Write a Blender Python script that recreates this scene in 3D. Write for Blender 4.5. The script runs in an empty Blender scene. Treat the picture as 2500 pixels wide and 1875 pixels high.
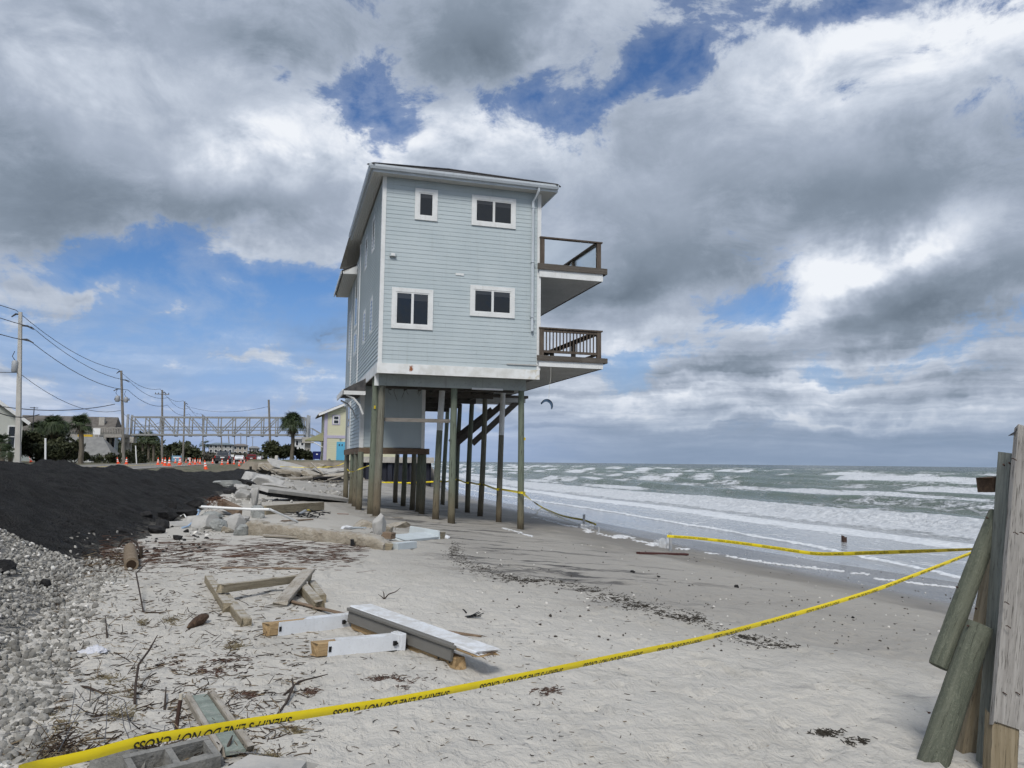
import bpy, math, random
import numpy as np
from mathutils import Matrix, Vector

random.seed(7)
RNG = np.random.default_rng(11)
SC = bpy.context.scene
COL = SC.collection
R = math.radians

# ------------------------------------------------------------------ camera
# world axes: x = seaward (east), y = along the shore (north), z = up, sea level 0
CAM = np.array([0.0, 0.0, 3.0])
FPX = 1880.0
PITCH, ROLL, YAW = R(5.79), 0.0107, R(16.37)
def _basis():
    p, a = PITCH, ROLL
    h = np.array([math.cos(YAW), -math.sin(YAW), 0.0])
    d = np.array([math.sin(YAW), math.cos(YAW), 0.0])
    up = np.array([0, 0, 1.0])
    u0 = -math.sin(p) * d + math.cos(p) * up
    f = math.cos(p) * d + math.sin(p) * up
    return h * math.cos(a) + u0 * math.sin(a), -h * math.sin(a) + u0 * math.cos(a), f, d
CR, CU, CF, CD = _basis()
cam_data = bpy.data.cameras.new('camera')
cam_data.sensor_width = 36.0
cam_data.lens = FPX / 2500 * 36
cam_data.clip_start = 0.05
cam_data.clip_end = 60000
cam = bpy.data.objects.new('camera', cam_data)
COL.objects.link(cam)
M = Matrix.Identity(4)
for i in range(3):
    M[i][0], M[i][1], M[i][2], M[i][3] = CR[i], CU[i], -CF[i], CAM[i]
cam.matrix_world = M
SC.camera = cam

# ------------------------------------------------------------------ render settings
SC.render.engine = 'CYCLES'
SC.cycles.use_denoising = True
try:
    SC.cycles.denoiser = 'OPENIMAGEDENOISE'
except Exception:
    pass
SC.cycles.use_adaptive_sampling = True
SC.cycles.adaptive_threshold = 0.02
SC.cycles.adaptive_min_samples = 16
SC.cycles.max_bounces = 4
SC.cycles.diffuse_bounces = 2
SC.cycles.glossy_bounces = 2
SC.cycles.transparent_max_bounces = 12
SC.view_settings.view_transform = 'Standard'
SC.view_settings.look = 'None'
SC.view_settings.gamma = 1.0
SC.view_settings.use_curve_mapping = False
SC.view_settings.exposure = 0.95

# ------------------------------------------------------------------ sun and sky
SUN_AZ, SUN_EL = R(205), R(48)          # compass bearing from +y, clockwise
sd = bpy.data.lights.new('sun', 'SUN')
sd.energy = 1.5
sd.angle = R(17)
sd.color = (1.0, 0.965, 0.91)
sun = bpy.data.objects.new('sun', sd)
COL.objects.link(sun)
_s = Vector((math.sin(SUN_AZ) * math.cos(SUN_EL), math.cos(SUN_AZ) * math.cos(SUN_EL), math.sin(SUN_EL)))
sun.rotation_euler = (-_s).to_track_quat('-Z', 'Y').to_euler()
sun.location = (0, -40, 60)

world = bpy.data.worlds.new('World')
SC.world = world
world.use_nodes = True
WN, WL = world.node_tree.nodes, world.node_tree.links
WN.clear()

class NT:
    """small helper for building node graphs"""
    def __init__(s, tree):
        s.n, s.l = tree.nodes, tree.links
    def put(s, sock, v):
        if v is None: return
        if hasattr(v, 'is_linked') or isinstance(v, bpy.types.NodeSocket): s.l.new(v, sock)
        else: sock.default_value = v
    def math(s, op, a, b=None, c=None, clamp=False):
        nd = s.n.new('ShaderNodeMath'); nd.operation = op; nd.use_clamp = clamp
        for i, v in enumerate((a, b, c)): s.put(nd.inputs[i], v)
        return nd.outputs[0]
    def vmath(s, op, a, b=None, out=0):
        nd = s.n.new('ShaderNodeVectorMath'); nd.operation = op
        s.put(nd.inputs[0], a); s.put(nd.inputs[1], b)
        return nd.outputs[out]
    def noise(s, vec, scale, detail=6, rough=0.55, dist=0.0, lac=2.0, dim='3D', w=None, out=0):
        nd = s.n.new('ShaderNodeTexNoise'); nd.noise_dimensions = dim
        s.put(nd.inputs['Vector'], vec)
        s.put(nd.inputs['Scale'], scale); nd.inputs['Detail'].default_value = detail
        nd.inputs['Roughness'].default_value = rough; nd.inputs['Distortion'].default_value = dist
        nd.inputs['Lacunarity'].default_value = lac
        if w is not None: s.put(nd.inputs['W'], w)
        return nd.outputs[out]
    def voronoi(s, vec, scale, feature='F1', out=0, rand=1.0):
        nd = s.n.new('ShaderNodeTexVoronoi'); nd.feature = feature
        s.put(nd.inputs['Vector'], vec); s.put(nd.inputs['Scale'], scale)
        nd.inputs['Randomness'].default_value = rand
        return nd.outputs[out]
    def map(s, vec, loc=(0, 0, 0), rot=(0, 0, 0), scale=(1, 1, 1), typ='POINT'):
        nd = s.n.new('ShaderNodeMapping'); nd.vector_type = typ
        s.put(nd.inputs[0], vec); nd.inputs[1].default_value = loc
        nd.inputs[2].default_value = rot; nd.inputs[3].default_value = scale
        return nd.outputs[0]
    def rng(s, v, a, b, c=0.0, d=1.0, smooth=True):
        nd = s.n.new('ShaderNodeMapRange')
        nd.interpolation_type = 'SMOOTHSTEP' if smooth else 'LINEAR'
        s.put(nd.inputs[0], v)
        for i, x in enumerate((a, b, c, d)): s.put(nd.inputs[1 + i], x)
        return nd.outputs[0]
    def mix(s, fac, a, b, blend='MIX'):
        nd = s.n.new('ShaderNodeMix'); nd.data_type = 'RGBA'; nd.blend_type = blend
        s.put(nd.inputs[0], fac)
        for sk, v in ((nd.inputs[6], a), (nd.inputs[7], b)):
            if isinstance(v, (tuple, list)): v = tuple(v) + ((1.0,) if len(v) == 3 else ())
            s.put(sk, v)
        return nd.outputs[2]
    def sep(s, vec):
        nd = s.n.new('ShaderNodeSeparateXYZ'); s.put(nd.inputs[0], vec); return nd.outputs
    def comb(s, x, y, z):
        nd = s.n.new('ShaderNodeCombineXYZ')
        for i, v in enumerate((x, y, z)): s.put(nd.inputs[i], v)
        return nd.outputs[0]
    def coord(s, out='Object'):
        return s.n.new('ShaderNodeTexCoord').outputs[out]
    def pos(s):
        return s.n.new('ShaderNodeNewGeometry').outputs['Position']
    def attr(s, name, out='Fac'):
        nd = s.n.new('ShaderNodeAttribute'); nd.attribute_name = name; return nd.outputs[out]
    def bump(s, h, strength=0.3, dist=0.02, normal=None):
        nd = s.n.new('ShaderNodeBump'); nd.inputs['Strength'].default_value = strength
        nd.inputs['Distance'].default_value = dist; s.put(nd.inputs['Height'], h)
        if normal is not None: s.put(nd.inputs['Normal'], normal)
        return nd.outputs[0]

def s2l(c):
    """sRGB 0..255 to linear"""
    o = []
    for v in c:
        v /= 255.0
        o.append(v / 12.92 if v <= 0.04045 else ((v + 0.055) / 1.055) ** 2.4)
    return tuple(o)

def build_sky():
    g = NT(world.node_tree)
    out = WN.new('ShaderNodeOutputWorld')
    bg = WN.new('ShaderNodeBackground')
    WL.new(bg.outputs[0], out.inputs[0])
    sky = WN.new('ShaderNodeTexSky')
    sky.sky_type = 'NISHITA'; sky.sun_disc = False
    sky.sun_elevation = SUN_EL; sky.sun_rotation = SUN_AZ
    sky.air_density = 1.0; sky.dust_density = 0.6; sky.ozone_density = 2.2
    d = g.coord('Generated')
    dx, dy, dz = g.sep(d)
    # azimuth (0 = camera heading, + to the right) and elevation, in radians
    cx = g.math('ADD', g.math('MULTIPLY', dx, CR[0] / math.hypot(CR[0], CR[1])), g.math('MULTIPLY', dy, CR[1] / math.hypot(CR[0], CR[1])))
    cy = g.math('ADD', g.math('MULTIPLY', dx, CD[0]), g.math('MULTIPLY', dy, CD[1]))
    az = g.math('ARCTAN2', cx, cy)
    el = g.math('ARCSINE', g.math('MINIMUM', g.math('MAXIMUM', dz, -1.0), 1.0))
    # cloud layer coordinates: perspective of a flat layer, softened at the horizon
    inv = g.math('DIVIDE', 1.0, g.math('ADD', g.math('MAXIMUM', dz, 0.0), 0.10))
    P = g.comb(g.math('MULTIPLY', cx, inv), g.math('MULTIPLY', cy, inv), 0.37)
    AE0 = g.comb(az, el, 0.0)
    wobA = g.vmath('SUBTRACT', g.noise(AE0, 6.0, 5, 0.62, out=1), (0.5, 0.5, 0.5))
    AE = g.vmath('ADD', AE0, g.vmath('MULTIPLY', wobA, (0.22, 0.15, 0.0)))
    def px(x, y):
        v = CF * FPX + CR * (x - 1250) - CU * (y - 937.5)
        v = v / np.linalg.norm(v)
        hx = v[0] * CR[0] + v[1] * CR[1]; hx /= math.hypot(CR[0], CR[1])
        hy = v[0] * CD[0] + v[1] * CD[1]
        return math.atan2(hx, hy), math.asin(v[2])
    def blob(x, y, rx, ry, rot):
        """soft elliptical weight round a sky direction"""
        a, e = px(x, y)
        nd = WN.new('ShaderNodeTexGradient'); nd.gradient_type = 'QUADRATIC_SPHERE'
        tm = nd.texture_mapping; tm.vector_type = 'TEXTURE'
        tm.translation = (a, e, 0.0); tm.rotation = (0, 0, R(rot)); tm.scale = (1.5 * rx / FPX, 1.5 * ry / FPX, 1.0)
        WL.new(AE, nd.inputs[0])
        return nd.outputs[1]
    def total(lst, base):
        acc = base
        for (x, y, rx, ry, rot, wgt) in lst:
            acc = g.math('MULTIPLY_ADD', blob(x, y, rx, ry, rot), wgt * 1.12, acc)
        return acc
    # --- cloud cover field
    n1 = g.noise(g.vmath('ADD', P, g.vmath('MULTIPLY', wobA, (0.5, 0.5, 0.2))), 1.3, 6, 0.56)
    APs = g.map(AE0, scale=(1, 1.7, 1))
    nA = g.noise(APs, 7.5, 9, 0.68, 0.35)
    holes = [  # blue gaps, pixels of the survey photo, radii in px, rotation, weight
        (930, 225, 170, 115, -25, -0.56), (985, 290, 100, 85, 0, -0.40), (1320, 215, 130, 80, 15, -0.52),
        (1450, 235, 200, 66, 35, -0.56), (1590, 140, 210, 56, 25, -0.44), (1760, 70, 200, 50, 22, -0.40), (2050, 0, 260, 52, 10, -0.50),
        (655, 148, 75, 46, 0, -0.42), (540, 140, 60, 60, 0, -0.26), (1080, 185, 70, 50, 0, -0.26),
        (330, 650, 380, 95, 8, -0.62), (700, 715, 310, 100, 5, -0.60), (420, 810, 540, 115, 0, -0.52), (640, 930, 540, 115, 0, -0.38),
        (1880, 740, 200, 110, 10, -0.58), (1590, 885, 160, 56, 10, -0.50), (2180, 880, 390, 62, 8, -0.52), (1960, 900, 130, 44, 0, -0.28)]
    solids = [  # cloud masses
        (350, 330, 620, 330, 0, 0.42), (2050, 480, 640, 340, -8, 0.42), (1150, 60, 420, 170, 0, 0.45), (2200, 760, 430, 120, 12, 0.36),
        (700, 400, 330, 160, 12, 0.35), (180, 40, 420, 200, 0, 0.35), (1480, 700, 260, 110, 20, 0.28), (1180, 380, 300, 170, 0, 0.42), (1620, 360, 330, 170, 10, 0.30), (1500, 560, 300, 160, 0, 0.32), (1420, 820, 300, 120, 0, 0.22), (2000, 960, 700, 60, 2, 0.22),
        (660, 640, 200, 52, 12, 0.42), (240, 715, 80, 40, 25, 0.46), (370, 782, 140, 32, 6, 0.38), (590, 720, 70, 26, 0, 0.34), (540, 858, 170, 34, 0, 0.36), (780, 812, 130, 40, 4, 0.40), (60, 690, 150, 55, 0, 0.36)]
    cov = g.math('ADD', g.math('MULTIPLY_ADD', n1, 0.50, -0.56), g.math('MULTIPLY', nA, 1.95))
    cov = total(holes + solids, cov)
    low = g.rng(el, R(13), R(4.0), 0.0, 1.0)
    band = g.noise(g.vmath('ADD', g.map(AE0, scale=(2.2, 46, 1)), g.vmath('MULTIPLY', wobA, (1.4, 1.8, 0))), 1.0, 5, 0.56)
    rightness = g.rng(az, -0.15, 0.20, 0.0, 1.0)
    cov = g.math('ADD', cov, g.math('MULTIPLY', g.math('MULTIPLY', low, rightness), 0.24))
    cov = g.math('ADD', cov, g.math('MULTIPLY', g.math('MULTIPLY', low, g.math('SUBTRACT', band, 0.5)), g.math('MULTIPLY_ADD', rightness, 0.6, 0.3)))
    c = g.math('MAXIMUM', g.rng(cov, 0.34, 0.74), g.rng(cov, -0.05, 0.55, 0.0, 0.30))
    # --- light and dark inside the clouds
    darks = [
        (230, 480, 560, 200, -6, -0.50), (620, 500, 260, 110, 14, -0.32), (660, 50, 300, 110, 0, -0.34), (1150, 60, 420, 170, 0, -0.40),
        (2150, 490, 600, 190, 10, -0.30), (1780, 610, 420, 120, 16, -0.33), (2270, 765, 420, 95, 14, -0.50),
        (1480, 720, 220, 70, 15, -0.32), (780, 815, 130, 45, 4, -0.60), (1740, 900, 220, 32, 6, -0.40), (2350, 930, 300, 36, 5, -0.3)]
    lights = [
        (650, 330, 270, 110, 28, 0.50), (960, 345, 220, 100, 0, 0.50), (1220, 340, 260, 130, 0, 0.42), (160, 130, 300, 120, 0, 0.26),
        (2300, 110, 400, 190, 0, 0.44), (1960, 180, 240, 90, 20, 0.26), (1360, 120, 280, 110, 25, 0.24), (2190, 630, 190, 62, 18, 0.85), (2070, 700, 130, 80, 0, 0.34), (1960, 785, 120, 50, 0, 0.42), (2050, 970, 760, 90, 2, 0.26),
        (1700, 962, 340, 36, 4, 0.44), (1980, 1016, 520, 22, 2, 0.44), (1520, 850, 130, 32, 12, 0.32), (640, 640, 190, 30, 12, 0.25)]
    nAb = g.noise(g.vmath('ADD', APs, (0.005, 0.030, 0)), 7.5, 6, 0.60, 0.35)
    rel = g.math('SUBTRACT', g.noise(APs, 7.5, 6, 0.60, 0.35), nAb)
    sh = total(darks + lights, 0.50)
    sh = g.math('ADD', sh, g.math('MULTIPLY', rel, g.rng(sh, 0.35, 0.95, 0.22, 2.3)))
    n1s = g.noise(g.vmath('ADD', P, g.vmath('MULTIPLY', wobA, (0.5, 0.5, 0.2))), 1.3, 2, 0.5)
    sh = g.math('ADD', sh, g.math('MULTIPLY', g.math('SUBTRACT', n1s, 0.5), 1.0))
    sh = g.math('ADD', sh, g.math('MULTIPLY', g.math('SUBTRACT', band, 0.5), g.math('MULTIPLY', low, 2.2)))
    # thin edges catch more light than thick cores
    sh = g.math('ADD', sh, g.rng(cov, 0.62, 1.15, 0.12, -0.10))
    ramp = WN.new('ShaderNodeValToRGB')
    cr = ramp.color_ramp
    cr.elements[0].position = 0.0; cr.elements[0].color = s2l((110, 123, 138)) + (1,)
    cr.elements[1].position = 1.0; cr.elements[1].color = s2l((240, 244, 250)) + (1,)
    for p_, col in ((0.25, (134, 147, 163)), (0.48, (166, 177, 194)), (0.70, (200, 209, 223)), (0.86, (225, 231, 241))):
        e_ = cr.elements.new(p_); e_.color = s2l(col) + (1,)
    g.put(ramp.inputs[0], g.math('MULTIPLY_ADD', sh, 0.80, 0.10))
    # exposure is applied by the view, so the cloud light is the pictured value divided by it
    k = 1.0 / (2 ** SC.view_settings.exposure)
    cl = g.mix(1.0, ramp.outputs[0], (k, k, k, 1), 'MULTIPLY')
    blue = g.mix(1.0, sky.outputs[0], (SKY_GAIN[0], SKY_GAIN[1], SKY_GAIN[2], 1), 'MULTIPLY')
    # distant haze low in the sky, bluer to the land side
    h1 = g.mix(rightness, tuple(v * k for v in s2l((152, 176, 218))), tuple(v * k for v in s2l((150, 170, 200))))
    blue = g.mix(g.rng(el, R(14), R(1.5), 0.0, 0.90), blue, h1)
    col = g.mix(c, blue, cl)
    hz = g.rng(el, R(5.5), R(0.6), 0.0, 0.86)
    h2 = g.mix(rightness, tuple(v * k for v in s2l((154, 175, 212))), tuple(v * k for v in s2l((137, 156, 182))))
    col = g.mix(hz, col, h2)
    WL.new(col, bg.inputs[0])
    bg.inputs[1].default_value = 1.0
SKY_GAIN = (0.027, 0.039, 0.054)
build_sky()
try:
    world.cycles.sampling_method = 'MANUAL'; world.cycles.sample_map_resolution = 512
except Exception:
    pass

# ------------------------------------------------------------------ helpers: pixels of the survey photo to places on the ground
def ray(px, py):
    d = CF * FPX + CR * (px - 1250) - CU * (py - 937.5)
    return d / np.dot(d, CD)
def at_d(px, py, dist):
    return CAM + ray(px, py) * dist
def at_z(px, py, z):
    d = ray(px, py); return CAM + d * ((z - 3.0) / d[2])
def at_y(px, py, y):
    d = ray(px, py); return CAM + d * (y / d[1])
def at_x(px, py, x):
    d = ray(px, py); return CAM + d * (x / d[0])

# ------------------------------------------------------------------ numpy noise
def _hash(ix, iy, seed):
    h = (ix.astype(np.int64) * 374761393 + iy.astype(np.int64) * 668265263 + seed * 1442695041) & 0xFFFFFFFF
    h = ((h ^ (h >> 13)) * 1274126177) & 0xFFFFFFFF
    h = (h ^ (h >> 16)) & 0xFFFFFFFF
    return h
def perlin(x, y, seed=0):
    x = np.asarray(x, float); y = np.asarray(y, float)
    ix, iy = np.floor(x), np.floor(y)
    fx, fy = x - ix, y - iy
    ux, uy = fx * fx * fx * (fx * (fx * 6 - 15) + 10), fy * fy * fy * (fy * (fy * 6 - 15) + 10)
    def grad(ox, oy):
        a = _hash(ix + ox, iy + oy, seed) * (2 * math.pi / 4294967296.0)
        return np.cos(a) * (fx - ox) + np.sin(a) * (fy - oy)
    n00, n10, n01, n11 = grad(0, 0), grad(1, 0), grad(0, 1), grad(1, 1)
    return (n00 * (1 - ux) + n10 * ux) * (1 - uy) + (n01 * (1 - ux) + n11 * ux) * uy
def fbm(x, y, oct=4, seed=0, gain=0.5):
    s, a = 0.0, 1.0
    for o in range(oct):
        s = s + a * perlin(x * 2 ** o, y * 2 ** o, seed + o * 17); a *= gain
    return s
def sstep(a, b, x):
    t = np.clip((np.asarray(x, float) - a) / (b - a), 0, 1); return t * t * (3 - 2 * t)
def interp(x, xs, ys): return np.interp(x, xs, ys)

# ------------------------------------------------------------------ object helpers
WM = {}
def link(o, parent=None, mat=None):
    mat = mat if mat is not None else Matrix.Identity(4)
    COL.objects.link(o)
    if parent is not None:
        o.parent = parent
        o.matrix_parent_inverse = WM[parent].inverted()
    o.matrix_basis = mat
    WM[o] = mat.copy()
    return o
def tag(o, label=None, cat=None, group=None, kind=None):
    if label: o['label'] = label
    if cat:
        o['category'] = cat
        o['kind'] = 'thing'
    if group: o['group'] = group
    if kind: o['kind'] = kind
    return o
def thing(name, label, cat, loc=(0, 0, 0), group=None, rotz=0.0):
    o = bpy.data.objects.new(name, None)
    o.empty_display_size = 0.2
    link(o, None, Matrix.Translation(Vector(loc)) @ Matrix.Rotation(rotz, 4, 'Z'))
    return tag(o, label, cat, group)

class MB:
    """collects shapes and links them as one mesh object"""
    def __init__(s): s.v, s.f, s.m = [], [], []
    def add(s, verts, faces, mi=0):
        b = len(s.v)
        s.v.extend([tuple(float(c) for c in p) for p in verts])
        s.f.extend([tuple(b + i for i in f) for f in faces]); s.m.extend([mi] * len(faces))
        return s
    def box(s, x0, x1, y0, y1, z0, z1, mi=0):
        v = [(x0, y0, z0), (x1, y0, z0), (x1, y1, z0), (x0, y1, z0), (x0, y0, z1), (x1, y0, z1), (x1, y1, z1), (x0, y1, z1)]
        return s.add(v, [(0, 3, 2, 1), (4, 5, 6, 7), (0, 1, 5, 4), (1, 2, 6, 5), (2, 3, 7, 6), (3, 0, 4, 7)], mi)
    def hexa(s, v, mi=0):
        return s.add(v, [(0, 3, 2, 1), (4, 5, 6, 7), (0, 1, 5, 4), (1, 2, 6, 5), (2, 3, 7, 6), (3, 0, 4, 7)], mi)
    def beam(s, p0, p1, w, h, up=(0, 0, 1), mi=0, cham=0.0):
        p0, p1 = Vector(p0), Vector(p1); d = (p1 - p0).normalized(); upv = Vector(up)
        sd_ = d.cross(upv)
        if sd_.length < 1e-5: sd_ = d.cross(Vector((1, 0, 0)))
        sd_.normalize(); u = sd_.cross(d).normalized()
        if cham > 0:
            a, b, c = w / 2, h / 2, cham
            prof = [(-a + c, -b), (a - c, -b), (a, -b + c), (a, b - c), (a - c, b), (-a + c, b), (-a, b - c), (-a, -b + c)]
        else:
            prof = [(-w / 2, -h / 2), (w / 2, -h / 2), (w / 2, h / 2), (-w / 2, h / 2)]
        n = len(prof); v = []
        for p in (p0, p1): v += [p + sd_ * a + u * b for a, b in prof]
        f = [tuple(range(n))[::1], tuple(range(2 * n - 1, n - 1, -1))]
        f += [(i, n + i, n + (i + 1) % n, (i + 1) % n) for i in range(n)]
        return s.add(v, f, mi)
    def tube(s, pts, r, seg=8, mi=0, caps=True):
        pts = [Vector(p) for p in pts]
        rs = r if isinstance(r, (list, tuple)) else [r] * len(pts)
        t0 = (pts[1] - pts[0]).normalized()
        ref = Vector((0, 0, 1)) if abs(t0.z) < 0.9 else Vector((1, 0, 0))
        u = t0.cross(ref).normalized()
        b0 = len(s.v); v = []
        for i, p in enumerate(pts):
            t = (pts[min(i + 1, len(pts) - 1)] - pts[max(i - 1, 0)]).normalized()
            u = (u - t * u.dot(t)).normalized(); w = t.cross(u)
            for k in range(seg):
                a = 2 * math.pi * k / seg
                v.append(p + (u * math.cos(a) + w * math.sin(a)) * rs[i])
        f = []
        for i in range(len(pts) - 1):
            for k in range(seg):
                a, b = i * seg + k, i * seg + (k + 1) % seg
                f.append((a, b, b + seg, a + seg))
        if caps:
            f.append(tuple(range(seg))[::-1]); f.append(tuple(range((len(pts) - 1) * seg, len(pts) * seg)))
        return s.add(v, f, mi)
    def lathe(s, prof, seg=12, loc=(0, 0, 0), mi=0):
        v = []
        for r, z in prof:
            for k in range(seg):
                a = 2 * math.pi * k / seg
                v.append((loc[0] + r * math.cos(a), loc[1] + r * math.sin(a), loc[2] + z))
        f = []
        for i in range(len(prof) - 1):
            for k in range(seg):
                a, b = i * seg + k, i * seg + (k + 1) % seg
                f.append((a, b, b + seg, a + seg))
        f.append(tuple(range(seg))[::-1]); f.append(tuple(range((len(prof) - 1) * seg, len(prof) * seg)))
        return s.add(v, f, mi)
    def build(s, name, mat, parent=None, smooth=False, wm=None, mesh_only=False):
        me = bpy.data.meshes.new(name)
        me.from_pydata(s.v, [], s.f)
        for m in (mat if isinstance(mat, (list, tuple)) else [mat]): me.materials.append(m)
        if len(set(s.m)) > 1: me.polygons.foreach_set('material_index', s.m)
        if smooth:
            me.polygons.foreach_set('use_smooth', [True] * len(s.f))
            try: me.set_sharp_from_angle(angle=R(40))
            except Exception: pass
        me.update()
        if mesh_only: return me
        return link(bpy.data.objects.new(name, me), parent, wm)

def np_mesh(name, V, Fq, mat, smooth=True, attrs=None):
    """mesh from numpy arrays; Fq is (n,4) or (n,3)"""
    me = bpy.data.meshes.new(name)
    V = np.ascontiguousarray(V, dtype=np.float32); Fq = np.ascontiguousarray(Fq, dtype=np.int32)
    k = Fq.shape[1]
    me.vertices.add(len(V)); me.vertices.foreach_set('co', V.ravel())
    me.loops.add(Fq.size); me.loops.foreach_set('vertex_index', Fq.ravel())
    me.polygons.add(len(Fq)); me.polygons.foreach_set('loop_start', np.arange(0, Fq.size, k, dtype=np.int32))
    me.polygons.foreach_set('use_smooth', np.full(len(Fq), smooth))
    me.update(calc_edges=True)
    for nm, arr in (attrs or {}).items():
        a = me.attributes.new(nm, 'FLOAT', 'POINT'); a.data.foreach_set('value', np.ascontiguousarray(arr, dtype=np.float32).ravel())
    me.materials.append(mat)
    return me
def grid_faces(nx, ny):
    i = np.arange((nx - 1) * (ny - 1)); a = (i // (nx - 1)) * nx + i % (nx - 1)
    return np.stack([a, a + 1, a + 1 + nx, a + nx], 1)

# ------------------------------------------------------------------ materials
MATS = {}
def new_mat(name):
    m = bpy.data.materials.new(name); m.use_nodes = True
    g = NT(m.node_tree); b = m.node_tree.nodes['Principled BSDF']; MATS[name] = m
    return m, g, b
def setb(b, g, color=None, rough=None, normal=None, spec=None, metal=None):
    if color is not None:
        if isinstance(color, (tuple, list)): b.inputs['Base Color'].default_value = tuple(color[:3]) + (1,)
        else: g.l.new(color, b.inputs['Base Color'])
    if rough is not None: g.put(b.inputs['Roughness'], rough)
    if normal is not None: g.l.new(normal, b.inputs['Normal'])
    if spec is not None: b.inputs['Specular IOR Level'].default_value = spec
    if metal is not None: b.inputs['Metallic'].default_value = metal
def mix3(c, k): return tuple(min(1, v * k) for v in c)

def paint(name, c, rough=0.55, var=0.10, scale=2.5, dirt=0.12, dirtc=(0.16, 0.14, 0.11), bump=0.12, spec=0.35, dust=0.0):
    """weathered paint or plastic: blotchy tone, fine grime, slight relief"""
    m, g, b = new_mat(name)
    p = g.pos()
    n = g.noise(p, scale, 5, 0.6); n2 = g.noise(p, scale * 9, 4, 0.6)
    col = g.mix(g.rng(n, 0.3, 0.7), mix3(c, 1 - var), mix3(c, 1 + var * 0.6))
    col = g.mix(g.math('MULTIPLY', g.rng(n2, 0.52, 0.78), dirt), col, dirtc)
    st = g.noise(g.vmath('MULTIPLY', p, (5.0, 5.0, 0.35)), 1.6, 4, 0.6)
    col = g.mix(g.math('MULTIPLY', g.rng(st, 0.56, 0.8), dirt * 1.1), col, dirtc)
    if dust: col = sand_dust(g, col, dust)
    setb(b, g, col, g.rng(n2, 0.2, 0.8, rough - 0.1, rough + 0.12), g.bump(n2, bump, 0.006), spec)
    return m
def sand_dust(g, col, amt):
    """blown sand lying in patches on upward faces"""
    nz = g.sep(g.n.new('ShaderNodeNewGeometry').outputs['True Normal'])[2]
    pt = g.noise(g.pos(), 9.0, 5, 0.65)
    f = g.math('MULTIPLY', g.rng(nz, 0.55, 0.9), g.rng(pt, 0.36, 0.60, 0.0, amt))
    return g.mix(f, col, (0.42, 0.40, 0.365))
def wood(name, c1, c2, rough=0.8, axis='x', scale=3.0, bump=0.35, dark=(0.03, 0.026, 0.02), stain=0.3, spec=0.2, local=True, crack=0.55, swirl=0, dust=0.0):
    """timber with grain along a local axis, blotches, cracks"""
    m, g, b = new_mat(name)
    p = g.coord('Object') if local else g.pos()
    st = {'x': (0.35, 6, 6), 'y': (6, 0.35, 6), 'z': (6, 6, 0.35)}[axis]
    rnd = g.n.new('ShaderNodeObjectInfo').outputs['Random']
    po = g.vmath('ADD', p, g.comb(g.math('MULTIPLY', rnd, 37.0), g.math('MULTIPLY', rnd, 91.0), g.math('MULTIPLY', rnd, 13.0)))
    gr = g.noise(g.vmath('MULTIPLY', po, st), scale * 2.2, 6, 0.62, 0.6)
    fine = g.noise(g.vmath('MULTIPLY', po, tuple(v * 3 for v in st)), scale * 3, 5, 0.65)
    bl = g.noise(po, scale * 0.9, 5, 0.6)
    col = g.mix(g.rng(gr, 0.3, 0.7), c1, c2)
    col = g.mix(g.math('MULTIPLY', g.rng(bl, 0.48, 0.75), stain), col, mix3(c1, 0.42))
    col = g.mix(g.math('MULTIPLY', g.rng(fine, crack, crack + 0.12), 0.7), col, dark)
    h = g.math('ADD', gr, g.math('MULTIPLY', fine, 0.6))
    if swirl:                                # peeled surface with wavering figure
        wv = g.noise(g.vmath('MULTIPLY', po, (7, 16, 16)), 1.0, 3, 0.5, 2.2)
        fr = g.math('PINGPONG', g.math('MULTIPLY', wv, 9.0), 0.5)
        col = g.mix(g.rng(fr, 0.30, 0.5, 0.0, 0.55), col, mix3(c2, 1.35))
        h = g.math('ADD', h, g.math('MULTIPLY', fr, 0.6))
    if dust: col = sand_dust(g, col, dust)
    setb(b, g, col, rough, g.bump(h, bump, 0.01), spec)
    return m
def stone(name, c1, c2, scale=6.0, rough=0.9, bump=0.6, dist=0.03, dark=0.35, dust=0.0):
    m, g, b = new_mat(name)
    p = g.pos()
    n = g.noise(p, scale, 7, 0.62); n2 = g.noise(p, scale * 6, 5, 0.65); v = g.voronoi(p, scale * 3.2)
    col = g.mix(g.rng(n, 0.3, 0.7), c1, c2)
    col = g.mix(g.math('MULTIPLY', g.rng(n2, 0.55, 0.75), dark), col, mix3(c1, 0.4))
    if dust: col = sand_dust(g, col, dust)
    h = g.math('ADD', g.math('MULTIPLY', n, 1.4), g.math('ADD', g.math('MULTIPLY', n2, 0.7), g.math('MULTIPLY', v, 0.3)))
    setb(b, g, col, rough, g.bump(h, bump, dist), 0.2)
    return m
def plain(name, c, rough=0.6, var=0.15, scale=8.0, spec=0.3, metal=0.0):
    m, g, b = new_mat(name)
    n = g.noise(g.pos(), scale, 4, 0.6)
    setb(b, g, g.mix(n, mix3(c, 1 - var), mix3(c, 1 + var)), rough, None, spec, metal)
    return m

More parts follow.
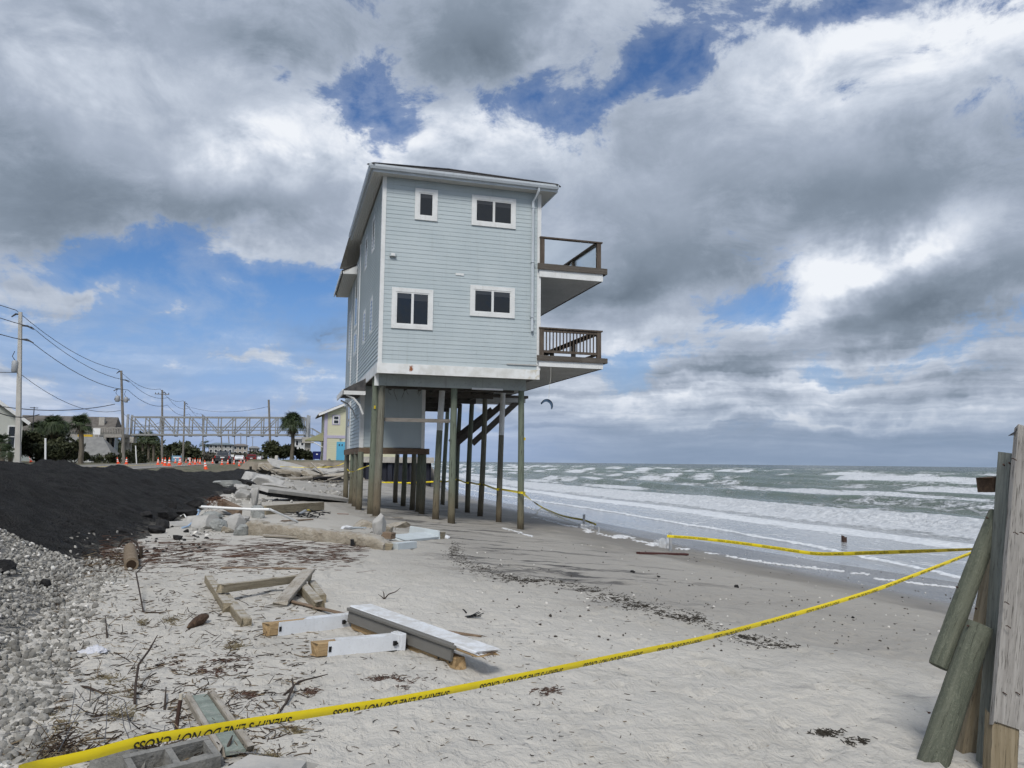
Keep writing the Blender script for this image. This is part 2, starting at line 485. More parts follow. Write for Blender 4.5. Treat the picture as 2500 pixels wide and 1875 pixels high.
# ------------------------------------------------------------------ terrain
def sand_base(x, y):
    x = np.asarray(x, float); y = np.asarray(y, float)
    sp = np.where(x > 12, x, np.log1p(np.exp(np.clip(2 * x, -40, 40))) / 2)
    z = 1.552 - 0.0918 * sp
    z = z + 0.42 * sstep(44, 62, y) * sstep(3.5, 6.5, x) * sstep(15, 11.5, x)
    return np.maximum(z, -2.6)
def bluff_edge(x):          # y of the eroded bluff line
    return 66.0 + 1.6 * perlin(x * 0.35, 3.1, 5) + 0.8 * perlin(x * 1.1, 9.1, 6)
def ground_h(x, y, detail=True):
    x = np.asarray(x, float); y = np.asarray(y, float)
    z = sand_base(x, y)
    # raised road platform inland
    k = sstep(-3.2, -7.0, x); z = z * (1 - k) + 2.3 * k
    # bluff in the north carrying the yellow house
    e = bluff_edge(x)
    k2 = sstep(0.0, 2.6, y - e) * sstep(14.5, 12.0, x) * sstep(-4.6, -2.6, x)
    z = z * (1 - k2) + np.maximum(z, 2.98) * k2
    if detail:
        near = sstep(40, 4, np.hypot(x, y))
        dry = sstep(13.5, 8.0, x) * sstep(-9, -5, x)
        z = z + dry * (0.035 * fbm(x * 0.7, y * 0.7, 3, 3) + near * (0.016 * fbm(x * 3.1, y * 3.1, 3, 21) + 0.010 * np.maximum(0, perlin(x * 7.3, y * 7.3, 41) - 0.1) * 2))
        z = z + sstep(16, 10, x) * 0.012 * fbm(x * 1.7, y * 0.5, 3, 8)
    return z
def rays(px, py):
    px, py = np.asarray(px, float), np.asarray(py, float)
    d = CF * FPX + (px - 1250)[..., None] * CR - (py - 937.5)[..., None] * CU
    return d / (d @ CD)[..., None]
def ground_pts(px, py, hfun=None):
    """many pixels at once to points on the ground"""
    hfun = hfun or (lambda x, y: ground_h(x, y, False))
    d = rays(px, py); z = np.full(len(d), 1.4)
    for _ in range(14):
        t = (z - 3.0) / d[:, 2]; P = CAM + d * t[:, None]
        z = .5 * z + .5 * np.minimum(hfun(P[:, 0], P[:, 1]), 2.92)
    return P
def on_ground(px, py, lift=0.0):
    p = at_z(px, py, 1.3)
    for _ in range(30):
        z = float(ground_h(p[0], p[1], False)); p = 0.5 * p + 0.5 * at_z(px, py, min(z, 2.93))
    z = float(ground_h(p[0], p[1])); return np.array([p[0], p[1], z + lift])

TIDE = [(0.0, 10.5), (40.0, 0.8), (5.0, 8.4), (6.6, 6.9), (7.2, 5.7), (7.7, 5.05), (8.8, 4.8), (10.1, 4.45), (11.2, 3.7), (12.2, 3.2), (15.5, 3.1), (22.0, 2.1), (30.0, 1.3)]
def ground_mat():
    m, g, b = new_mat('sand')
    p = g.pos(); x, y, z = g.sep(p)
    w1 = g.noise(g.vmath('MULTIPLY', p, (1, 0.55, 1)), 0.55, 5, 0.6)
    big = g.noise(p, 0.16, 4, 0.55)
    # damp gradient: dry and pale near the dune, grey and damp seaward, wet by the swash
    xx = g.math('ADD', x, g.math('MULTIPLY', g.math('SUBTRACT', w1, 0.5), 4.2))
    dampx = g.math('ADD', xx, g.math('MULTIPLY', g.rng(y, 9.0, 26.0), 3.4))
    # the last high tide left an edge: damp and grey below it, dry and pale above
    tide = g.n.new('ShaderNodeFloatCurve'); cvs = tide.mapping.curves[0]
    for i_, (yv, xv) in enumerate(TIDE):
        if i_ < 2: cvs.points[i_].location = (yv / 40.0, xv / 12.0)
        else: cvs.points.new(yv / 40.0, xv / 12.0)
    tide.mapping.update(); g.put(tide.inputs['Value'], g.math('DIVIDE', y, 40.0))
    td = g.math('SUBTRACT', g.math('ADD', x, g.math('MULTIPLY', g.math('SUBTRACT', w1, 0.5), 1.1)), g.math('MULTIPLY', tide.outputs[0], 12.0))
    edge = g.rng(td, -0.15, 0.40, 0.0, 0.62)
    damp = g.math('MAXIMUM', g.math('MAXIMUM', edge, g.rng(td, -3.2, 0.2, 0.0, 0.38)), g.rng(dampx, 7.0, 11.5, 0.0, 1.0))
    xw = g.math('ADD', x, g.math('MULTIPLY', g.math('SUBTRACT', w1, 0.5), 1.6))
    wet = g.rng(xw, 10.2, 12.6)
    dry_c = g.mix(g.rng(big, 0.3, 0.7), (0.428, 0.407, 0.366), (0.490, 0.468, 0.424))
    grain = g.noise(p, 85.0, 3, 0.7)
    dry_c = g.mix(g.math('MULTIPLY', g.rng(grain, 0.45, 0.75), 0.22), dry_c, (0.22, 0.19, 0.155))
    damp_c = g.mix(g.rng(w1, 0.35, 0.65), (0.232, 0.217, 0.191), (0.184, 0.172, 0.152))
    wet_c = g.mix(g.rng(w1, 0.35, 0.65), (0.140, 0.125, 0.104), (0.112, 0.100, 0.084))
    col = g.mix(damp, dry_c, damp_c)
    # patches of paler blown sand over the damp beach
    pale = g.noise(g.vmath('MULTIPLY', p, (1.6, 0.7, 1)), 0.8, 5, 0.65)
    col = g.mix(g.math('MULTIPLY', g.math('MULTIPLY', g.rng(pale, 0.52, 0.70), 0.45), g.rng(wet, 1.0, 0.2)), col, (0.335, 0.312, 0.268))
    col = g.mix(wet, col, wet_c)
    # black heavy-mineral streaks lying along the shore, mostly among the pilings
    sp = g.map(p, rot=(0, 0, R(-14)), scale=(0.45, 1.5, 1.0))
    sn = g.noise(sp, 1.15, 6, 0.62, 0.7)
    zone = g.math('MULTIPLY', g.rng(x, 1.4, 3.6), g.rng(x, 9.6, 7.0))
    zone = g.math('MULTIPLY', zone, g.rng(y, 8.0, 12.5))
    lane = g.rng(g.math('ABSOLUTE', g.math('SUBTRACT', x, g.math('MULTIPLY_ADD', y, -0.02, 5.0))), 2.6, 0.3)
    sk = g.math('MULTIPLY', g.math('MULTIPLY', g.rng(sn, 0.51, 0.64), zone), g.math('MULTIPLY_ADD', lane, 0.55, 0.42))
    col = g.mix(sk, col, (0.055, 0.052, 0.050))
    sn2 = g.noise(g.map(p, rot=(0, 0, R(-14)), scale=(1.2, 2.6, 1.0)), 1.1, 5, 0.6, 0.5)
    nearz = g.math('MULTIPLY', g.rng(x, 2.6, 4.2), g.rng(y, 9.0, 4.0))
    col = g.mix(g.math('MULTIPLY', g.math('MULTIPLY', g.rng(sn2, 0.56, 0.72), nearz), 0.45), col, (0.13, 0.13, 0.135))
    # rough dry inland soil and grass beyond the road
    inland = g.rng(x, -3.6, -6.0)
    soil = g.mix(g.rng(g.noise(p, 0.9, 6, 0.65), 0.35, 0.65), (0.17, 0.145, 0.105), (0.075, 0.085, 0.045))
    bl = g.math('MULTIPLY', g.rng(y, 62.0, 66.0), g.rng(z, 1.2, 1.9))
    clay = g.mix(g.noise(p, 1.4, 6, 0.65), (0.16, 0.135, 0.105), (0.27, 0.235, 0.185))
    col = g.mix(bl, col, g.mix(g.rng(z, 2.7, 2.95), clay, soil))
    col = g.mix(inland, col, soil)
    rough = g.mix(wet, g.mix(damp, (0.95, 0.95, 0.95), (0.80, 0.80, 0.80)), (0.22, 0.22, 0.22))
    rough = g.math('ADD', g.sep(rough)[0], g.math('MULTIPLY', g.math('SUBTRACT', w1, 0.5), 0.15))
    # relief: wind ripples, dents, scuffs
    dents = g.noise(p, 6.5, 5, 0.62, 0.4)
    rip = g.noise(g.vmath('MULTIPLY', p, (14.0, 4.0, 1.0)), 1.0, 4, 0.6, 0.6)
    scuff = g.voronoi(g.vmath('ADD', p, g.vmath('MULTIPLY', g.noise(p, 2.2, 3, 0.5, out=1), (0.5, 0.5, 0))), 3.4, 'SMOOTH_F1')
    h = g.math('ADD', g.math('MULTIPLY', dents, 1.0), g.math('ADD', g.math('MULTIPLY', rip, 0.45), g.math('MULTIPLY', scuff, 0.55)))
    h = g.math('ADD', h, g.math('MULTIPLY', grain, 0.10))
    amp = g.math('MULTIPLY', g.math('MULTIPLY_ADD', damp, -0.55, 1.0), g.math('MULTIPLY_ADD', wet, -0.9, 1.0))
    nrm = g.bump(g.math('MULTIPLY', h, amp), 0.85, 0.065)
    setb(b, g, col, rough, nrm, 0.35)
    return m

def spaced(lo, hi, c, d0, ratio):
    """coordinates dense (d0) near c and growing by ratio away from it"""
    r, v, d = [c], c, d0
    while v < hi: v += d; d = max(d0, abs(v - c) * ratio); r.append(v)
    v, d, l = c, d0, []
    while v > lo: v -= d; d = max(d0, abs(v - c) * ratio); l.append(v)
    return np.array(l[::-1] + r)

xs = np.unique(np.concatenate([spaced(-2500, -9, -9, 0.35, 0.06), np.arange(-9, 13, 0.075), np.arange(13, 30, 0.4), np.arange(30, 90, 6.0)]))
ys = spaced(-60, 4000, 3.0, 0.055, 0.011)
X, Y = np.meshgrid(xs, ys)
Z = ground_h(X, Y)
rgf = np.random.default_rng(19)
def dimple(cx, cy, rx, ry, ang, depth):
    r_ = max(rx, ry) * 2.2
    i0, i1 = np.searchsorted(xs, [cx - r_, cx + r_]); j0, j1 = np.searchsorted(ys, [cy - r_, cy + r_])
    if i1 - i0 < 2 or j1 - j0 < 2: return
    dx, dy = X[j0:j1, i0:i1] - cx, Y[j0:j1, i0:i1] - cy
    u, v = (dx * math.cos(ang) + dy * math.sin(ang)) / rx, (-dx * math.sin(ang) + dy * math.cos(ang)) / ry
    q = u * u + v * v
    Z[j0:j1, i0:i1] += depth * (-np.exp(-q * 1.6) + .55 * np.exp(-((np.sqrt(q) - 1.25) / .35) ** 2))
for k in range(22):                              # wandering tracks of footprints
    a = rgf.uniform(0, 6.28); px_, py_ = rgf.uniform(-0.5, 4.5), rgf.uniform(3.2, 13.0)
    for i in range(14):
        a += rgf.normal(0, .16); px_ += .62 * math.cos(a); py_ += .62 * math.sin(a)
        s_ = .10 * (1 if i % 2 else -1)
        dimple(px_ - math.sin(a) * s_, py_ + math.cos(a) * s_, .135, .06, a + rgf.normal(0, .15), rgf.uniform(.022, .045))
for (e_, n_) in ((.11, .62), (2.44, .62), (4.7, .62), (2.24, 2.2), (.02, 1.32), (4.71, 3.31), (4.78, 6.34), (4.92, 9.05), (2.21, 4.8), (2.28, 7.36), (-.12, 3.9), (-.1, 5.77)):
    dimple(2.632 + e_, 23.2 + n_, .34, .30, .3, .07)    # scour round the pilings
for k in range(1300):                             # random scuffs
    dimple(rgf.uniform(-2, 7), 3.0 + 10 * rgf.random() ** 1.4, rgf.uniform(.05, .16), rgf.uniform(.04, .09), rgf.uniform(0, 3.14), rgf.uniform(.006, .026))
me = np_mesh('beach', np.stack([X, Y, Z], -1).reshape(-1, 3), grid_faces(len(xs), len(ys)), ground_mat())
beach = link(bpy.data.objects.new('beach', me)); tag(beach, 'pale sandy beach sloping down to the surf', None, None, 'structure')

# road behind the mound, with painted edge and centre lines
asph = stone('road_asphalt', (0.16, 0.15, 0.135), (0.24, 0.225, 0.20), 3.0, 0.9, 0.2, 0.01, 0.2)
mb = MB(); mb.box(-17.0, -8.6, 14, 900, 2.0, 2.34)
road = mb.build('road', asph); tag(road, 'worn pale asphalt coast road behind the black mound', None, None, 'structure')
linem = paint('road_line_paint', (0.62, 0.46, 0.06), 0.7, 0.1, 3, 0.3)
mb = MB(); mb.box(-12.9, -12.78, 15, 800, 2.345, 2.349); mb.box(-12.62, -12.5, 15, 800, 2.345, 2.349)
mb.build('centre_line_marking', linem, road)
whl = paint('road_white_paint', (0.6, 0.6, 0.57), 0.7, 0.1, 3, 0.3)
for xx in (-16.6, -9.1):
    mb = MB(); mb.box(xx, xx + 0.12, 15, 800, 2.345, 2.349); mb.build('edge_line_marking', whl, road)

# ------------------------------------------------------------------ black mound of asphalt millings along the washed-out road edge
def mound_h(x, y):
    toe = interp(y, [8, 12, 20, 35, 46, 61, 70], [-2.9, -2.4, -2.2, -2.1, -2.0, -0.3, 0.6]) + 0.45 * perlin(y * 0.33, 1.7, 71) + 0.18 * perlin(y * 1.3, 5.7, 72)
    cx = interp(y, [8, 18, 30, 44, 60, 68], [-6.6, -6.3, -6.1, -5.6, -4.9, -3.2]) + 0.35 * perlin(y * 0.25, 8.2, 73)
    cz = interp(y, [8, 18, 22, 30, 44, 58, 70], [2.9, 2.90, 2.82, 2.68, 2.32, 2.02, 2.30]) + 0.13 * perlin(y * 0.30, 2.2, 74) + 0.07 * perlin(y * 0.9, 4.2, 75)
    base = ground_h(x, y, False) - 0.06
    t = np.clip((toe - x) / np.maximum(toe - cx, 0.1), -0.5, 1.0)
    up = base + (cz - base) * (np.sign(t) * np.abs(t) ** 0.92)
    back = np.maximum(cz - (cx - x) * 0.42, base - 0.4)
    z = np.where(x > cx, up, back)
    z = np.minimum(z, cz)
    # rounded lobes and gullies
    z = z + sstep(0, .25, t) * (0.17 * fbm(x * 0.55, y * 0.35, 3, 77) + 0.05 * fbm(x * 2.3, y * 2.3, 3, 79) + 0.16 * np.maximum(0, fbm(x * 0.9 + 5, y * 0.9, 2, 83) - .12))
    end = sstep(10.6, 13.0, y + 0.5 * perlin(x * 0.8, 0.4, 80) + 0.45 * (x + 4)) * sstep(71, 66, y)
    z = base - 0.3 + (z - base + 0.3) * end
    return z
mound_mat, g, b = new_mat('asphalt_millings')
p = g.pos()
n = g.noise(p, 3.0, 6, 0.65); f = g.noise(p, 26, 5, 0.75); v = g.voronoi(p, 22.0)
col = g.mix(g.rng(n, 0.3, 0.7), (0.015, 0.015, 0.0155), (0.040, 0.039, 0.038))
col = g.mix(g.math('MULTIPLY', g.rng(f, 0.55, 0.8), 0.7), col, (0.085, 0.082, 0.080))
col = g.mix(g.math('MULTIPLY', g.rng(g.noise(p, 55, 2, 0.5), 0.70, 0.76), 0.8), col, (0.22, 0.21, 0.20))
ht = g.attr('height')
dust = g.rng(g.math('ADD', ht, g.math('MULTIPLY', g.math('SUBTRACT', g.noise(p, 2.4, 6, 0.7), 0.5), 0.55)), 0.10, -0.06)
col = g.mix(g.math('MULTIPLY', dust, 0.85), col, (0.24, 0.225, 0.195))
pat = g.noise(g.vmath('MULTIPLY', p, (1.0, 0.6, 1.0)), 1.1, 6, 0.68)
col = g.mix(g.rng(pat, 0.54, 0.74, 0.0, 0.55), col, (0.058, 0.056, 0.053))
setb(b, g, col, 0.95, g.bump(g.math('ADD', g.math('MULTIPLY', f, 1.4), v), 1.0, 0.10), 0.25)
mx = np.arange(-10.0, 1.6, 0.085); my = spaced(9.5, 72, 9.5, 0.09, 0.012)
X, Y = np.meshgrid(mx, my); Z = mound_h(X, Y) + 0.028 * perlin(X * 8, Y * 8, 90) + 0.06 * np.maximum(0, perlin(X * 4.1, Y * 4.1, 91)) + 0.10 * np.maximum(0, fbm(X * 1.3, Y * 1.3, 2, 92) - .15)
me = np_mesh('asphalt_mound', np.stack([X, Y, Z], -1).reshape(-1, 3), grid_faces(len(mx), len(my)), mound_mat, True, {'height': Z - ground_h(X, Y, False)})
mound = link(bpy.data.objects.new('asphalt_mound', me)); tag(mound, 'long black mound of crumbled asphalt along the washed-out road edge', None, None, 'structure')

# ------------------------------------------------------------------ sea
def shore_x(y):
    return interp(y, [-10, 10, 16, 20, 26, 34, 45, 70, 120, 400], [19, 18.0, 17.3, 15.8, 14.4, 14.2, 14.6, 14.3, 14.8, 15]) + 0.45 * perlin(y * 0.13, 0.3, 101) + 0.14 * perlin(y * 0.6, 0.9, 102)
CRESTS = [(26.0, 0.10, 1.6), (33.0, 0.48, 2.8), (39.5, 0.26, 2.2), (47.0, 0.70, 2.6), (56.0, 0.42, 2.8), (65.0, 0.80, 3.2), (76.0, 0.6, 4.0), (89.0, 0.85, 4.2), (104, 0.6, 4.6), (122, 0.95, 5.0), (143, 0.7, 5.5), (168, 0.95, 6), (196, 0.8, 6.5), (228, 0.9, 7), (265, 0.8, 8), (310, 0.8, 9), (360, .8, 10)]
def sea_h(x, y):
    z = np.zeros_like(x); foam = np.zeros_like(x)
    for i, (c, a, w) in enumerate(CRESTS):
        wob = 3.6 * perlin(y * 0.024, i * 3.3, 200 + i) + 1.5 * perlin(y * 0.075, i * 1.7, 230 + i) + 0.5 * perlin(y * 0.33, i * 1.1, 245 + i)
        gate = 0.55 + 0.75 * perlin(y * (0.030 if i > 1 else 0.012) + i * 9.1, i * 2.7, 260 + i) + 0.45 * perlin(y * (0.10 if i > 1 else 0.05) + i * 5.1, i * 1.7, 280 + i)
        gate = np.clip(gate + .08, 0.12, 1.2)
        d = x - (c + wob)
        front, back = np.exp(-(np.minimum(d, 0) / (w * 0.42)) ** 2), np.exp(-(np.maximum(d, 0) / (w * 1.25)) ** 2)
        prof = np.where(d < 0, front, back)
        a = a * 1.2
        z += a * gate * prof - 0.25 * a * np.exp(-((d + w * 1.6) / (w * 0.9)) ** 2)
        brk = sstep(0.50, 0.98, gate) if i > 1 else sstep(0.12, 0.62, gate)
        foam = np.maximum(foam, brk * np.exp(-((d + w * 0.40) / (w * (0.56 if c > 36 else 0.78))) ** 2) * 1.15)
        # foam left trailing seaward of and washed shoreward from the break
        foam = np.maximum(foam, brk * 0.46 * np.exp(-np.maximum(d, 0) / (w * 0.8)) * (d > 0))
        foam = np.maximum(foam, (0.20 + 0.28 * brk) * np.exp(-np.maximum(-d, 0) / (w * 1.7)) * (d < 0) * (1 if c < 110 else 0.6))
    z += 0.05 * fbm(x * 0.35, y * 0.22, 3, 301) * sstep(20, 30, x) + 0.10 * fbm(x * 0.12, y * 0.06, 2, 305) * sstep(30, 60, x)
    foam += 0.09 * sstep(75, 40, x) * (1 + 1.8 * perlin(x * 0.09, y * 0.04, 321)) + 0.08 * sstep(46, 28, x) * (1 + 0.8 * perlin(x * 0.12, y * 0.05, 320))
    foam *= np.clip(1.10 - (x - 90) / 330, 0.20, 1)
    amp = sstep(18.5, 26, x)
    z = z * amp
    # chop on the churned foam
    z += np.clip(foam, 0, 1) * (0.16 * np.abs(perlin(x * 1.6, y * 1.3, 330)) + 0.09 * np.abs(perlin(x * 3.7, y * 3.1, 331))) * sstep(25, 32, x)
    # swash front: a low roll of foam running up the sand
    fr = interp(y, [-10, 12, 17, 25, 33, 45, 70, 130, 400], [18.2, 17.9, 17.6, 18.9, 19.3, 19.4, 18.8, 19.5, 19.4]) + 0.30 * perlin(y * 0.30, 4.4, 340) + 0.10 * perlin(y * 1.4, 6.4, 341)
    d = x - fr
    roll = np.exp(-(d / 0.17) ** 2)
    z += roll * (0.075 + 0.05 * perlin(x * 5, y * 3, 342))
    foam = np.where(d > 0, np.maximum(foam, 0.34 * np.exp(-d / 1.6) + 0.12), np.minimum(foam, 0.12))
    foam = np.maximum(foam, roll * 1.3)
    sand = ground_h(x, y, False)
    z = np.maximum(z, sand + 0.010)
    return z, foam, d
sea_mat, g, b = new_mat('sea_water')
p = g.pos(); x, y, z = g.sep(p)
fa = g.attr('foam')
sxy = g.vmath('MULTIPLY', p, (1.0, 0.42, 1.0))
lace = g.voronoi(g.vmath('ADD', sxy, g.vmath('MULTIPLY', g.noise(sxy, 0.9, 4, 0.6, out=1), (1.6, 1.6, 0))), 0.9, 'DISTANCE_TO_EDGE')
fn = g.noise(sxy, 1.5, 8, 0.68, 0.5); fn2 = g.noise(p, 4.5, 5, 0.65)
thr = g.math('ADD', g.math('MULTIPLY', g.math('SUBTRACT', fn, 0.5), 1.9), g.math('MULTIPLY', g.math('SUBTRACT', fn2, 0.5), 0.7))
thr = g.math('ADD', g.math('ADD', thr, 0.5), g.rng(lace, 0.0, 0.30, -0.12, 0.10))
fm = g.rng(g.math('SUBTRACT', fa, thr), -0.16, 0.30)
far = g.rng(x, 60, 400)
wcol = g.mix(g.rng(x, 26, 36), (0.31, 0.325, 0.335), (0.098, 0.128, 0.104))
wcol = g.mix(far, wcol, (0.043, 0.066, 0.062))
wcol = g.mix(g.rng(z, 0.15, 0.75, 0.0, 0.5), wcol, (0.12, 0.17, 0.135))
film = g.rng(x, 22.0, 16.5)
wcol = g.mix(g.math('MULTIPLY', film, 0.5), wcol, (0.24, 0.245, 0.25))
fcol = g.mix(g.rng(fn2, 0.35, 0.7), (0.70, 0.72, 0.74), (0.46, 0.49, 0.52))
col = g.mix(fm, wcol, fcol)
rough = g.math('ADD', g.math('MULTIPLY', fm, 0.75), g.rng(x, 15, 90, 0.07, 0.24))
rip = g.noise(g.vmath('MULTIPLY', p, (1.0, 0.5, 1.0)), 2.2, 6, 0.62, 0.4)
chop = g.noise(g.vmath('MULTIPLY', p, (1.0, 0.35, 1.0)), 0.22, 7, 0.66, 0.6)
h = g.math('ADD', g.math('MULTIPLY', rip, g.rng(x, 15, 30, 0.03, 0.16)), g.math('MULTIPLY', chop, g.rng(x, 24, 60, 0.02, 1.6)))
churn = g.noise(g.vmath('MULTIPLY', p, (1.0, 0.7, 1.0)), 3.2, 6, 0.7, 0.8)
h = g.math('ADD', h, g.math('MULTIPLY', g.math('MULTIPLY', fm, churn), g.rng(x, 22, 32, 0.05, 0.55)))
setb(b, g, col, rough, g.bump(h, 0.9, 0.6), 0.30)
b.inputs['IOR'].default_value = 1.30
ss = np.concatenate([np.arange(0, 9, 0.10), spaced(9, 26000, 9, 0.13, 0.012)[1:]])
sy = np.concatenate([spaced(-9000, 4, 4, 0.35, 0.08)[:-1], spaced(4, 30000, 4, 0.20, 0.009)])
S, Y = np.meshgrid(ss, sy); X = S + shore_x(Y)
Z, FO, _ = sea_h(X, Y)
Z = np.where(S < 0.05, Z - 0.02, Z)
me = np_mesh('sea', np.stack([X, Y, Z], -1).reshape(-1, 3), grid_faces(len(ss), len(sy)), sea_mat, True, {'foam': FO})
sea = link(bpy.data.objects.new('sea', me)); tag(sea, 'grey green sea with rows of white breakers rolling in', None, None, 'structure')
print('GRID', len(xs), len(ys), len(mx), len(my), len(ss), len(sy))

# ------------------------------------------------------------------ the blue house on stilts
HX, HY = 2.632, 23.20                    # near left corner of the upper walls
HW, HL = 5.07, 13.0                      # seen width, length along the shore
ZB, ZT = 5.93, 11.75
siding_m, g, b = new_mat('pale_blue_siding')
p = g.pos(); rnd = g.n.new('ShaderNodeObjectInfo').outputs['Random']
n = g.noise(p, 0.9, 5, 0.6); n2 = g.noise(p, 11, 4, 0.65); st = g.noise(g.vmath('MULTIPLY', p, (6.0, 6.0, 0.25)), 1.4, 5, 0.62)
col = g.mix(g.rng(n, 0.3, 0.7), (0.375, 0.432, 0.450), (0.420, 0.475, 0.490))
col = g.mix(g.rng(rnd, 0.0, 1.0, 0.0, 0.16), col, (0.45, 0.50, 0.51))
col = g.mix(g.rng(st, 0.52, 0.78, 0.0, 0.30), col, (0.27, 0.29, 0.28))
col = g.mix(g.rng(n2, 0.60, 0.80, 0.0, 0.22), col, (0.24, 0.25, 0.23))
grain = g.noise(g.vmath('MULTIPLY', p, (2.0, 2.0, 60.0)), 1.5, 3, 0.6)
setb(b, g, col, 0.55, g.bump(grain, 0.18, 0.004), 0.3)
trim_m = paint('white_trim', (0.66, 0.67, 0.66), 0.5, 0.08, 2.2, 0.22, (0.25, 0.20, 0.13), 0.06)
skirt_m, g, b = new_mat('stained_white_skirt')
p = g.pos(); n = g.noise(p, 3, 5, 0.6)
col = g.mix(g.rng(n, 0.35, 0.7), (0.70, 0.71, 0.70), (0.56, 0.56, 0.53))
rx = g.math('MULTIPLY', g.math('SUBTRACT', g.sep(p)[0], HX + 0.97), 9.0)
rz = g.math('MULTIPLY', g.math('SUBTRACT', g.sep(p)[2], 5.80), 5.0)
rr = g.math('SQRT', g.math('ADD', g.math('MULTIPLY', rx, rx), g.math('MULTIPLY', rz, rz)))
rr = g.math('ADD', rr, g.math('MULTIPLY', g.math('SUBTRACT', g.noise(p, 14, 5, 0.7), 0.5), 1.6))
col = g.mix(g.rng(rr, 0.75, 0.25), col, (0.24, 0.075, 0.018))
yl = g.math('MULTIPLY', g.rng(g.sep(p)[0], HX + 4.2, HX + 5.1), g.rng(g.noise(p, 6, 5, 0.6), 0.45, 0.65))
col = g.mix(g.math('MULTIPLY', yl, 0.5), col, (0.42, 0.33, 0.17))
setb(b, g, col, 0.55, g.bump(n, 0.1, 0.01), 0.35)
soffit_m, g, b = new_mat('ribbed_soffit')
p = g.pos(); wv = g.n.new('ShaderNodeTexWave'); wv.wave_type = 'BANDS'; wv.bands_direction = 'X'
g.put(wv.inputs['Vector'], p); wv.inputs['Scale'].default_value = 4.2; wv.inputs['Distortion'].default_value = 0
n = g.noise(p, 2.0, 5, 0.6)
setb(b, g, g.mix(n, (0.50, 0.50, 0.47), (0.58, 0.58, 0.56)), 0.6, g.bump(g.rng(wv.outputs[1], 0.1, 0.35), 0.8, 0.02), 0.3)
gutter_m = paint('grey_gutter', (0.50, 0.54, 0.57), 0.4, 0.07, 2, 0.2, (0.12, 0.11, 0.10), 0.04)
shingle_m = stone('dark_shingles', (0.045, 0.045, 0.047), (0.085, 0.082, 0.08), 5, 0.95, 0.5, 0.02)
deck_m = wood('weathered_deck_timber', (0.082, 0.070, 0.058), (0.125, 0.112, 0.098), 0.85, 'x', 2.2, 0.25, stain=0.4, local=False)
rail_m = wood('brown_rail_timber', (0.068, 0.052, 0.041), (0.125, 0.102, 0.082), 0.8, 'z', 2.2, 0.25, stain=0.35, local=False)
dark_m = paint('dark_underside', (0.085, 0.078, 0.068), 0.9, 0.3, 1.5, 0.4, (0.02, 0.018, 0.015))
white_under_m = paint('deck_underside_paint', (0.40, 0.40, 0.385), 0.7, 0.1, 1.2, 0.3, (0.13, 0.12, 0.10))
pane_m, g, b = new_mat('dark_window_glass')
setb(b, g, (0.010, 0.012, 0.014), 0.05, g.bump(g.noise(g.pos(), 1.6, 2, 0.5), 0.25, 0.02), 0.6)
pane_strip_m, g, b = new_mat('pane_strip_grey')
setb(b, g, (0.040, 0.043, 0.047), 0.06, None, 0.5)
clear_m, g, b = new_mat('clear_glass_panel')
setb(b, g, (0.86, 0.93, 0.94), 0.03); b.inputs['Transmission Weight'].default_value = 1.0; b.inputs['IOR'].default_value = 1.04
b.inputs['Alpha'].default_value = 0.45

house = thing('stilt_house', 'pale blue lap-sided house on tall wooden stilts above the washed-out beach', 'house', (HX, HY, 1.3))
wall_in = plain('wall_backing', (0.25, 0.27, 0.28), 0.8)
def siding(parent, face, a0, a1, z0, z1, expo, fixed, cuts=(), seed=1):
    """lap boards: face 'front' runs along x at y=fixed, 'left' runs along y at x=fixed; cuts = openings (a0,a1,z0,z1)"""
    rg = random.Random(seed); k = 0; z = z0
    while z < z1 - 0.01:
        zt = min(z + expo + 0.022, z1)
        joints = [a0]
        if rg.random() < 0.6: joints.append(a0 + (a1 - a0) * rg.uniform(0.15, 0.85))
        joints.append(a1)
        for i in range(len(joints) - 1):
            s0, s1 = joints[i] + (0.0012 if i else 0), joints[i + 1] - (0.0012 if i < len(joints) - 2 else 0)
            t0 = (0.0165 if face == 'front' else 0.030) + rg.uniform(-0.0015, 0.002); dz = rg.uniform(-0.0015, 0.0015)
            mb = MB()
            if face == 'front':
                v = [(s0, fixed - t0, z + dz), (s1, fixed - t0, z + dz), (s1, fixed, z + dz), (s0, fixed, z + dz), (s0, fixed - 0.007, zt), (s1, fixed - 0.007, zt), (s1, fixed, zt), (s0, fixed, zt)]
            else:
                v = [(fixed, s0, z + dz), (fixed, s1, z + dz), (fixed - t0, s1, z + dz), (fixed - t0, s0, z + dz), (fixed, s0, zt), (fixed, s1, zt), (fixed - 0.007, s1, zt), (fixed - 0.007, s0, zt)]
            mb.hexa(v).build('siding_board', siding_m, parent)
        z += expo; k += 1

# wall backings with their boards
front = MB().box(HX + 0.002, HX + HW - 0.002, HY, HY + 0.15, ZB, ZT).build('front_wall', wall_in, house)
siding(front, 'front', HX + 0.03, HX + HW - 0.03, ZB + 0.005, ZT, 0.1325, HY, seed=3)
LEFT1 = 7.0
left = MB().box(HX, HX + 0.15, HY + 0.151, HY + LEFT1, ZB, ZT - 0.02).build('left_wall', wall_in, house)
siding(left, 'left', HY + 0.10, HY + LEFT1, ZB + 0.005, ZT - 0.03, 0.1325, HX, seed=5)
rear = MB().box(HX - 0.02, HX + 0.13, HY + LEFT1 + 0.002, HY + HL, ZB - 0.5, 11.15).build('rear_wall', wall_in, house)
siding(rear, 'left', HY + LEFT1 + 0.1, HY + HL, ZB - 0.5, 11.1, 0.1325, HX - 0.02, seed=6)
MB().box(HX + HW - 0.15, HX + HW - 0.001, HY + 0.151, HY + HL, ZB, ZT - 0.02).build('sea_wall_side', siding_m, house)
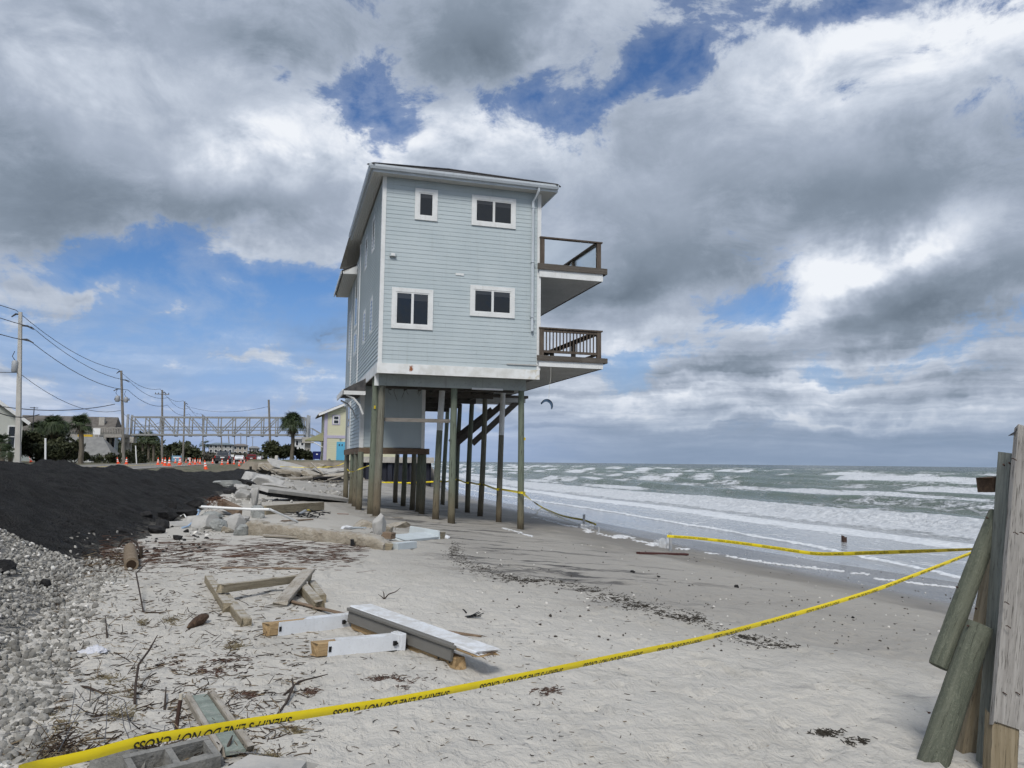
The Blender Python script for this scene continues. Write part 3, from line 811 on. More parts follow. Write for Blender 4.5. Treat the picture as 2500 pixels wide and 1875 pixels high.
MB().box(HX + 0.16, HX + HW - 0.16, HY + HL - 0.1, HY + HL, ZB, ZT - 0.05).build('back_wall', siding_m, house)
# corner boards
def cb(x0, x1, y0, y1, z0, z1, name='corner_board'): return MB().box(x0, x1, y0, y1, z0, z1).build(name, trim_m, house)
cb(HX - 0.036, HX + 0.085, HY - 0.036, HY - 0.002, ZB - 0.005, ZT)
cb(HX - 0.036, HX - 0.002, HY - 0.001, HY + 0.11, ZB - 0.005, ZT)
cb(HX + HW - 0.085, HX + HW + 0.036, HY - 0.036, HY - 0.002, ZB - 0.005, ZT)
cb(HX + HW + 0.002, HX + HW + 0.036, HY - 0.001, HY + 0.11, ZB - 0.005, ZT)
cb(HX - 0.05, HX - 0.003, HY + LEFT1 - 0.02, HY + LEFT1 + 0.12, ZB - 0.3, 11.5)
cb(HX - 0.07, HX - 0.023, HY + 10.0, HY + 10.14, ZB - 0.3, 11.05)
# windows
def window(x0, x1, z0, z1, panes, face='front', fixed=HY, casing=0.125):
    w = thing_part('window', house)
    c = casing if face == 'front' else 0.085; o = 0.05 if face == 'front' else 0.03; q = fixed
    def bx(a0, a1, b0, b1, d0, d1, nm, mat):
        if face == 'front': return MB().box(a0, a1, q - d1, q - d0, b0, b1).build(nm, mat, w)
        return MB().box(q - d1, q - d0, a0, a1, b0, b1).build(nm, mat, w)
    bx(x0, x0 + c, z0, z1, 0.004, o, 'casing', trim_m); bx(x1 - c, x1, z0, z1, 0.004, o, 'casing', trim_m)
    bx(x0 + c, x1 - c, z1 - c, z1, 0.004, o, 'casing', trim_m); bx(x0 + c, x1 - c, z0, z0 + c, 0.004, o, 'sill', trim_m)
    s = 0.038; i0, i1, j0, j1 = x0 + c, x1 - c, z0 + c, z1 - c
    n = panes; wd = (i1 - i0) / n
    for k in range(n):
        a0, a1 = i0 + k * wd, i0 + (k + 1) * wd
        mb = MB(); fr = []
        for (p0, p1, r0, r1) in ((a0, a0 + s, j0, j1), (a1 - s, a1, j0, j1), (a0 + s, a1 - s, j0, j0 + s), (a0 + s, a1 - s, j1 - s, j1)):
            if face == 'front': mb.box(p0, p1, q - 0.038, q - 0.005, r0, r1)
            else: mb.box(q - 0.028, q - 0.005, p0, p1, r0, r1)
        mb.build('sash', trim_m, w)
        pn = bx(a0 + s, a1 - s, j0 + s, j1 - s, 0.010, 0.027 if face == 'front' else 0.024, 'pane', pane_m)
        if face == 'front': bx(a0 + s + .002, a1 - s - .002, j1 - s - (j1 - j0) * (.16 + .05 * k), j1 - s - .002, 0.0272, 0.0285, 'pane_top_strip', pane_strip_m)  # slightly lighter grey strip on the face of each pane, along its top
    return w
def thing_part(name, parent):
    o = bpy.data.objects.new(name, None); o.empty_display_size = 0.1
    return link(o, parent, Matrix.Identity(4))
window(HX + 0.97, HX + 1.68, 10.46, 11.46, 1)
window(HX + 2.78, HX + 4.24, 10.46, 11.45, 2)
window(HX + 0.33, HX + 1.605, 7.01, 8.27, 2)
window(HX + 2.775, HX + 4.235, 7.545, 8.525, 2)
for (a, z0, z1) in ((2.1, 7.2, 8.43), (4.5, 7.2, 8.43), (2.1, 10.0, 11.2), (4.5, 9.95, 11.2)):
    window(HY + a, HY + a + 0.75, z0, z1, 1, 'left', HX)
for (a, z0, z1) in ((7.75, 7.25, 8.2), (7.75, 8.35, 10.9)):
    window(HY + a, HY + a + 1.2, z0, z1, 1, 'left', HX - 0.02)
window(HY + 11.0, HY + 11.7, 7.4, 9.6, 1, 'left', HX - 0.02)
# roof: hipped main roof, gutters, soffits
EF, EL, ER = 0.45, 0.47, 0.50
x0, x1, y0, y1 = HX - EL, HX + HW + ER, HY - EF, HY + LEFT1 + 0.3
zE = 11.915; hw = (x1 - x0) / 2; RH = hw * 0.425
rf = MB(); yr = y0 + hw; ye = HY + HL
rf.add([(x0, y0, zE), (x1, y0, zE), (x1, ye, zE), (x0, ye, zE), (x0 + hw, yr, zE + RH), (x0 + hw, ye - hw, zE + RH)],
       [(0, 1, 4), (1, 2, 5, 4), (2, 3, 5), (3, 0, 4, 5), (0, 3, 2, 1)])
rf.m = [0, 0, 0, 0, 1]
roof = rf.build('roof', [shingle_m, soffit_m], house)
rc = MB()
for a, c_ in (((x0, y0, zE), (x0 + hw, yr, zE + RH)), ((x1, y0, zE), (x0 + hw, yr, zE + RH)), ((x0 + hw, yr, zE + RH), (x0 + hw, ye - hw, zE + RH))):
    rc.beam(a, c_, 0.26, 0.035)
rc.build('ridge_cap', shingle_m, roof)
MB().box(x0 + 0.09, x1 - 0.09, y0 + 0.09, HY - 0.04, ZT - 0.03, ZT - 0.005).build('front_soffit', soffit_m, house)
MB().box(x0 + 0.09, HX - 0.055, HY - 0.038, y1 - 0.02, ZT - 0.031, ZT - 0.006).build('left_soffit', soffit_m, house)
MB().box(HX + HW + 0.038, x1 - 0.09, HY - 0.038, ye - 0.02, ZT - 0.031, ZT - 0.006).build('right_soffit', soffit_m, house)
def gutter(pts, name='gutter'):
    prof = [(0, 0.0), (0.015, -0.115), (0.09, -0.13), (0.125, -0.06), (0.13, 0.0), (0.11, 0.0), (0.10, -0.05), (0.02, -0.05)]
    mb = MB(); n = len(prof); v = []
    for (p, o) in pts:
        v += [(p[0] + o[0] * a, p[1] + o[1] * a, p[2] + b_) for a, b_ in prof]
    f = [(i * n + k, i * n + (k + 1) % n, (i + 1) * n + (k + 1) % n, (i + 1) * n + k) for i in range(len(pts) - 1) for k in range(n)]
    f += [tuple(range(n)), tuple(range((len(pts) - 1) * n, len(pts) * n))[::-1]]
    return mb.add(v, f).build(name, gutter_m, roof)
gutter([((x1 - 0.02, y0 + 0.09, zE), (0, -1)), ((x0 + 0.09, y0 + 0.09, zE), (-1, -1)), ((x0 + 0.09, y1, zE), (-1, 0))])
MB().box(x0 + 0.09, x1 - 0.02, y0 + 0.075, y0 + 0.089, ZT - 0.04, zE - 0.01).build('fascia', gutter_m, roof)
MB().box(x0 + 0.075, x0 + 0.089, y0 + 0.09, y1, ZT - 0.04, zE - 0.01).build('fascia', gutter_m, roof)
MB().box(x1 - 0.089, x1 - 0.02, y0 + 0.09, ye, ZT - 0.04, zE - 0.01).build('fascia', gutter_m, roof)
# lower eave of the entrance bay on the street side
lr = MB(); xb, yb0, yb1 = HX - 0.62, HY + 8.5, HY + HL + 0.2
lr.add([(xb, yb0, 10.72), (HX - 0.03, yb0, 11.02), (HX - 0.03, yb0, 10.62), (xb + 0.04, yb0, 10.60), (xb, yb1, 10.72), (HX - 0.03, yb1, 11.02), (HX - 0.03, yb1, 10.62), (xb + 0.04, yb1, 10.60)],
       [(0, 3, 2, 1), (4, 5, 6, 7), (0, 1, 5, 4), (1, 2, 6, 5), (2, 3, 7, 6), (3, 0, 4, 7)])
bay = lr.build('bay_eave', soffit_m, house)
MB().hexa([(xb - 0.03, yb0 - 0.03, 10.73), (HX - 0.028, yb0 - 0.03, 11.04), (HX - 0.028, yb1 + 0.03, 11.04), (xb - 0.03, yb1 + 0.03, 10.73), (xb - 0.03, yb0 - 0.03, 10.76), (HX - 0.028, yb0 - 0.03, 11.07), (HX - 0.028, yb1 + 0.03, 11.07), (xb - 0.03, yb1 + 0.03, 10.76)]).build('shingles', shingle_m, bay)
MB().add([(xb + 0.03, yb0 - 0.02, 10.62), (HX - 0.04, yb0 - 0.02, 10.64), (HX - 0.04, yb0 - 0.02, 11.0), (xb + 0.03, yb0 - 0.004, 10.62), (HX - 0.04, yb0 - 0.004, 10.64), (HX - 0.04, yb0 - 0.004, 11.0)], [(0, 1, 2), (3, 5, 4), (0, 3, 4, 1), (1, 4, 5, 2), (2, 5, 3, 0)]).build('gable_end', trim_m, bay)
MB().box(xb - 0.07, xb - 0.032, yb0, yb1, 10.60, 10.74).build('gutter', gutter_m, bay)
# downspout with an elbow at the eave
ds = MB()
ds.tube([(HX + 4.90, y0 + 0.05, 11.80), (HX + 4.90, y0 + 0.06, 11.68), (HX + 4.86, HY - 0.16, 11.50), (HX + 4.81, HY - 0.085, 11.40), (HX + 4.81, HY - 0.085, 7.16)], 0.046, 8)
dsp = ds.build('downspout', gutter_m, house, True)
for zz in (11.2, 9.4, 7.6): MB().box(HX + 4.755, HX + 4.865, HY - 0.14, HY - 0.03, zz, zz + 0.025).build('strap', gutter_m, dsp)
vb = MB().box(HX + 0.235, HX + 0.42, HY - 0.07, HY - 0.026, 9.20, 9.34).build('meter_box', siding_m, house)
MB().box(HX + 0.22, HX + 0.435, HY - 0.085, HY - 0.071, 9.205, 9.22).build('hood_lip', dark_m, vb)
MB().box(HX + 0.27, HX + 0.385, HY - 0.08, HY - 0.071, 9.24, 9.32).build('cover', trim_m, vb)
MB().box(HX + 2.30, HX + 2.56, HY - 0.031, HY - 0.026, 8.80, 8.87).build('patch', trim_m, house)
# skirt boards and the underside
MB().box(HX - 0.065, HX + HW + 0.002, HY - 0.075, HY - 0.03, 5.62, 5.925).build('skirt_board', skirt_m, house)
MB().box(HX - 0.065, HX - 0.03, HY - 0.029, HY + LEFT1, 5.62, 5.925).build('skirt_board', skirt_m, house)
MB().box(HX - 0.06, HX + HW, HY - 0.03, HY - 0.001, 5.926, 5.934).build('skirt_flashing', trim_m, house)
MB().box(HX - 0.028, HX + HW - 0.002, HY - 0.028, HY + 0.46, 5.66, 5.69).build('front_overhang_soffit', soffit_m, house)
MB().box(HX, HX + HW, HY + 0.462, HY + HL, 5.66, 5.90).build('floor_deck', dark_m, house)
hb = MB().box(HX - 0.045, HX + 4.80, HY + 0.47, HY + 0.53, 5.30, 5.655).build('header_beam', paint('faded_header_paint', (0.30, 0.33, 0.32), 0.7, 0.15, 1.5, 0.35, (0.11, 0.10, 0.08)), house)
MB().box(HX - 0.07, HX + 0.06, HY + 0.44, HY + 0.469, 5.285, 5.655).build('end_trim', trim_m, hb)
MB().box(HX + 3.0, HX + 4.02, HY + 0.455, HY + 0.469, 5.275, 5.335).build('loose_trim', trim_m, hb)
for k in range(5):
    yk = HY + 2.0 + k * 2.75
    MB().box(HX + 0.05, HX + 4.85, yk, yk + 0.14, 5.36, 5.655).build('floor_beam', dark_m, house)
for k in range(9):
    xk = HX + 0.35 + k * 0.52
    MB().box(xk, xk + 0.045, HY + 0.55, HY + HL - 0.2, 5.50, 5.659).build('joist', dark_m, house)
# pilings
pile_m, g, b = new_mat('treated_piling')
p = g.coord('Object'); wp = g.pos(); rnd = g.n.new('ShaderNodeObjectInfo').outputs['Random']
po = g.vmath('ADD', wp, g.comb(g.math('MULTIPLY', rnd, 31.0), 0.0, g.math('MULTIPLY', rnd, 17.0)))
gr = g.noise(g.vmath('MULTIPLY', po, (9, 9, 0.7)), 1.6, 6, 0.65, 0.5); bl = g.noise(g.vmath('MULTIPLY', po, (1, 1, 0.6)), 1.4, 5, 0.6)
zz = g.math('ADD', g.sep(p)[2], g.math('MULTIPLY', g.math('SUBTRACT', bl, 0.5), 1.2))
col = g.mix(g.rng(gr, 0.3, 0.7), (0.125, 0.118, 0.092), (0.20, 0.195, 0.155))
col = g.mix(g.rng(g.math('ADD', rnd, g.math('MULTIPLY', bl, 0.6)), 0.6, 1.1, 0.0, 0.7), col, (0.13, 0.165, 0.125))
col = g.mix(g.rng(zz, 1.7, 0.2, 0.0, 0.65), col, (0.135, 0.098, 0.058))
col = g.mix(g.rng(g.sep(p)[2], 0.38, 0.05, 0.0, 0.75), col, (0.045, 0.036, 0.024))
col = g.mix(g.math('MULTIPLY', g.rng(g.noise(g.vmath('MULTIPLY', po, (22, 22, 1.2)), 2, 4, 0.6), 0.58, 0.66), 0.75), col, (0.02, 0.018, 0.014))
setb(b, g, col, 0.9, g.bump(gr, 0.5, 0.012), 0.2)
white_pile_m = paint('white_painted_piling', (0.60, 0.61, 0.60), 0.7, 0.12, 2.5, 0.35, (0.16, 0.14, 0.11))
tape_scrap_m = plain('yellow_tag', (0.55, 0.42, 0.02), 0.5)
def piling(e, n, top, r=0.115, lean=(0, 0), paint_above=None, seed=0):
    x, y = HX + e, HY + n
    z0 = float(ground_h(x, y)) - 0.35
    rg = random.Random(seed * 7 + 3)
    L = top - z0; k = 9; pts = []; rs = []
    bw = (rg.uniform(-0.03, 0.03), rg.uniform(-0.03, 0.03))
    for i in range(k + 1):
        t = i / k
        s_ = math.sin(t * math.pi)
        pts.append((lean[0] * t + bw[0] * s_, lean[1] * t + bw[1] * s_, 0.0 - 0.35 + L * t))
        rs.append(r * (1.0 - 0.13 * t) * rg.uniform(0.985, 1.015))
    mb = MB().tube(pts, rs, 14)
    if paint_above is not None:
        z00 = z0 + 0.35
        for fi, f in enumerate(mb.f):
            if sum(mb.v[i][2] for i in f) / len(f) + z00 > paint_above: mb.m[fi] = 1
    o = mb.build('piling', [pile_m, white_pile_m], house, True, Matrix.Translation((x, y, z0 + 0.35)))
    return o
P_ = {}
P_['f'] = piling(0.11, 0.62, 5.32, 0.120, (0.08, 0.0), seed=1)
P_['g'] = piling(2.44, 0.62, 5.32, 0.115, (0.02, 0), seed=2)
P_['c'] = piling(4.70, 0.62, 5.32, 0.108, (-0.02, 0), seed=3)
P_['w'] = piling(2.24, 2.2, 5.66, 0.112, (0.16, 0), 3.78, seed=4)
piling(0.02, 1.32, 5.66, 0.118, (0.05, 0.0), seed=5)
P_['p2'] = piling(4.71, 3.31, 5.66, 0.105, (0.12, 0), 3.72, seed=6)
P_['p3'] = piling(4.78, 6.34, 5.66, 0.112, (0.16, 0), seed=7)
P_['p4'] = piling(4.92, 9.05, 5.66, 0.112, (0.14, 0), seed=8)
P_['p5'] = piling(5.02, 11.8, 5.66, 0.112, (0.12, 0), seed=9)
P_['p6'] = piling(5.05, 15.1, 5.9, 0.112, (0.20, 0), seed=10)
for i, (e, n, tp) in enumerate(((2.21, 4.8, 3.30), (2.28, 7.36, 3.30), (2.26, 9.63, 3.30), (2.35, 12.6, 3.30), (-0.12, 3.9, 3.30), (-0.10, 5.77, 3.30), (-0.08, 7.57, 3.30), (0.02, 11.53, 5.66))):
    piling(e, n, tp, 0.112, ((0.05 if e > 1 else 0.03), 0), seed=20 + i)
piling(2.30, 6.0, 5.66, 0.11, (0.05, 0), seed=41)
MB().box(HX + 0.20, HX + 2.36, HY + 0.70, HY + 0.745, 4.21, 4.325).build('brace_board', wood('grey_brace', (0.16, 0.145, 0.125), (0.24, 0.22, 0.20), 0.85, 'x', 2.5, 0.2, local=False), house)
# yellow inspection tags nailed to two pilings
MB().box(HX + 4.755, HX + 4.80, HY + 0.49, HY + 0.515, 3.70, 3.79).build('yellow_tag', tape_scrap_m, house)
MB().box(HX + 0.02, HX + 0.07, HY + 1.17, HY + 1.20, 4.62, 4.72).build('yellow_tag', tape_scrap_m, house)
# enclosed ground-floor room with its own siding, beam, door and canopy
RY = HY + 4.25
room = thing_part('ground_room', house)
MB().box(HX - 0.09, HX + 2.14, RY, RY + 0.12, 3.46, 5.645).build('room_wall', wall_in, room)
siding(room, 'front', HX - 0.06, HX + 2.12, 3.47, 5.64, 0.1325, RY, seed=11)
MB().box(HX - 0.09, HX + 0.03, RY + 0.121, RY + 7.0, 3.46, 5.6).build('room_wall', wall_in, room)
siding(room, 'left', RY + 0.08, RY + 4.2, 3.47, 5.6, 0.1325, HX - 0.09, seed=12)
MB().box(HX + 2.02, HX + 2.135, RY + 0.121, RY + 7.0, 3.46, 5.6).build('room_wall', siding_m, room)
for (a0, a1, b0, b1) in ((HX - 0.125, HX + 0.02, RY - 0.04, RY - 0.001), (HX - 0.125, HX - 0.092, RY, RY + 0.13), (HX + 2.06, HX + 2.18, RY - 0.04, RY - 0.001)):
    MB().box(a0, a1, b0, b1, 3.45, 5.63).build('corner_trim', trim_m, room)
beam_m = wood('brown_floor_beam', (0.115, 0.078, 0.052), (0.19, 0.14, 0.10), 0.85, 'x', 2.0, 0.3, local=False, stain=0.5)
MB().box(HX - 0.13, HX + 2.36, RY - 0.06, RY + 0.10, 3.235, 3.445).build('floor_beam', beam_m, room)
MB().box(HX - 0.13, HX + 0.03, RY + 0.101, RY + 7.0, 3.235, 3.445).build('floor_beam', beam_m, room)
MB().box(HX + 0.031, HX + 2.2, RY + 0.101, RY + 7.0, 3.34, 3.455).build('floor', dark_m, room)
door = MB().box(HX - 0.13, HX - 0.094, RY + 4.35, RY + 5.35, 3.47, 5.4).build('door', trim_m, room)
MB().box(HX - 0.135, HX - 0.131, RY + 4.5, RY + 5.2, 4.4, 5.2).build('glazing', pane_m, door)
MB().tube([(HX - 0.135, RY + 4.45, 4.35), (HX - 0.2, RY + 4.45, 4.35), (HX - 0.2, RY + 4.56, 4.35)], 0.014, 6).build('handle', dark_m, door)
can = MB()
cy0, cy1 = HY + 3.1, HY + 6.0
can.hexa([(HX - 0.80, cy0, 5.30), (HX - 0.07, cy0, 5.30), (HX - 0.07, cy1, 5.30), (HX - 0.80, cy1, 5.30), (HX - 0.80, cy0, 5.38), (HX - 0.07, cy0 + 0.1, 5.78), (HX - 0.07, cy1, 5.78), (HX - 0.80, cy1, 5.38)])
cano = can.build('entry_canopy', shingle_m, house)
MB().box(HX - 0.83, HX - 0.07, cy0 - 0.04, cy0 - 0.001, 5.20, 5.33).build('canopy_fascia', trim_m, cano)
MB().box(HX - 0.84, HX - 0.801, cy0 - 0.04, cy1, 5.20, 5.37).build('canopy_fascia', trim_m, cano)
for yk in (cy0 + 0.05, cy1 - 0.15):
    MB().tube([(HX - 0.70, yk, 5.2), (HX - 0.45, yk, 5.08), (HX - 0.25, yk, 4.85), (HX - 0.13, yk, 4.55)], 0.035, 6).build('bracket', trim_m, cano)
# torn insulation and wires hanging under the header
for k in range(7):
    rg = random.Random(50 + k); xk = HX + rg.uniform(0.35, 1.4); yk = HY + 0.6 + rg.uniform(0, 0.3)
    MB().tube([(xk, yk, 5.32), (xk + rg.uniform(-.05, .05), yk, 5.15), (xk + rg.uniform(-.12, .12), yk, 4.8 + rg.uniform(0, .3))], 0.006, 4).build('hanging_wire', dark_m, house)

# --- balconies on the sea side
def balcony(z_top, z_mid, z_low, z_rail, glass):
    bal = thing_part('balcony', house)
    xo = HX + 7.18; yn = HY - 0.09; yf = HY + 11.5
    # deck edge boards and fascia
    MB().box(HX + 4.97, HX + 7.39, yn - 0.05, yn - 0.005, z_mid, z_top).build('edge_board', deck_m, bal)
    MB().box(HX + 7.345, HX + 7.39, yn - 0.004, yf, z_mid, z_top).build('edge_board', deck_m, bal)
    MB().box(HX + 5.11, HX + 7.345, yn, yf, z_top - 0.04, z_top - 0.005).build('deck_boards', deck_m, bal)
    MB().box(HX + 5.04, HX + 7.25, yn, yn + 0.04, z_low, z_mid - 0.001).build('fascia', trim_m, bal)
    MB().box(HX + 7.21, HX + 7.25, yn + 0.041, yf, z_low, z_mid - 0.001).build('fascia', deck_m, bal)
    MB().box(HX + 5.07 if glass else HX + 4.0, HX + 7.20, yn + 0.041, yf, z_low + 0.012, z_low + 0.05).build('underside', white_under_m, bal)
    # posts and rails
    posts = [(HX + 5.065, yn), (HX + 7.04, yn)] + [(HX + 7.04, yn + 2.3 * k) for k in range(1, 6)]
    for (px_, py_) in posts:
        MB().box(px_, px_ + 0.145, py_, py_ + 0.10, z_top, z_rail - 0.045).build('post', rail_m, bal)
    MB().box(HX + 5.05, HX + 7.235, yn - 0.02, yn + 0.13, z_rail - 0.044, z_rail).build('top_rail', rail_m, bal)
    MB().box(HX + 7.02, HX + 7.20, yn + 0.131, yf, z_rail - 0.044, z_rail).build('top_rail', rail_m, bal)
    if glass:
        MB().box(HX + 5.212, HX + 7.038, yn + 0.045, yn + 0.055, z_top + 0.02, z_rail - 0.046).build('glass_panel', clear_m, bal)
        for k in range(5):
            MB().box(HX + 7.10, HX + 7.11, yn + 0.11 + 2.3 * k, yn + 2.28 + 2.3 * k, z_top + 0.05, z_rail - 0.046).build('glass_panel', clear_m, bal)
    else:
        MB().box(HX + 5.212, HX + 7.038, yn + 0.02, yn + 0.08, z_rail - 0.14, z_rail - 0.055).build('upper_rail', rail_m, bal)
        MB().box(HX + 5.212, HX + 7.038, yn + 0.02, yn + 0.08, z_top + 0.10, z_top + 0.18).build('lower_rail', rail_m, bal)
        for k in range(15):
            xk = HX + 5.29 + k * 0.116
            MB().box(xk, xk + 0.034, yn + 0.033, yn + 0.067, z_top + 0.181, z_rail - 0.141).build('baluster', rail_m, bal)
        MB().box(HX + 7.08, HX + 7.14, yn + 0.131, yf, z_rail - 0.14, z_rail - 0.05).build('upper_rail', rail_m, bal)
        MB().box(HX + 7.08, HX + 7.14, yn + 0.131, yf, z_top + 0.10, z_top + 0.18).build('lower_rail', rail_m, bal)
    return bal
balcony(9.39, 9.20, 8.96, 10.29, True)
balcony(6.40, 6.235, 6.05, 7.315, False)
# rear stair from the lower deck: three sloping boards and a landing
SY = HY + 10.4
stair = thing_part('stair', house)
for (a, b_, dy) in (((4.60, 3.86), (6.55, 5.42), 0.9), ((4.80, 3.80), (6.98, 5.68), 0.45), ((5.42, 3.80), (7.62, 5.86), 0.0)):
    MB().beam((HX + a[0], SY + dy, a[1]), (HX + b_[0], SY + dy, b_[1]), 0.06, 0.26, mi=0).build('stringer', deck_m, stair)
MB().box(HX + 5.6, HX + 7.98, SY - 0.15, SY + 1.6, 5.90, 6.02).build('landing', deck_m, stair)
MB().box(HX + 5.4, HX + 7.85, SY - 0.13, SY + 1.5, 5.70, 5.895).build('landing_fascia', white_under_m, stair)

# ================================================================== street side: poles, footbridge, houses, palms, cones
V3 = lambda p: Vector((float(p[0]), float(p[1]), float(p[2])))
pole_wood = wood('pole_timber', (0.17, 0.155, 0.135), (0.25, 0.235, 0.21), 0.9, 'z', 1.5, 0.2, local=False)
pole_conc = stone('pole_concrete', (0.40, 0.385, 0.355), (0.47, 0.455, 0.42), 1.2, 0.85, 0.1, 0.01, 0.15)
iron_m = plain('dark_iron', (0.035, 0.035, 0.038), 0.5, 0.3, 3, 0.5)
galv_m = plain('grey_galvanised', (0.30, 0.315, 0.33), 0.5, 0.12, 1.0, 0.5)
conc_m = stone('pale_concrete', (0.33, 0.31, 0.28), (0.43, 0.41, 0.37), 2.2, 0.9, 0.4, 0.03, 0.3)
GZ = 2.3
def line_pole(base, top, r, label, conc=False, arms=(), boxes=(), spurs=(), group=None):
    root = thing('utility_pole', label, 'utility pole', base, group)
    b_, t_ = V3(base), V3(top)
    if conc:
        mb = MB(); d = t_ - b_; v = []
        for q, w in ((b_ - Vector((0, 0, .5)), r * 1.25), (t_, r * 0.72)):
            v += [q + Vector((sx * w, sy * w, 0)) for sx, sy in ((-1, -1), (1, -1), (1, 1), (-1, 1))]
        mb.hexa(v).build('pole_shaft', pole_conc, root)
    else:
        MB().tube([b_ - Vector((0, 0, .5)), b_.lerp(t_, .5), t_], [r * 1.15, r, r * 0.82], 10).build('pole_shaft', pole_wood, root, True)
    for (f, ln) in arms:
        q = b_.lerp(t_, f)
        a = MB().beam(q + Vector((-ln, -0.15, 0)), q + Vector((ln, -0.15, 0)), 0.10, 0.12).build('crossarm', pole_wood, root)
        for s_ in (-0.92, -0.5, 0.5, 0.92):
            MB().lathe([(0.05, 0), (0.07, 0.08), (0.05, 0.16), (0.03, 0.22)], 6, tuple(q + Vector((ln * s_, -0.15, 0.06)))).build('insulator', iron_m, a)
    for (f, side) in spurs:                                  # standoff insulators
        q = b_.lerp(t_, f)
        MB().tube([q, q + Vector((side * 0.55, -0.05, 0.0)), q + Vector((side * 1.05, -0.1, -0.28))], [0.05, 0.09, 0.05], 6).build('standoff_insulator', iron_m, root)
    for (f, dx, w, h) in boxes:
        q = b_.lerp(t_, f)
        bx = MB().lathe([(w * .8, 0), (w, 0.08), (w, h - 0.1), (w * .7, h)], 10, tuple(q + Vector((dx, -0.1, 0)))).build('transformer', galv_m, root, True)
        MB().tube([q + Vector((dx, -0.1, h)), q + Vector((dx - .25, -0.1, h + .35)), q + Vector((dx - .1, -0.1, h + .8))], 0.03, 5).build('cable', iron_m, bx)
    return root
def at2(px, py, d): return at_d(px, py, d)
poles = []
pd = [((45, 1122), (50, 762), 65), ((303, 1131), (296, 905), 100), ((396, 1128), (396, 952), 128), ((447, 1122), (451, 980), 158), ((496, 1122), (495, 1012), 205)]
plab = ['tall square concrete power pole with a transformer beside the white gabled house',
        'leaning wooden power pole with transformers standing before the footbridge end',
        'wooden power pole with a crossarm at the top, seen through the footbridge truss',
        'wooden power pole with a side insulator, second behind the footbridge',
        'slim wooden power pole behind the middle of the footbridge']
tops = []
for i, (b0, t0, d) in enumerate(pd):
    b_ = at2(*b0, d); b_[2] = GZ; t_ = at2(*t0, d)
    tops.append(V3(t_))
    line_pole(tuple(b_), tuple(t_), 0.165 if i == 0 else 0.17, plab[i], i == 0, arms=(((0.94, 1.1),) if i == 2 else (((0.68, 0.9),) if i == 1 else ())),
              boxes=(((0.60, -0.35, 0.26, 1.0),) if i == 0 else (((0.66, -0.55, 0.28, 0.8), (0.655, 0.45, 0.24, 0.7)) if i == 1 else ())),
              spurs=(((0.985, -0.6), (0.91, 1.0), (0.82, 1.0)) if i == 0 else (((0.99, -0.5), (0.90, 0.9), (0.80, -0.9)) if i == 1 else ((0.97, 0.6),))), group='power poles along the street')
b_ = at2(661, 1119, 112); t_ = at2(656, 976, 112)
line_pole(tuple(b_), tuple(t_), 0.17, 'leaning bare wooden pole standing beside the windblown palm', arms=())
lone_top = V3(t_)
for i, (bx, tx, ty, d) in enumerate(((543, 539, 1040, 250), (562, 557, 1048, 290), (574, 572, 1047, 330), (588, 588, 1056, 380), (603, 602, 1058, 430), (617, 617, 1066, 500))):
    b_ = at2(bx, 1124, d); b_[2] = GZ
    root = thing('utility_pole', ('nearest', 'second', 'third', 'fourth', 'fifth', 'farthest')[i] + ' of the thin far power poles receding under the footbridge', 'utility pole', tuple(b_), 'far power poles in the receding row')
    t_ = at2(tx, ty, d)
    MB().tube([V3(b_), V3(t_)], 0.2, 6).build('pole_shaft', pole_wood, root)
    MB().beam(V3(t_) + Vector((-1.2, 0, -0.6)), V3(t_) + Vector((1.2, 0, -0.6)), 0.12, 0.14).build('crossarm', pole_wood, root)
# wires sagging from pole to pole
def sag(a, b, s, n=10):
    return [a.lerp(b, i / n) - Vector((0, 0, s * 4 * (i / n) * (1 - i / n))) for i in range(n + 1)]
prev = tops[0] + (tops[0] - tops[1]) * 1.15
prev.z = tops[0].z + 0.3
chain = [prev] + tops + [tops[-1] + (tops[-1] - tops[-2])]
for nm, off, rr, lab in (('high', (-0.35, 0, 0.15), 0.030, 'topmost power line running between the street poles'), ('mid', (0.95, 0, -1.25), 0.030, 'second power line below the pole tops along the street'), ('low', (0.95, 0, -2.5), 0.034, 'third power line sagging along the street poles'), ('phone', (0.2, 0, -5.2), 0.026, 'lowest thin cable strung along the street poles')):
    pts = []
    for i in range(len(chain) - 1):
        o = Vector(off); seg = sag(chain[i] + o, chain[i + 1] + o, 0.9 if nm != 'phone' else 1.3)
        pts += seg if i == 0 else seg[1:]
    tag(MB().tube(pts, rr, 4).build('power_line', iron_m), lab, 'cable', 'power lines along the street')
q1 = tops[2] + Vector((0.6, 0, -1.2))
tag(MB().tube(sag(tops[3] + Vector((.3, 0, -.9)), lone_top + Vector((0, 0, -1.0)), 1.0), 0.022, 4).build('power_line', iron_m), 'thin cable crossing the street to the lone leaning pole', 'cable')
tag(MB().tube(sag(V3(at2(0, 992, 80)), tops[1] + Vector((-0.5, 0, -4.4)), 0.6), 0.045, 4).build('power_line', iron_m), 'cable coming in level from the left to the transformer pole', 'cable')
tag(MB().tube(sag(V3(at2(-20, 1000, 62)), V3(at2(96, 1012, 66)), 0.4), 0.04, 4).build('power_line', iron_m), 'black service drop passing the white gabled house to the concrete pole', 'cable')

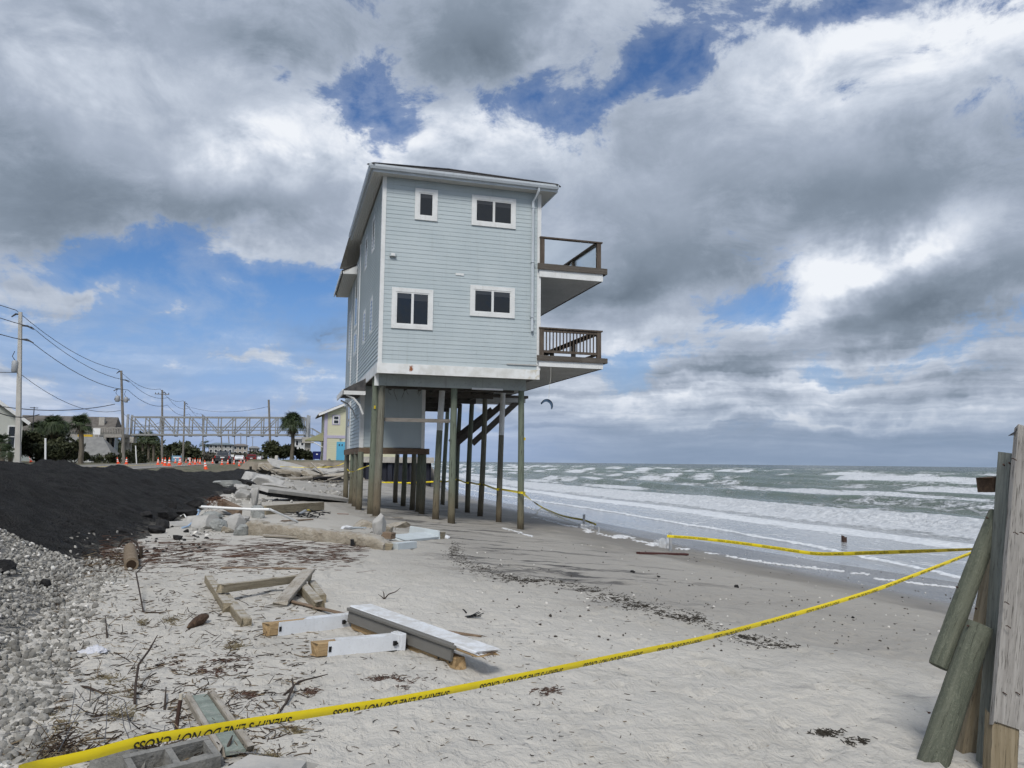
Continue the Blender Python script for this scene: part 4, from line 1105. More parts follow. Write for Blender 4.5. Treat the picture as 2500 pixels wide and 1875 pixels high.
# --- covered steel truss footbridge over the road
A = V3(at2(318, 1061, 120)); B = V3(at2(742, 1062, 122))
br = thing('footbridge', 'grey steel truss footbridge crossing high above the coast road', 'footbridge', tuple((A + B) / 2))
along = (B - A); LB = along.length; along.normalize(); side = Vector((0, 0, 1)).cross(along).normalized()
HB, WB = 2.75, 1.5
steel_m = plain('bridge_steel', (0.245, 0.25, 0.245), 0.55, 0.1, 0.5, 0.3)
for k_, o in enumerate((Vector((0, 0, 0)), side * WB)):
    for z_, h_ in ((0.0, 0.28), (HB, 0.22)):
        MB().beam(A + o + Vector((0, 0, z_)), B + o + Vector((0, 0, z_)), 0.22, h_).build('chord', steel_m, br)
    for z_ in (0.75, 1.25):
        MB().beam(A + o + Vector((0, 0, z_)), B + o + Vector((0, 0, z_)), 0.06, 0.09).build('handrail', steel_m, br)
    NP = 12
    for i in range(NP + 1):
        q = A.lerp(B, i / NP) + o
        MB().beam(q + Vector((0, 0, .141)), q + Vector((0, 0, HB - .111)), 0.16, 0.17, (1, 0, 0)).build('vertical_member', steel_m, br)
        if i < NP:
            q2 = A.lerp(B, (i + 1) / NP) + o
            lo, hi = (q2, q) if i < NP / 2 else (q, q2)
            MB().beam(hi + Vector((0, 0, HB - .15)), lo + Vector((0, 0, .18)), 0.09, 0.13).build('diagonal', steel_m, br)
MB().beam(A + side * WB / 2 + Vector((0, 0, -.02)), B + side * WB / 2 + Vector((0, 0, -.02)), WB - .24, 0.10).build('deck', conc_m, br)
for i in range(13):
    q = A.lerp(B, i / 12); MB().beam(q + Vector((0, 0, -.2)), q + side * WB + Vector((0, 0, -.2)), 0.14, 0.14).build('floor_beam', steel_m, br)
for (q, s_) in ((A, -1), (B, 1)):
    p_ = q + along * s_ * 0.5
    for o in (Vector((0, 0, 0)), side * WB):
        MB().beam(p_ + o + Vector((0, 0, -1.2)), p_ + o + Vector((0, 0, HB + .4)), 0.45, 0.3, (1, 0, 0)).build('end_post', galv_m, br)
    c_ = p_ + side * WB / 2
    MB().box(c_.x - .9, c_.x + .9, c_.y - 1.2, c_.y + 1.2, c_.z - 1.25, c_.z - .35).build('pier_cap', conc_m, br)
    MB().box(c_.x - .45, c_.x + .45, c_.y - .5, c_.y + .5, GZ - .5, c_.z - 1.251).build('pier', conc_m, br)
# stair going down from the seaward end
st = B + along * 1.0
for o in (Vector((0, 0, 0)), side * WB):
    MB().beam(st + o + Vector((0, 0, 0.0)), st + o + Vector((6.0, 0.5, -3.4)), 0.12, 0.35).build('stair_stringer', steel_m, br)
    MB().beam(st + o + Vector((0, 0, 1.1)), st + o + Vector((6.0, 0.5, -2.3)), 0.09, 0.12).build('stair_rail', steel_m, br)
    for k in range(7):
        q = st + o + Vector((6.0, 0.5, -3.4)) * (k / 6); MB().beam(q, q + Vector((0, 0, 1.1)), 0.07, 0.07, (1, 0, 0)).build('rail_post', steel_m, br)

# --- raised timber walkway joining the footbridge on the land side
wk0, wk1 = V3(at2(166, 1064, 118)), V3(at2(303, 1064, 118))
walk = thing('raised_walkway', 'grey timber walkway on posts leading to the footbridge', 'walkway', tuple(wk0))
wal = (wk1 - wk0).normalized(); LW = (wk1 - wk0).length; wsd = Vector((0, 0, 1)).cross(wal).normalized()
wgrey = wood('silver_timber', (0.26, 0.245, 0.22), (0.36, 0.34, 0.31), 0.9, 'x', 1.0, 0.1, local=False)
MB().beam(wk0 + wsd * .9, wk1 + wsd * .9, 1.9, 0.5).build('deck', wgrey, walk)
for o in (0.0, 1.8):
    MB().beam(wk0 + wsd * o + Vector((0, 0, 1.25)), wk1 + wsd * o + Vector((0, 0, 1.25)), .1, .1).build('top_rail', wgrey, walk)
    nb = 34
    for k in range(nb + 1):
        q = wk0.lerp(wk1, k / nb) + wsd * o
        MB().beam(q + Vector((0, 0, .25)), q + Vector((0, 0, 1.2)), .06 if k % 5 else .14, .06, (1, 0, 0)).build('baluster', wgrey, walk)
for k in range(4):
    q = wk0.lerp(wk1, 0.02 + k * 0.32)
    for o in (0.1, 1.7):
        MB().beam(q + wsd * o + Vector((0, 0, -.25)), Vector((q.x + wsd.x * o, q.y + wsd.y * o, GZ - .3)), .3, .3, (1, 0, 0)).build('leg', wgrey, walk)
q0, q1 = wk0.lerp(wk1, .03), wk0.lerp(wk1, .32)
MB().beam(q0 + Vector((0, -.2, -.3)), Vector((q1.x, q1.y - .2, GZ + .9)), .12, .2).build('brace', wgrey, walk)
MB().beam(q1 + Vector((0, -.25, -.3)), Vector((q0.x, q0.y - .25, GZ + .9)), .12, .2).build('brace', wgrey, walk)
sg = V3(at2(236, 1052, 117.0)); sign_w = plain('white_board', (0.75, 0.75, 0.74), 0.6, 0.05)
tag(MB().box(sg.x - .5, sg.x + .5, sg.y - .03, sg.y + .03, sg.z - .55, sg.z + .4).box(sg.x - .35, sg.x - .3, sg.y, sg.y + .06, sg.z - 1.0, sg.z - .551).box(sg.x + .3, sg.x + .35, sg.y, sg.y + .06, sg.z - 1.0, sg.z - .551).build('notice_board', sign_w), 'small white board fixed to the raised walkway railing', 'sign')
ys_ = V3(at2(207, 1077, 116))
bm_ = MB().box(ys_.x - 1.0, ys_.x + 1.0, ys_.y, ys_.y + .1, ys_.z - .5, ys_.z + 1.0).build('colour_board', plain('teal_sign', (0.05, 0.26, 0.25), 0.6)); tag(bm_, 'teal and yellow sign board under the raised walkway', 'sign')
MB().box(ys_.x - 1.0, ys_.x + 1.0, ys_.y - .03, ys_.y - .002, ys_.z + .45, ys_.z + 1.0).build('yellow_header', plain('yellow_sign', (0.55, 0.36, 0.03), 0.6), bm_)
MB().box(ys_.x - .08, ys_.x + .08, ys_.y + .1, ys_.y + .2, GZ - .3, ys_.z + .3).build('post', wgrey, bm_)

# --- buildings
def band_siding(name, c, period=0.16, c2=None):
    m, g, b = new_mat(name)
    p = g.pos(); z = g.sep(p)[2]
    fr = g.math('FRACT', g.math('DIVIDE', z, period))
    n = g.noise(p, 1.3, 4, 0.6)
    col = g.mix(n, mix3(c, 0.93), mix3(c, 1.05))
    setb(b, g, col, 0.6, g.bump(fr, 0.9, 0.03), 0.3)
    return m
far_pane = plain('far_window_glass', (0.03, 0.036, 0.045), 0.12, 0.2, 1, 0.5)
def win_far(root, x0, x1, z0, z1, y, trim, cross=True, nm='window'):
    f = MB().box(x0 - .12, x1 + .12, y - .06, y - .002, z0 - .12, z1 + .12).build(nm, trim, root)
    MB().box(x0, x1, y - .085, y - .062, z0, z1).build('pane', far_pane, f)
    if cross:
        MB().box(x0, x1, y - .11, y - .087, (z0 + z1) / 2 - .04, (z0 + z1) / 2 + .04).build('glazing_bar', trim, f)
    return f
# white gabled house at the far left
hw_m = band_siding('cream_siding', (0.56, 0.57, 0.52), 0.22)
wt = paint('far_white_trim', (0.72, 0.72, 0.71), 0.5, 0.05, 1, 0.08)
rf_m = stone('grey_brown_shingles', (0.10, 0.09, 0.08), (0.15, 0.138, 0.125), 1.5, 0.95, 0.3, 0.03)
c_ = at2(45, 1119, 84); hx1, hy0 = c_[0], c_[1]
wh = thing('gabled_house', 'white lap-sided gabled house with tall windows at the left edge', 'house', (hx1 - 5, hy0, GZ))
MB().add([(hx1 - 11, hy0, GZ), (hx1, hy0, GZ), (hx1, hy0, 7.0), (hx1 - 5.5, hy0, 11.2), (hx1 - 11, hy0, 7.0), (hx1 - 11, hy0 + 12, GZ), (hx1, hy0 + 12, GZ), (hx1, hy0 + 12, 7.0), (hx1 - 5.5, hy0 + 12, 11.2), (hx1 - 11, hy0 + 12, 7.0)],
         [(0, 1, 2, 3, 4), (9, 8, 7, 6, 5), (1, 6, 7, 2), (0, 4, 9, 5)]).build('wall', hw_m, wh)
rfo = MB().add([(hx1 + .6, hy0 - .5, 6.55), (hx1 - 5.5, hy0 - .5, 11.25), (hx1 - 5.5, hy0 + 12.5, 11.25), (hx1 + .6, hy0 + 12.5, 6.55), (hx1 + .6, hy0 - .5, 6.8), (hx1 - 5.5, hy0 - .5, 11.5), (hx1 - 5.5, hy0 + 12.5, 11.5), (hx1 + .6, hy0 + 12.5, 6.8)],
         [(0, 3, 2, 1), (4, 5, 6, 7), (0, 1, 5, 4), (1, 2, 6, 5), (2, 3, 7, 6), (3, 0, 4, 7)]).build('roof', rf_m, wh)
MB().add([(hx1 - 11.6, hy0 - .5, 6.55), (hx1 - 5.5, hy0 - .5, 11.25), (hx1 - 5.5, hy0 + 12.5, 11.25), (hx1 - 11.6, hy0 + 12.5, 6.55), (hx1 - 11.6, hy0 - .5, 6.8), (hx1 - 5.501, hy0 - .5, 11.5), (hx1 - 5.501, hy0 + 12.5, 11.5), (hx1 - 11.6, hy0 + 12.5, 6.8)],
         [(0, 1, 2, 3), (4, 7, 6, 5), (0, 4, 5, 1), (1, 5, 6, 2), (2, 6, 7, 3), (3, 7, 4, 0)]).build('roof_slope', rf_m, wh)
MB().beam((hx1 + .6, hy0 - .53, 6.65), (hx1 - 5.5, hy0 - .53, 11.35), .06, .35).build('barge_board', wt, wh)
for (a0, a1, z0, z1) in ((-3.6, -2.7, 3.9, 6.6), (-1.25, -.7, 4.1, 6.3), (-3.7, -2.6, 7.0, 7.5), (-6.5, -5.2, 3.9, 6.6)):
    win_far(wh, hx1 + a0, hx1 + a1, z0, z1, hy0, wt, z1 - z0 > 1)
MB().tube([(hx1 + 1.2, hy0 + 2, 6.0), (hx1 + 1.2, hy0 + 2, 8.7)], .05, 5).tube([(hx1 + .8, hy0 + 2, 8.6), (hx1 + 1.6, hy0 + 2, 8.6)], .04, 5).build('aerial', iron_m, wh)
wh.matrix_basis = Matrix.Translation((hx1 - 5, hy0, GZ)) @ Matrix.Rotation(R(22), 4, 'Z')
# long low house with a big brown-grey roof behind the palms
c0, c1 = at2(60, 1119, 140), at2(270, 1119, 136)
gh = thing('grey_roofed_house', 'low house with a broad grey-brown roof behind the raised walkway', 'house', ((c0[0] + c1[0]) / 2, c0[1], GZ))
X0, X1, Y0 = c0[0], c1[0], c1[1] + 1
zt_, ze = at2(230, 1017, 140)[2], at2(230, 1052, 136)[2]
MB().box(X0 + .5, X1 - .8, Y0 + .5, Y0 + 9, GZ, ze).build('wall', band_siding('grey_green_siding', (0.30, 0.33, 0.32), 0.3), gh)
MB().add([(X0, Y0, ze - .2), (X1, Y0, ze - .2), (X1 - .3, Y0 + 5, zt_), (X0, Y0 + 5, zt_), (X1, Y0 + 10, ze - .2), (X0, Y0 + 10, ze - .2)], [(0, 1, 2, 3), (2, 4, 5, 3), (1, 4, 2), (0, 3, 5), (0, 5, 4, 1)]).build('roof', rf_m, gh)
MB().box(X1 - 2.9, X1 - 2.0, Y0 + 2.2, Y0 + 3.2, ze, zt_ - .2).build('chimney', conc_m, gh)
for k in range(5):
    win_far(gh, X0 + 2 + k * 2.8, X0 + 3.1 + k * 2.8, 3.8, 5.4, Y0 + .5, wt)
# steep roofed cottage by the walkway foot
c0 = at2(205, 1124, 112); c1 = at2(274, 1124, 110)
ct = thing('a_frame_cottage', 'small cottage with steep grey roof and tall windows under the walkway', 'house', (c0[0], c0[1], GZ))
rg_m = stone('light_grey_shingles', (0.17, 0.17, 0.165), (0.23, 0.23, 0.22), 1.5, 0.95, 0.2, 0.02)
xa, xb2, ya = c0[0] - 2, c1[0], c1[1]
MB().add([(xa, ya, 3.2), (xb2, ya, 3.4), (xb2 - 2.0, ya + 3, 6.0), (xa, ya + 3, 6.0), (xa, ya + 6, 3.2), (xb2, ya + 6, 3.4)], [(0, 1, 2, 3), (1, 5, 2), (2, 5, 4, 3), (0, 3, 4), (0, 4, 5, 1)]).build('roof', rg_m, ct)
MB().box(xa + .4, xb2 - .6, ya + .5, ya + 5.4, GZ - .2, 3.19).build('wall', band_siding('pale_cottage_siding', (0.42, 0.44, 0.43), 0.25), ct)
MB().box(xb2 - .75, xb2 + .05, ya - .05, ya - .005, 3.2, 3.4).build('eave_board', wt, ct)
for k in range(3):
    win_far(ct, xb2 - 4.3 + k * 1.2, xb2 - 3.5 + k * 1.2, 2.5, 3.05, ya + .5, wt, False)
tw = at2(262, 1098, 118)
f_ = MB().box(tw[0] - .9, tw[0] + .6, tw[1] + 2, tw[1] + 2.3, 3.4, 6.4).build('glazed_gable', far_pane, ct)
for k in range(3): MB().box(tw[0] - .9 + k * .7, tw[0] - .8 + k * .7, tw[1] + 1.95, tw[1] + 1.998, 3.4, 6.4).build('mullion', wt, f_)
# far houses seen under the bridge
def far_house(px0, px1, pyb, pye, pyr, d, wallc, roofc, label, nwin, storeys, stilts=False):
    a, b2 = at2(px0, pyb, d), at2(px1, pyb, d)
    ze_, zr_ = at2(px0, pye, d)[2], at2(px0, pyr, d)[2]
    root = thing('beach_house', label, 'house', ((a[0] + b2[0]) / 2, a[1], GZ), 'far houses under the footbridge')
    zb_ = max(GZ + .2, at2(px0, pyb, d)[2])
    x0_, x1_, y_ = a[0], b2[0], a[1]; dp = (x1_ - x0_) * .7
    MB().box(x0_, x1_, y_, y_ + dp, zb_, ze_).build('wall', band_siding('wall_' + str(px0), wallc, 0.4), root)
    q = dp / 2
    MB().add([(x0_ - .7, y_ - .7, ze_), (x1_ + .7, y_ - .7, ze_), (x1_ + .7, y_ + dp + .7, ze_), (x0_ - .7, y_ + dp + .7, ze_), (x0_ + q * .7, y_ + q, zr_), (x1_ - q * .7, y_ + q, zr_)], [(0, 1, 5, 4), (1, 2, 5), (2, 3, 4, 5), (3, 0, 4), (0, 3, 2, 1)]).build('roof', plain('roof_' + str(px0), roofc, 0.8), root)
    for s_ in range(storeys):
        h = (ze_ - zb_) / storeys
        for k in range(nwin):
            w_ = (x1_ - x0_) / nwin
            win_far(root, x0_ + w_ * (k + .25), x0_ + w_ * (k + .7), zb_ + h * (s_ + .25), zb_ + h * (s_ + .8), y_, wt, False)
    if stilts:
        for k in range(6):
            xk = x0_ + (x1_ - x0_) * k / 5
            MB().box(xk - .2, xk + .2, y_, y_ + .4, GZ - .5, zb_ - .01).build('stilt', wt, root)
far_house(417, 470, 1110, 1092, 1083, 235, (0.50, 0.52, 0.50), (0.13, 0.14, 0.15), 'small pale hip-roofed house on white stilts far up the road', 4, 1, True)
far_house(509, 567, 1106, 1085, 1080, 260, (0.34, 0.34, 0.33), (0.16, 0.20, 0.23), 'long grey two-storey house with white balconies far up the road', 5, 2)
far_house(568, 603, 1112, 1088, 1083, 300, (0.36, 0.33, 0.29), (0.17, 0.15, 0.14), 'brownish far house right of the long grey one', 3, 2)
far_house(606, 632, 1118, 1094, 1089, 360, (0.33, 0.31, 0.28), (0.20, 0.20, 0.20), 'most distant blurred brown house by the receding poles', 3, 2)
far_house(718, 744, 1112, 1072, 1066, 170, (0.55, 0.56, 0.56), (0.3, 0.3, 0.31), 'pale house between the windblown palm and the yellow house', 2, 2)
# yellow house with lavender trim and blue door
yel = band_siding('yellow_siding', (0.60, 0.585, 0.42), 0.24)
lav = paint('lavender_trim', (0.42, 0.39, 0.50), 0.6, 0.05, 1, 0.1)
yc = at2(790, 1123, 95); yx, yy = yc[0], yc[1]
yh = thing('yellow_house', 'yellow two-storey house with lavender trim on top of the eroded bluff', 'house', (yx, yy, 2.95))
ytop = at2(790, 1007, 95)[2]
xr = yx + 9; xm = yx + 4.5; zr = ytop + 2.0
MB().add([(yx, yy, 2.7), (xr, yy, 2.7), (xr, yy, ytop), (xm, yy, zr), (yx, yy, ytop), (yx, yy + 9, 2.7), (xr, yy + 9, 2.7), (xr, yy + 9, ytop), (xm, yy + 9, zr), (yx, yy + 9, ytop)], [(0, 1, 2, 3, 4), (9, 8, 7, 6, 5), (1, 6, 7, 2), (5, 0, 4, 9)]).build('wall', yel, yh)
sl = 2.0 / 4.5
for s_, xe in ((-1, yx - .8), (1, xr + .8)):
    ze_ = ytop - .8 * sl
    r_ = MB().hexa([(min(xe, xm), yy - .6, (ze_ if s_ < 0 else zr)), (max(xe, xm), yy - .6, (zr if s_ < 0 else ze_)), (max(xe, xm), yy + 9.6, (zr if s_ < 0 else ze_)), (min(xe, xm), yy + 9.6, (ze_ if s_ < 0 else zr)),
                    (min(xe, xm), yy - .6, (ze_ if s_ < 0 else zr) + .2), (max(xe, xm), yy - .6, (zr if s_ < 0 else ze_) + .2), (max(xe, xm), yy + 9.6, (zr if s_ < 0 else ze_) + .2), (min(xe, xm), yy + 9.6, (ze_ if s_ < 0 else zr) + .2)]).build('roof', rf_m, yh)
    MB().beam((xe, yy - .62, ze_ + .02), (xm, yy - .62, zr + .02), .05, .26).build('barge_board', wt, r_)
MB().box(yx - .02, yx + .32, yy - .06, yy - .002, 2.75, ytop).build('corner_board', lav, yh)
MB().box(yx - .06, yx - .021, yy - .06, yy + .3, 2.75, ytop).build('corner_board', lav, yh)
zbnd = at2(800, 1066, 95)[2]
MB().box(yx + .321, xr, yy - .05, yy - .003, zbnd - .17, zbnd + .17).build('band_board', lav, yh)
MB().box(yx - .05, yx - .003, yy + .301, yy + 9, zbnd - .17, zbnd + .17).build('band_board', lav, yh)
wa, wb = at2(815.5, 1033, 95), at2(827, 1016.5, 95)
lf = MB().box(wa[0] - .22, wb[0] + .22, yy - .05, yy - .003, wa[2] - .2, wb[2] + .2).build('window', lav, yh)
MB().box(wa[0] - .1, wb[0] + .1, yy - .08, yy - .051, wa[2] - .08, wb[2] + .08).build('frame', wt, lf)
zm_ = (wa[2] + wb[2]) / 2
MB().box(wa[0], wb[0], yy - .10, yy - .081, wa[2], zm_ - .06).build('pane', far_pane, lf)
MB().box(wa[0], wb[0], yy - .10, yy - .081, zm_ + .06, wb[2]).build('pane', far_pane, lf)
da, db = at2(821, 1122, 95), at2(843.5, 1078.5, 95)
dr = MB().box(da[0], db[0], yy - .07, yy - .003, 2.95, db[2]).build('door', paint('sky_blue_door', (0.10, 0.37, 0.55), 0.5, 0.06, 1, .05), yh)
for o in (.33, .66):
    xq = da[0] + (db[0] - da[0]) * o; MB().box(xq - .07, xq + .07, yy - .085, yy - .071, db[2] - .52, db[2] - .28).build('door_pane', far_pane, dr)
for (o0, o1, z0, z1) in ((.12, .42, 3.1, 4.0), (.58, .88, 3.1, 4.0), (.12, .42, 4.1, 4.45), (.58, .88, 4.1, 4.45)):
    MB().box(da[0] + (db[0] - da[0]) * o0, da[0] + (db[0] - da[0]) * o1, yy - .078, yy - .0705, z0, min(z1, db[2] - .6)).build('door_panel', MATS['sky_blue_door'], dr)
MB().lathe([(.04, 0), (.09, .05), (.09, .22), (.03, .27)], 8, (da[0] - .2 + (db[0] - da[0]) * .6, yy - .15, zbnd - .35)).build('wall_lamp', galv_m, yh)
aw = at2(772, 1074, 96)
awn = MB().add([(yx - 2.2, yy + 1, aw[2]), (yx - .06, yy + 1, aw[2] + .95), (yx - .06, yy + 5, aw[2] + .95), (yx - 2.2, yy + 5, aw[2]), (yx - 2.2, yy + 1, aw[2] - .12), (yx - .06, yy + 1, aw[2] - .12), (yx - .06, yy + 5, aw[2] - .12), (yx - 2.2, yy + 5, aw[2] - .12)], [(0, 1, 2, 3), (4, 7, 6, 5), (0, 4, 5, 1), (1, 5, 6, 2), (2, 6, 7, 3), (3, 7, 4, 0)]).build('awning', plain('olive_roof', (0.30, 0.30, 0.17), 0.8), yh)
MB().tube([(yx - 1.6, yy + 1.1, aw[2] - .1), (yx - .1, yy + 1.1, aw[2] - .9)], .06, 5).build('bracket', wt, awn)

# --- foliage
leaf_dark, g, b = new_mat('palm_green')
n = g.noise(g.pos(), 1.2, 4, 0.6); n2 = g.noise(g.pos(), 9, 2, .5)
col = g.mix(g.rng(n, .3, .7), (0.022, 0.036, 0.016), (0.055, 0.078, 0.032)); col = g.mix(g.rng(n2, .55, .75, 0, .5), col, (0.11, 0.115, 0.05))
setb(b, g, col, 0.6, None, .3)
leaf_brown = plain('dead_frond', (0.12, 0.092, 0.055), .9, .35, 2)
leaf_shrub, g, b = new_mat('shrub_green')
n = g.noise(g.pos(), .9, 5, 0.65)
setb(b, g, g.mix(g.rng(n, .3, .7), (0.020, 0.026, 0.013), (0.062, 0.068, 0.032)), .7, None, .25)
leaf_gray = plain('grey_scrub', (0.075, 0.072, 0.055), .9, .45, .8)
trunk_m = wood('palm_trunk', (0.10, 0.085, 0.065), (0.17, 0.15, 0.12), .9, 'z', 1.5, .4, local=False)
def fan(mb, base, d, L, rg, nb=13, droop=0.25, mi=0):
    """one fan-palm leaf: a stalk and a hand of narrow blades"""
    d = d.normalized(); s_ = d.cross(Vector((0, 0, 1)))
    if s_.length < .05: s_ = Vector((1, 0, 0))
    s_.normalize(); u = s_.cross(d).normalized()
    hub = base + d * L * .45 - Vector((0, 0, droop * L * .08))
    mb.beam(base, hub, .035 * L, .02 * L, u, mi)
    for k in range(nb):
        a = (k / (nb - 1) - .5) * 2.5
        dd = (d * math.cos(a) + s_ * math.sin(a) * .95).normalized()
        ln = L * .72 * (1 - .25 * abs(a) / 1.3) * rg.uniform(.85, 1.1)
        m_ = hub + dd * ln * .55 + u * .04 * L
        e_ = hub + dd * ln - Vector((0, 0, droop * ln * rg.uniform(.6, 1.4)))
        w_ = dd.cross(u).normalized() * L * .030
        mb.add([hub, m_ + w_, m_ - w_, e_], [(0, 1, 2), (1, 3, 2)], mi)
def palm(label, base, top, r, crown_r, nleaf, seed, wind=(0, 0), skirt=8, group='palms along the street', tm=None):
    rg = random.Random(seed); b_, t_ = V3(base), V3(top)
    root = thing('palm_tree', label, 'palm', tuple(b_), group)
    MB().tube([b_ - Vector((0, 0, .4)), b_.lerp(t_, .4) + Vector((r * .4, 0, 0)), t_], [r * 1.25, r, r * 1.05], 9).build('trunk', tm or trunk_m, root, True)
    mb = MB()
    for k in range(nleaf):
        a = rg.uniform(0, 2 * math.pi); el = math.asin(rg.uniform(-.35, .98))
        d = Vector((math.cos(a) * math.cos(el) + wind[0], math.sin(a) * math.cos(el) + wind[1], math.sin(el)))
        fan(mb, t_ + Vector((0, 0, rg.uniform(-.3, .25) * crown_r * .4)), d, crown_r * rg.uniform(.85, 1.15), rg, 13, .15 + .5 * (1 - max(0, math.sin(el))))
    for k in range(skirt):
        a = rg.uniform(0, 2 * math.pi); d = Vector((math.cos(a), math.sin(a), -1.1 - rg.random()))
        fan(mb, t_ - Vector((0, 0, crown_r * .15)), d, crown_r * rg.uniform(.6, .85), rg, 9, .4, 1)
    mb.build('crown', [leaf_dark, leaf_brown], root)
    return root
def pp(px, pyb, pyt, d, z0=GZ):
    b_ = at2(px, pyb, d); t_ = at2(px, pyt, d); b_[2] = z0; return tuple(b_), tuple(t_)
b_, t_ = pp(197, 1122, 1036, 88); palm('fan palm with a thick bare trunk in front of the raised walkway', b_, t_, .26, 1.3, 60, 1)
b_, t_ = pp(131, 1122, 1038, 92); palm('dense tall fan palm rising above the dark thicket', b_, t_, .30, 1.5, 76, 2, skirt=20)
b_, t_ = pp(152, 1122, 1046, 96); palm('fan palm close behind the dense tall one, right of it', b_, t_, .26, 1.25, 56, 3, skirt=12)
b_, t_ = pp(92, 1122, 1050, 95); palm('fan palm buried in the dark thicket next to the concrete pole', b_, t_, .26, 1.3, 56, 4, skirt=14)
b_, t_ = pp(4, 1122, 1080, 70); palm('short fan palm at the left edge before the white house', b_, t_, .22, 1.0, 40, 5, skirt=10)
b_, t_ = pp(24, 1122, 1104, 68); palm('stubby low palm between the white house and the concrete pole', b_, t_, .18, .85, 30, 6, skirt=4)
for i, (x_, yt, c_) in enumerate(((348, 1068, 1.4), (362, 1070, 1.6), (374, 1074, 1.4))):
    b_, t_ = pp(x_, 1121, yt, 150); palm(('leftmost', 'middle', 'rightmost')[i] + ' of the three palms under the footbridge\'s left end', b_, t_, .22, c_, 40, 10 + i, skirt=8)
b_, t_ = pp(499, 1110, 1085, 240); palm('tiny distant palm beside the long grey house', b_, t_, .2, 1.7, 22, 15, skirt=4)
b_, t_ = at2(712, 1120, 104), at2(715, 1033, 104); palm('windblown palm with drooping fronds near the yellow house', tuple(b_), tuple(t_), .24, 1.75, 72, 16, (-.15, 0), 16)
def leaf_mass(name, label, cat, cen, rad, n, size, mat, seed, group=None, kind=None, stem=True):
    """shrub: leaf-sized faces through an uneven volume made of several lobes, on a few stems"""
    rg = np.random.default_rng(seed); cen = np.array(cen, float); rad = np.array(rad, float)
    nl = max(5, int(rad[0] * 3)); lob = cen + (rg.random((nl, 3)) * 2 - 1) * rad * np.array([.75, .7, .45]); lr = rg.uniform(.28, .6, nl)
    idx = rg.integers(0, nl, n); v = rg.normal(size=(n, 3)); v /= np.linalg.norm(v, axis=1, keepdims=True)
    pos = lob[idx] + v * (rg.random((n, 1)) ** .45) * (lr[idx][:, None] * rad.min() * 1.25) * np.array([1.3, 1.1, 1])
    pos[:, 2] = np.maximum(pos[:, 2], cen[2] - rad[2])
    a = rg.normal(size=(n, 3)); a /= np.linalg.norm(a, axis=1, keepdims=True); b2 = np.cross(a, rg.normal(size=(n, 3))); b2 /= np.linalg.norm(b2, axis=1, keepdims=True)
    s_ = size * rg.uniform(.6, 1.5, (n, 1))
    V = np.stack([pos - a * s_, pos + b2 * s_ * .45, pos + a * s_, pos - b2 * s_ * .45], 1).reshape(-1, 3)
    me = np_mesh('foliage', V, np.arange(4 * n).reshape(-1, 4), mat, False)
    if kind:
        o = link(bpy.data.objects.new(name, me)); tag(o, label, cat, group, kind); return o
    root = thing(name, label, cat, (cen[0], cen[1], cen[2] - rad[2]), group)
    link(bpy.data.objects.new('foliage', me), root)
    mb = MB()
    for k in range(5):
        q = Vector(lob[k % nl]); mb.tube([(cen[0] + (k - 2) * .15, cen[1], cen[2] - rad[2] - .3), tuple(q)], [.06, .03], 5)
    mb.build('stem', trunk_m, root)
    return root
def shrub(label, px, py, d, rx, rz, n, size, mat, seed, name='shrub', group=None):
    c_ = at2(px, py, d); return leaf_mass(name, label, 'shrub', c_, (rx, rx * .8, rz), n, size, mat, seed, group)
shrub('dark tall thicket between the concrete pole and the palms', 104, 1088, 93, 3.4, 1.9, 6500, .22, leaf_shrub, 31)
shrub('dark bush at the foot of the tall fan palms', 140, 1098, 90, 2.6, 1.5, 2600, .2, leaf_shrub, 32)
shrub('low dark bush beside the bare palm trunk', 182, 1106, 92, 2.3, 1.0, 1900, .18, leaf_shrub, 33)
shrub('rounded dark hedge beneath the walkway end by the leaning pole', 288, 1117, 104, 3.6, 1.3, 2600, .16, leaf_shrub, 34)
shrub('leafy trees behind the palms under the bridge\'s left end', 345, 1100, 175, 6.0, 3.4, 2600, .4, leaf_shrub, 35)
shrub('bushy sea grape thicket left of the windblown palm', 684, 1100, 106, 2.6, 1.5, 3000, .2, leaf_shrub, 36)
shrub('bushy thicket right of the windblown palm', 722, 1104, 106, 2.0, 1.2, 2200, .2, leaf_shrub, 37)
shrub('grey scrub beside the concrete bridge pier by the yellow house', 752, 1112, 108, 1.4, .8, 900, .16, leaf_gray, 38)
c_ = at2(470, 1116, 215)
leaf_mass('roadside_scrub', 'grey-brown scrub lining the road below the far houses', None, (c_[0], c_[1], 3.2), (22, 6, 1.9), 9000, .5, leaf_gray, 41, None, 'stuff')
c_ = at2(585, 1119, 330)
leaf_mass('far_trees', 'low dark tree mass at the far end of the road', None, (c_[0], c_[1], 4.0), (20, 8, 2.6), 5000, .6, leaf_shrub, 42, None, 'stuff')
c_ = at2(230, 1112, 190)
leaf_mass('far_hedge', 'dark far hedge mass behind the land-side houses', None, (c_[0] - 10, c_[1], 4.5), (45, 8, 3.0), 8000, .6, leaf_shrub, 43, None, 'stuff')

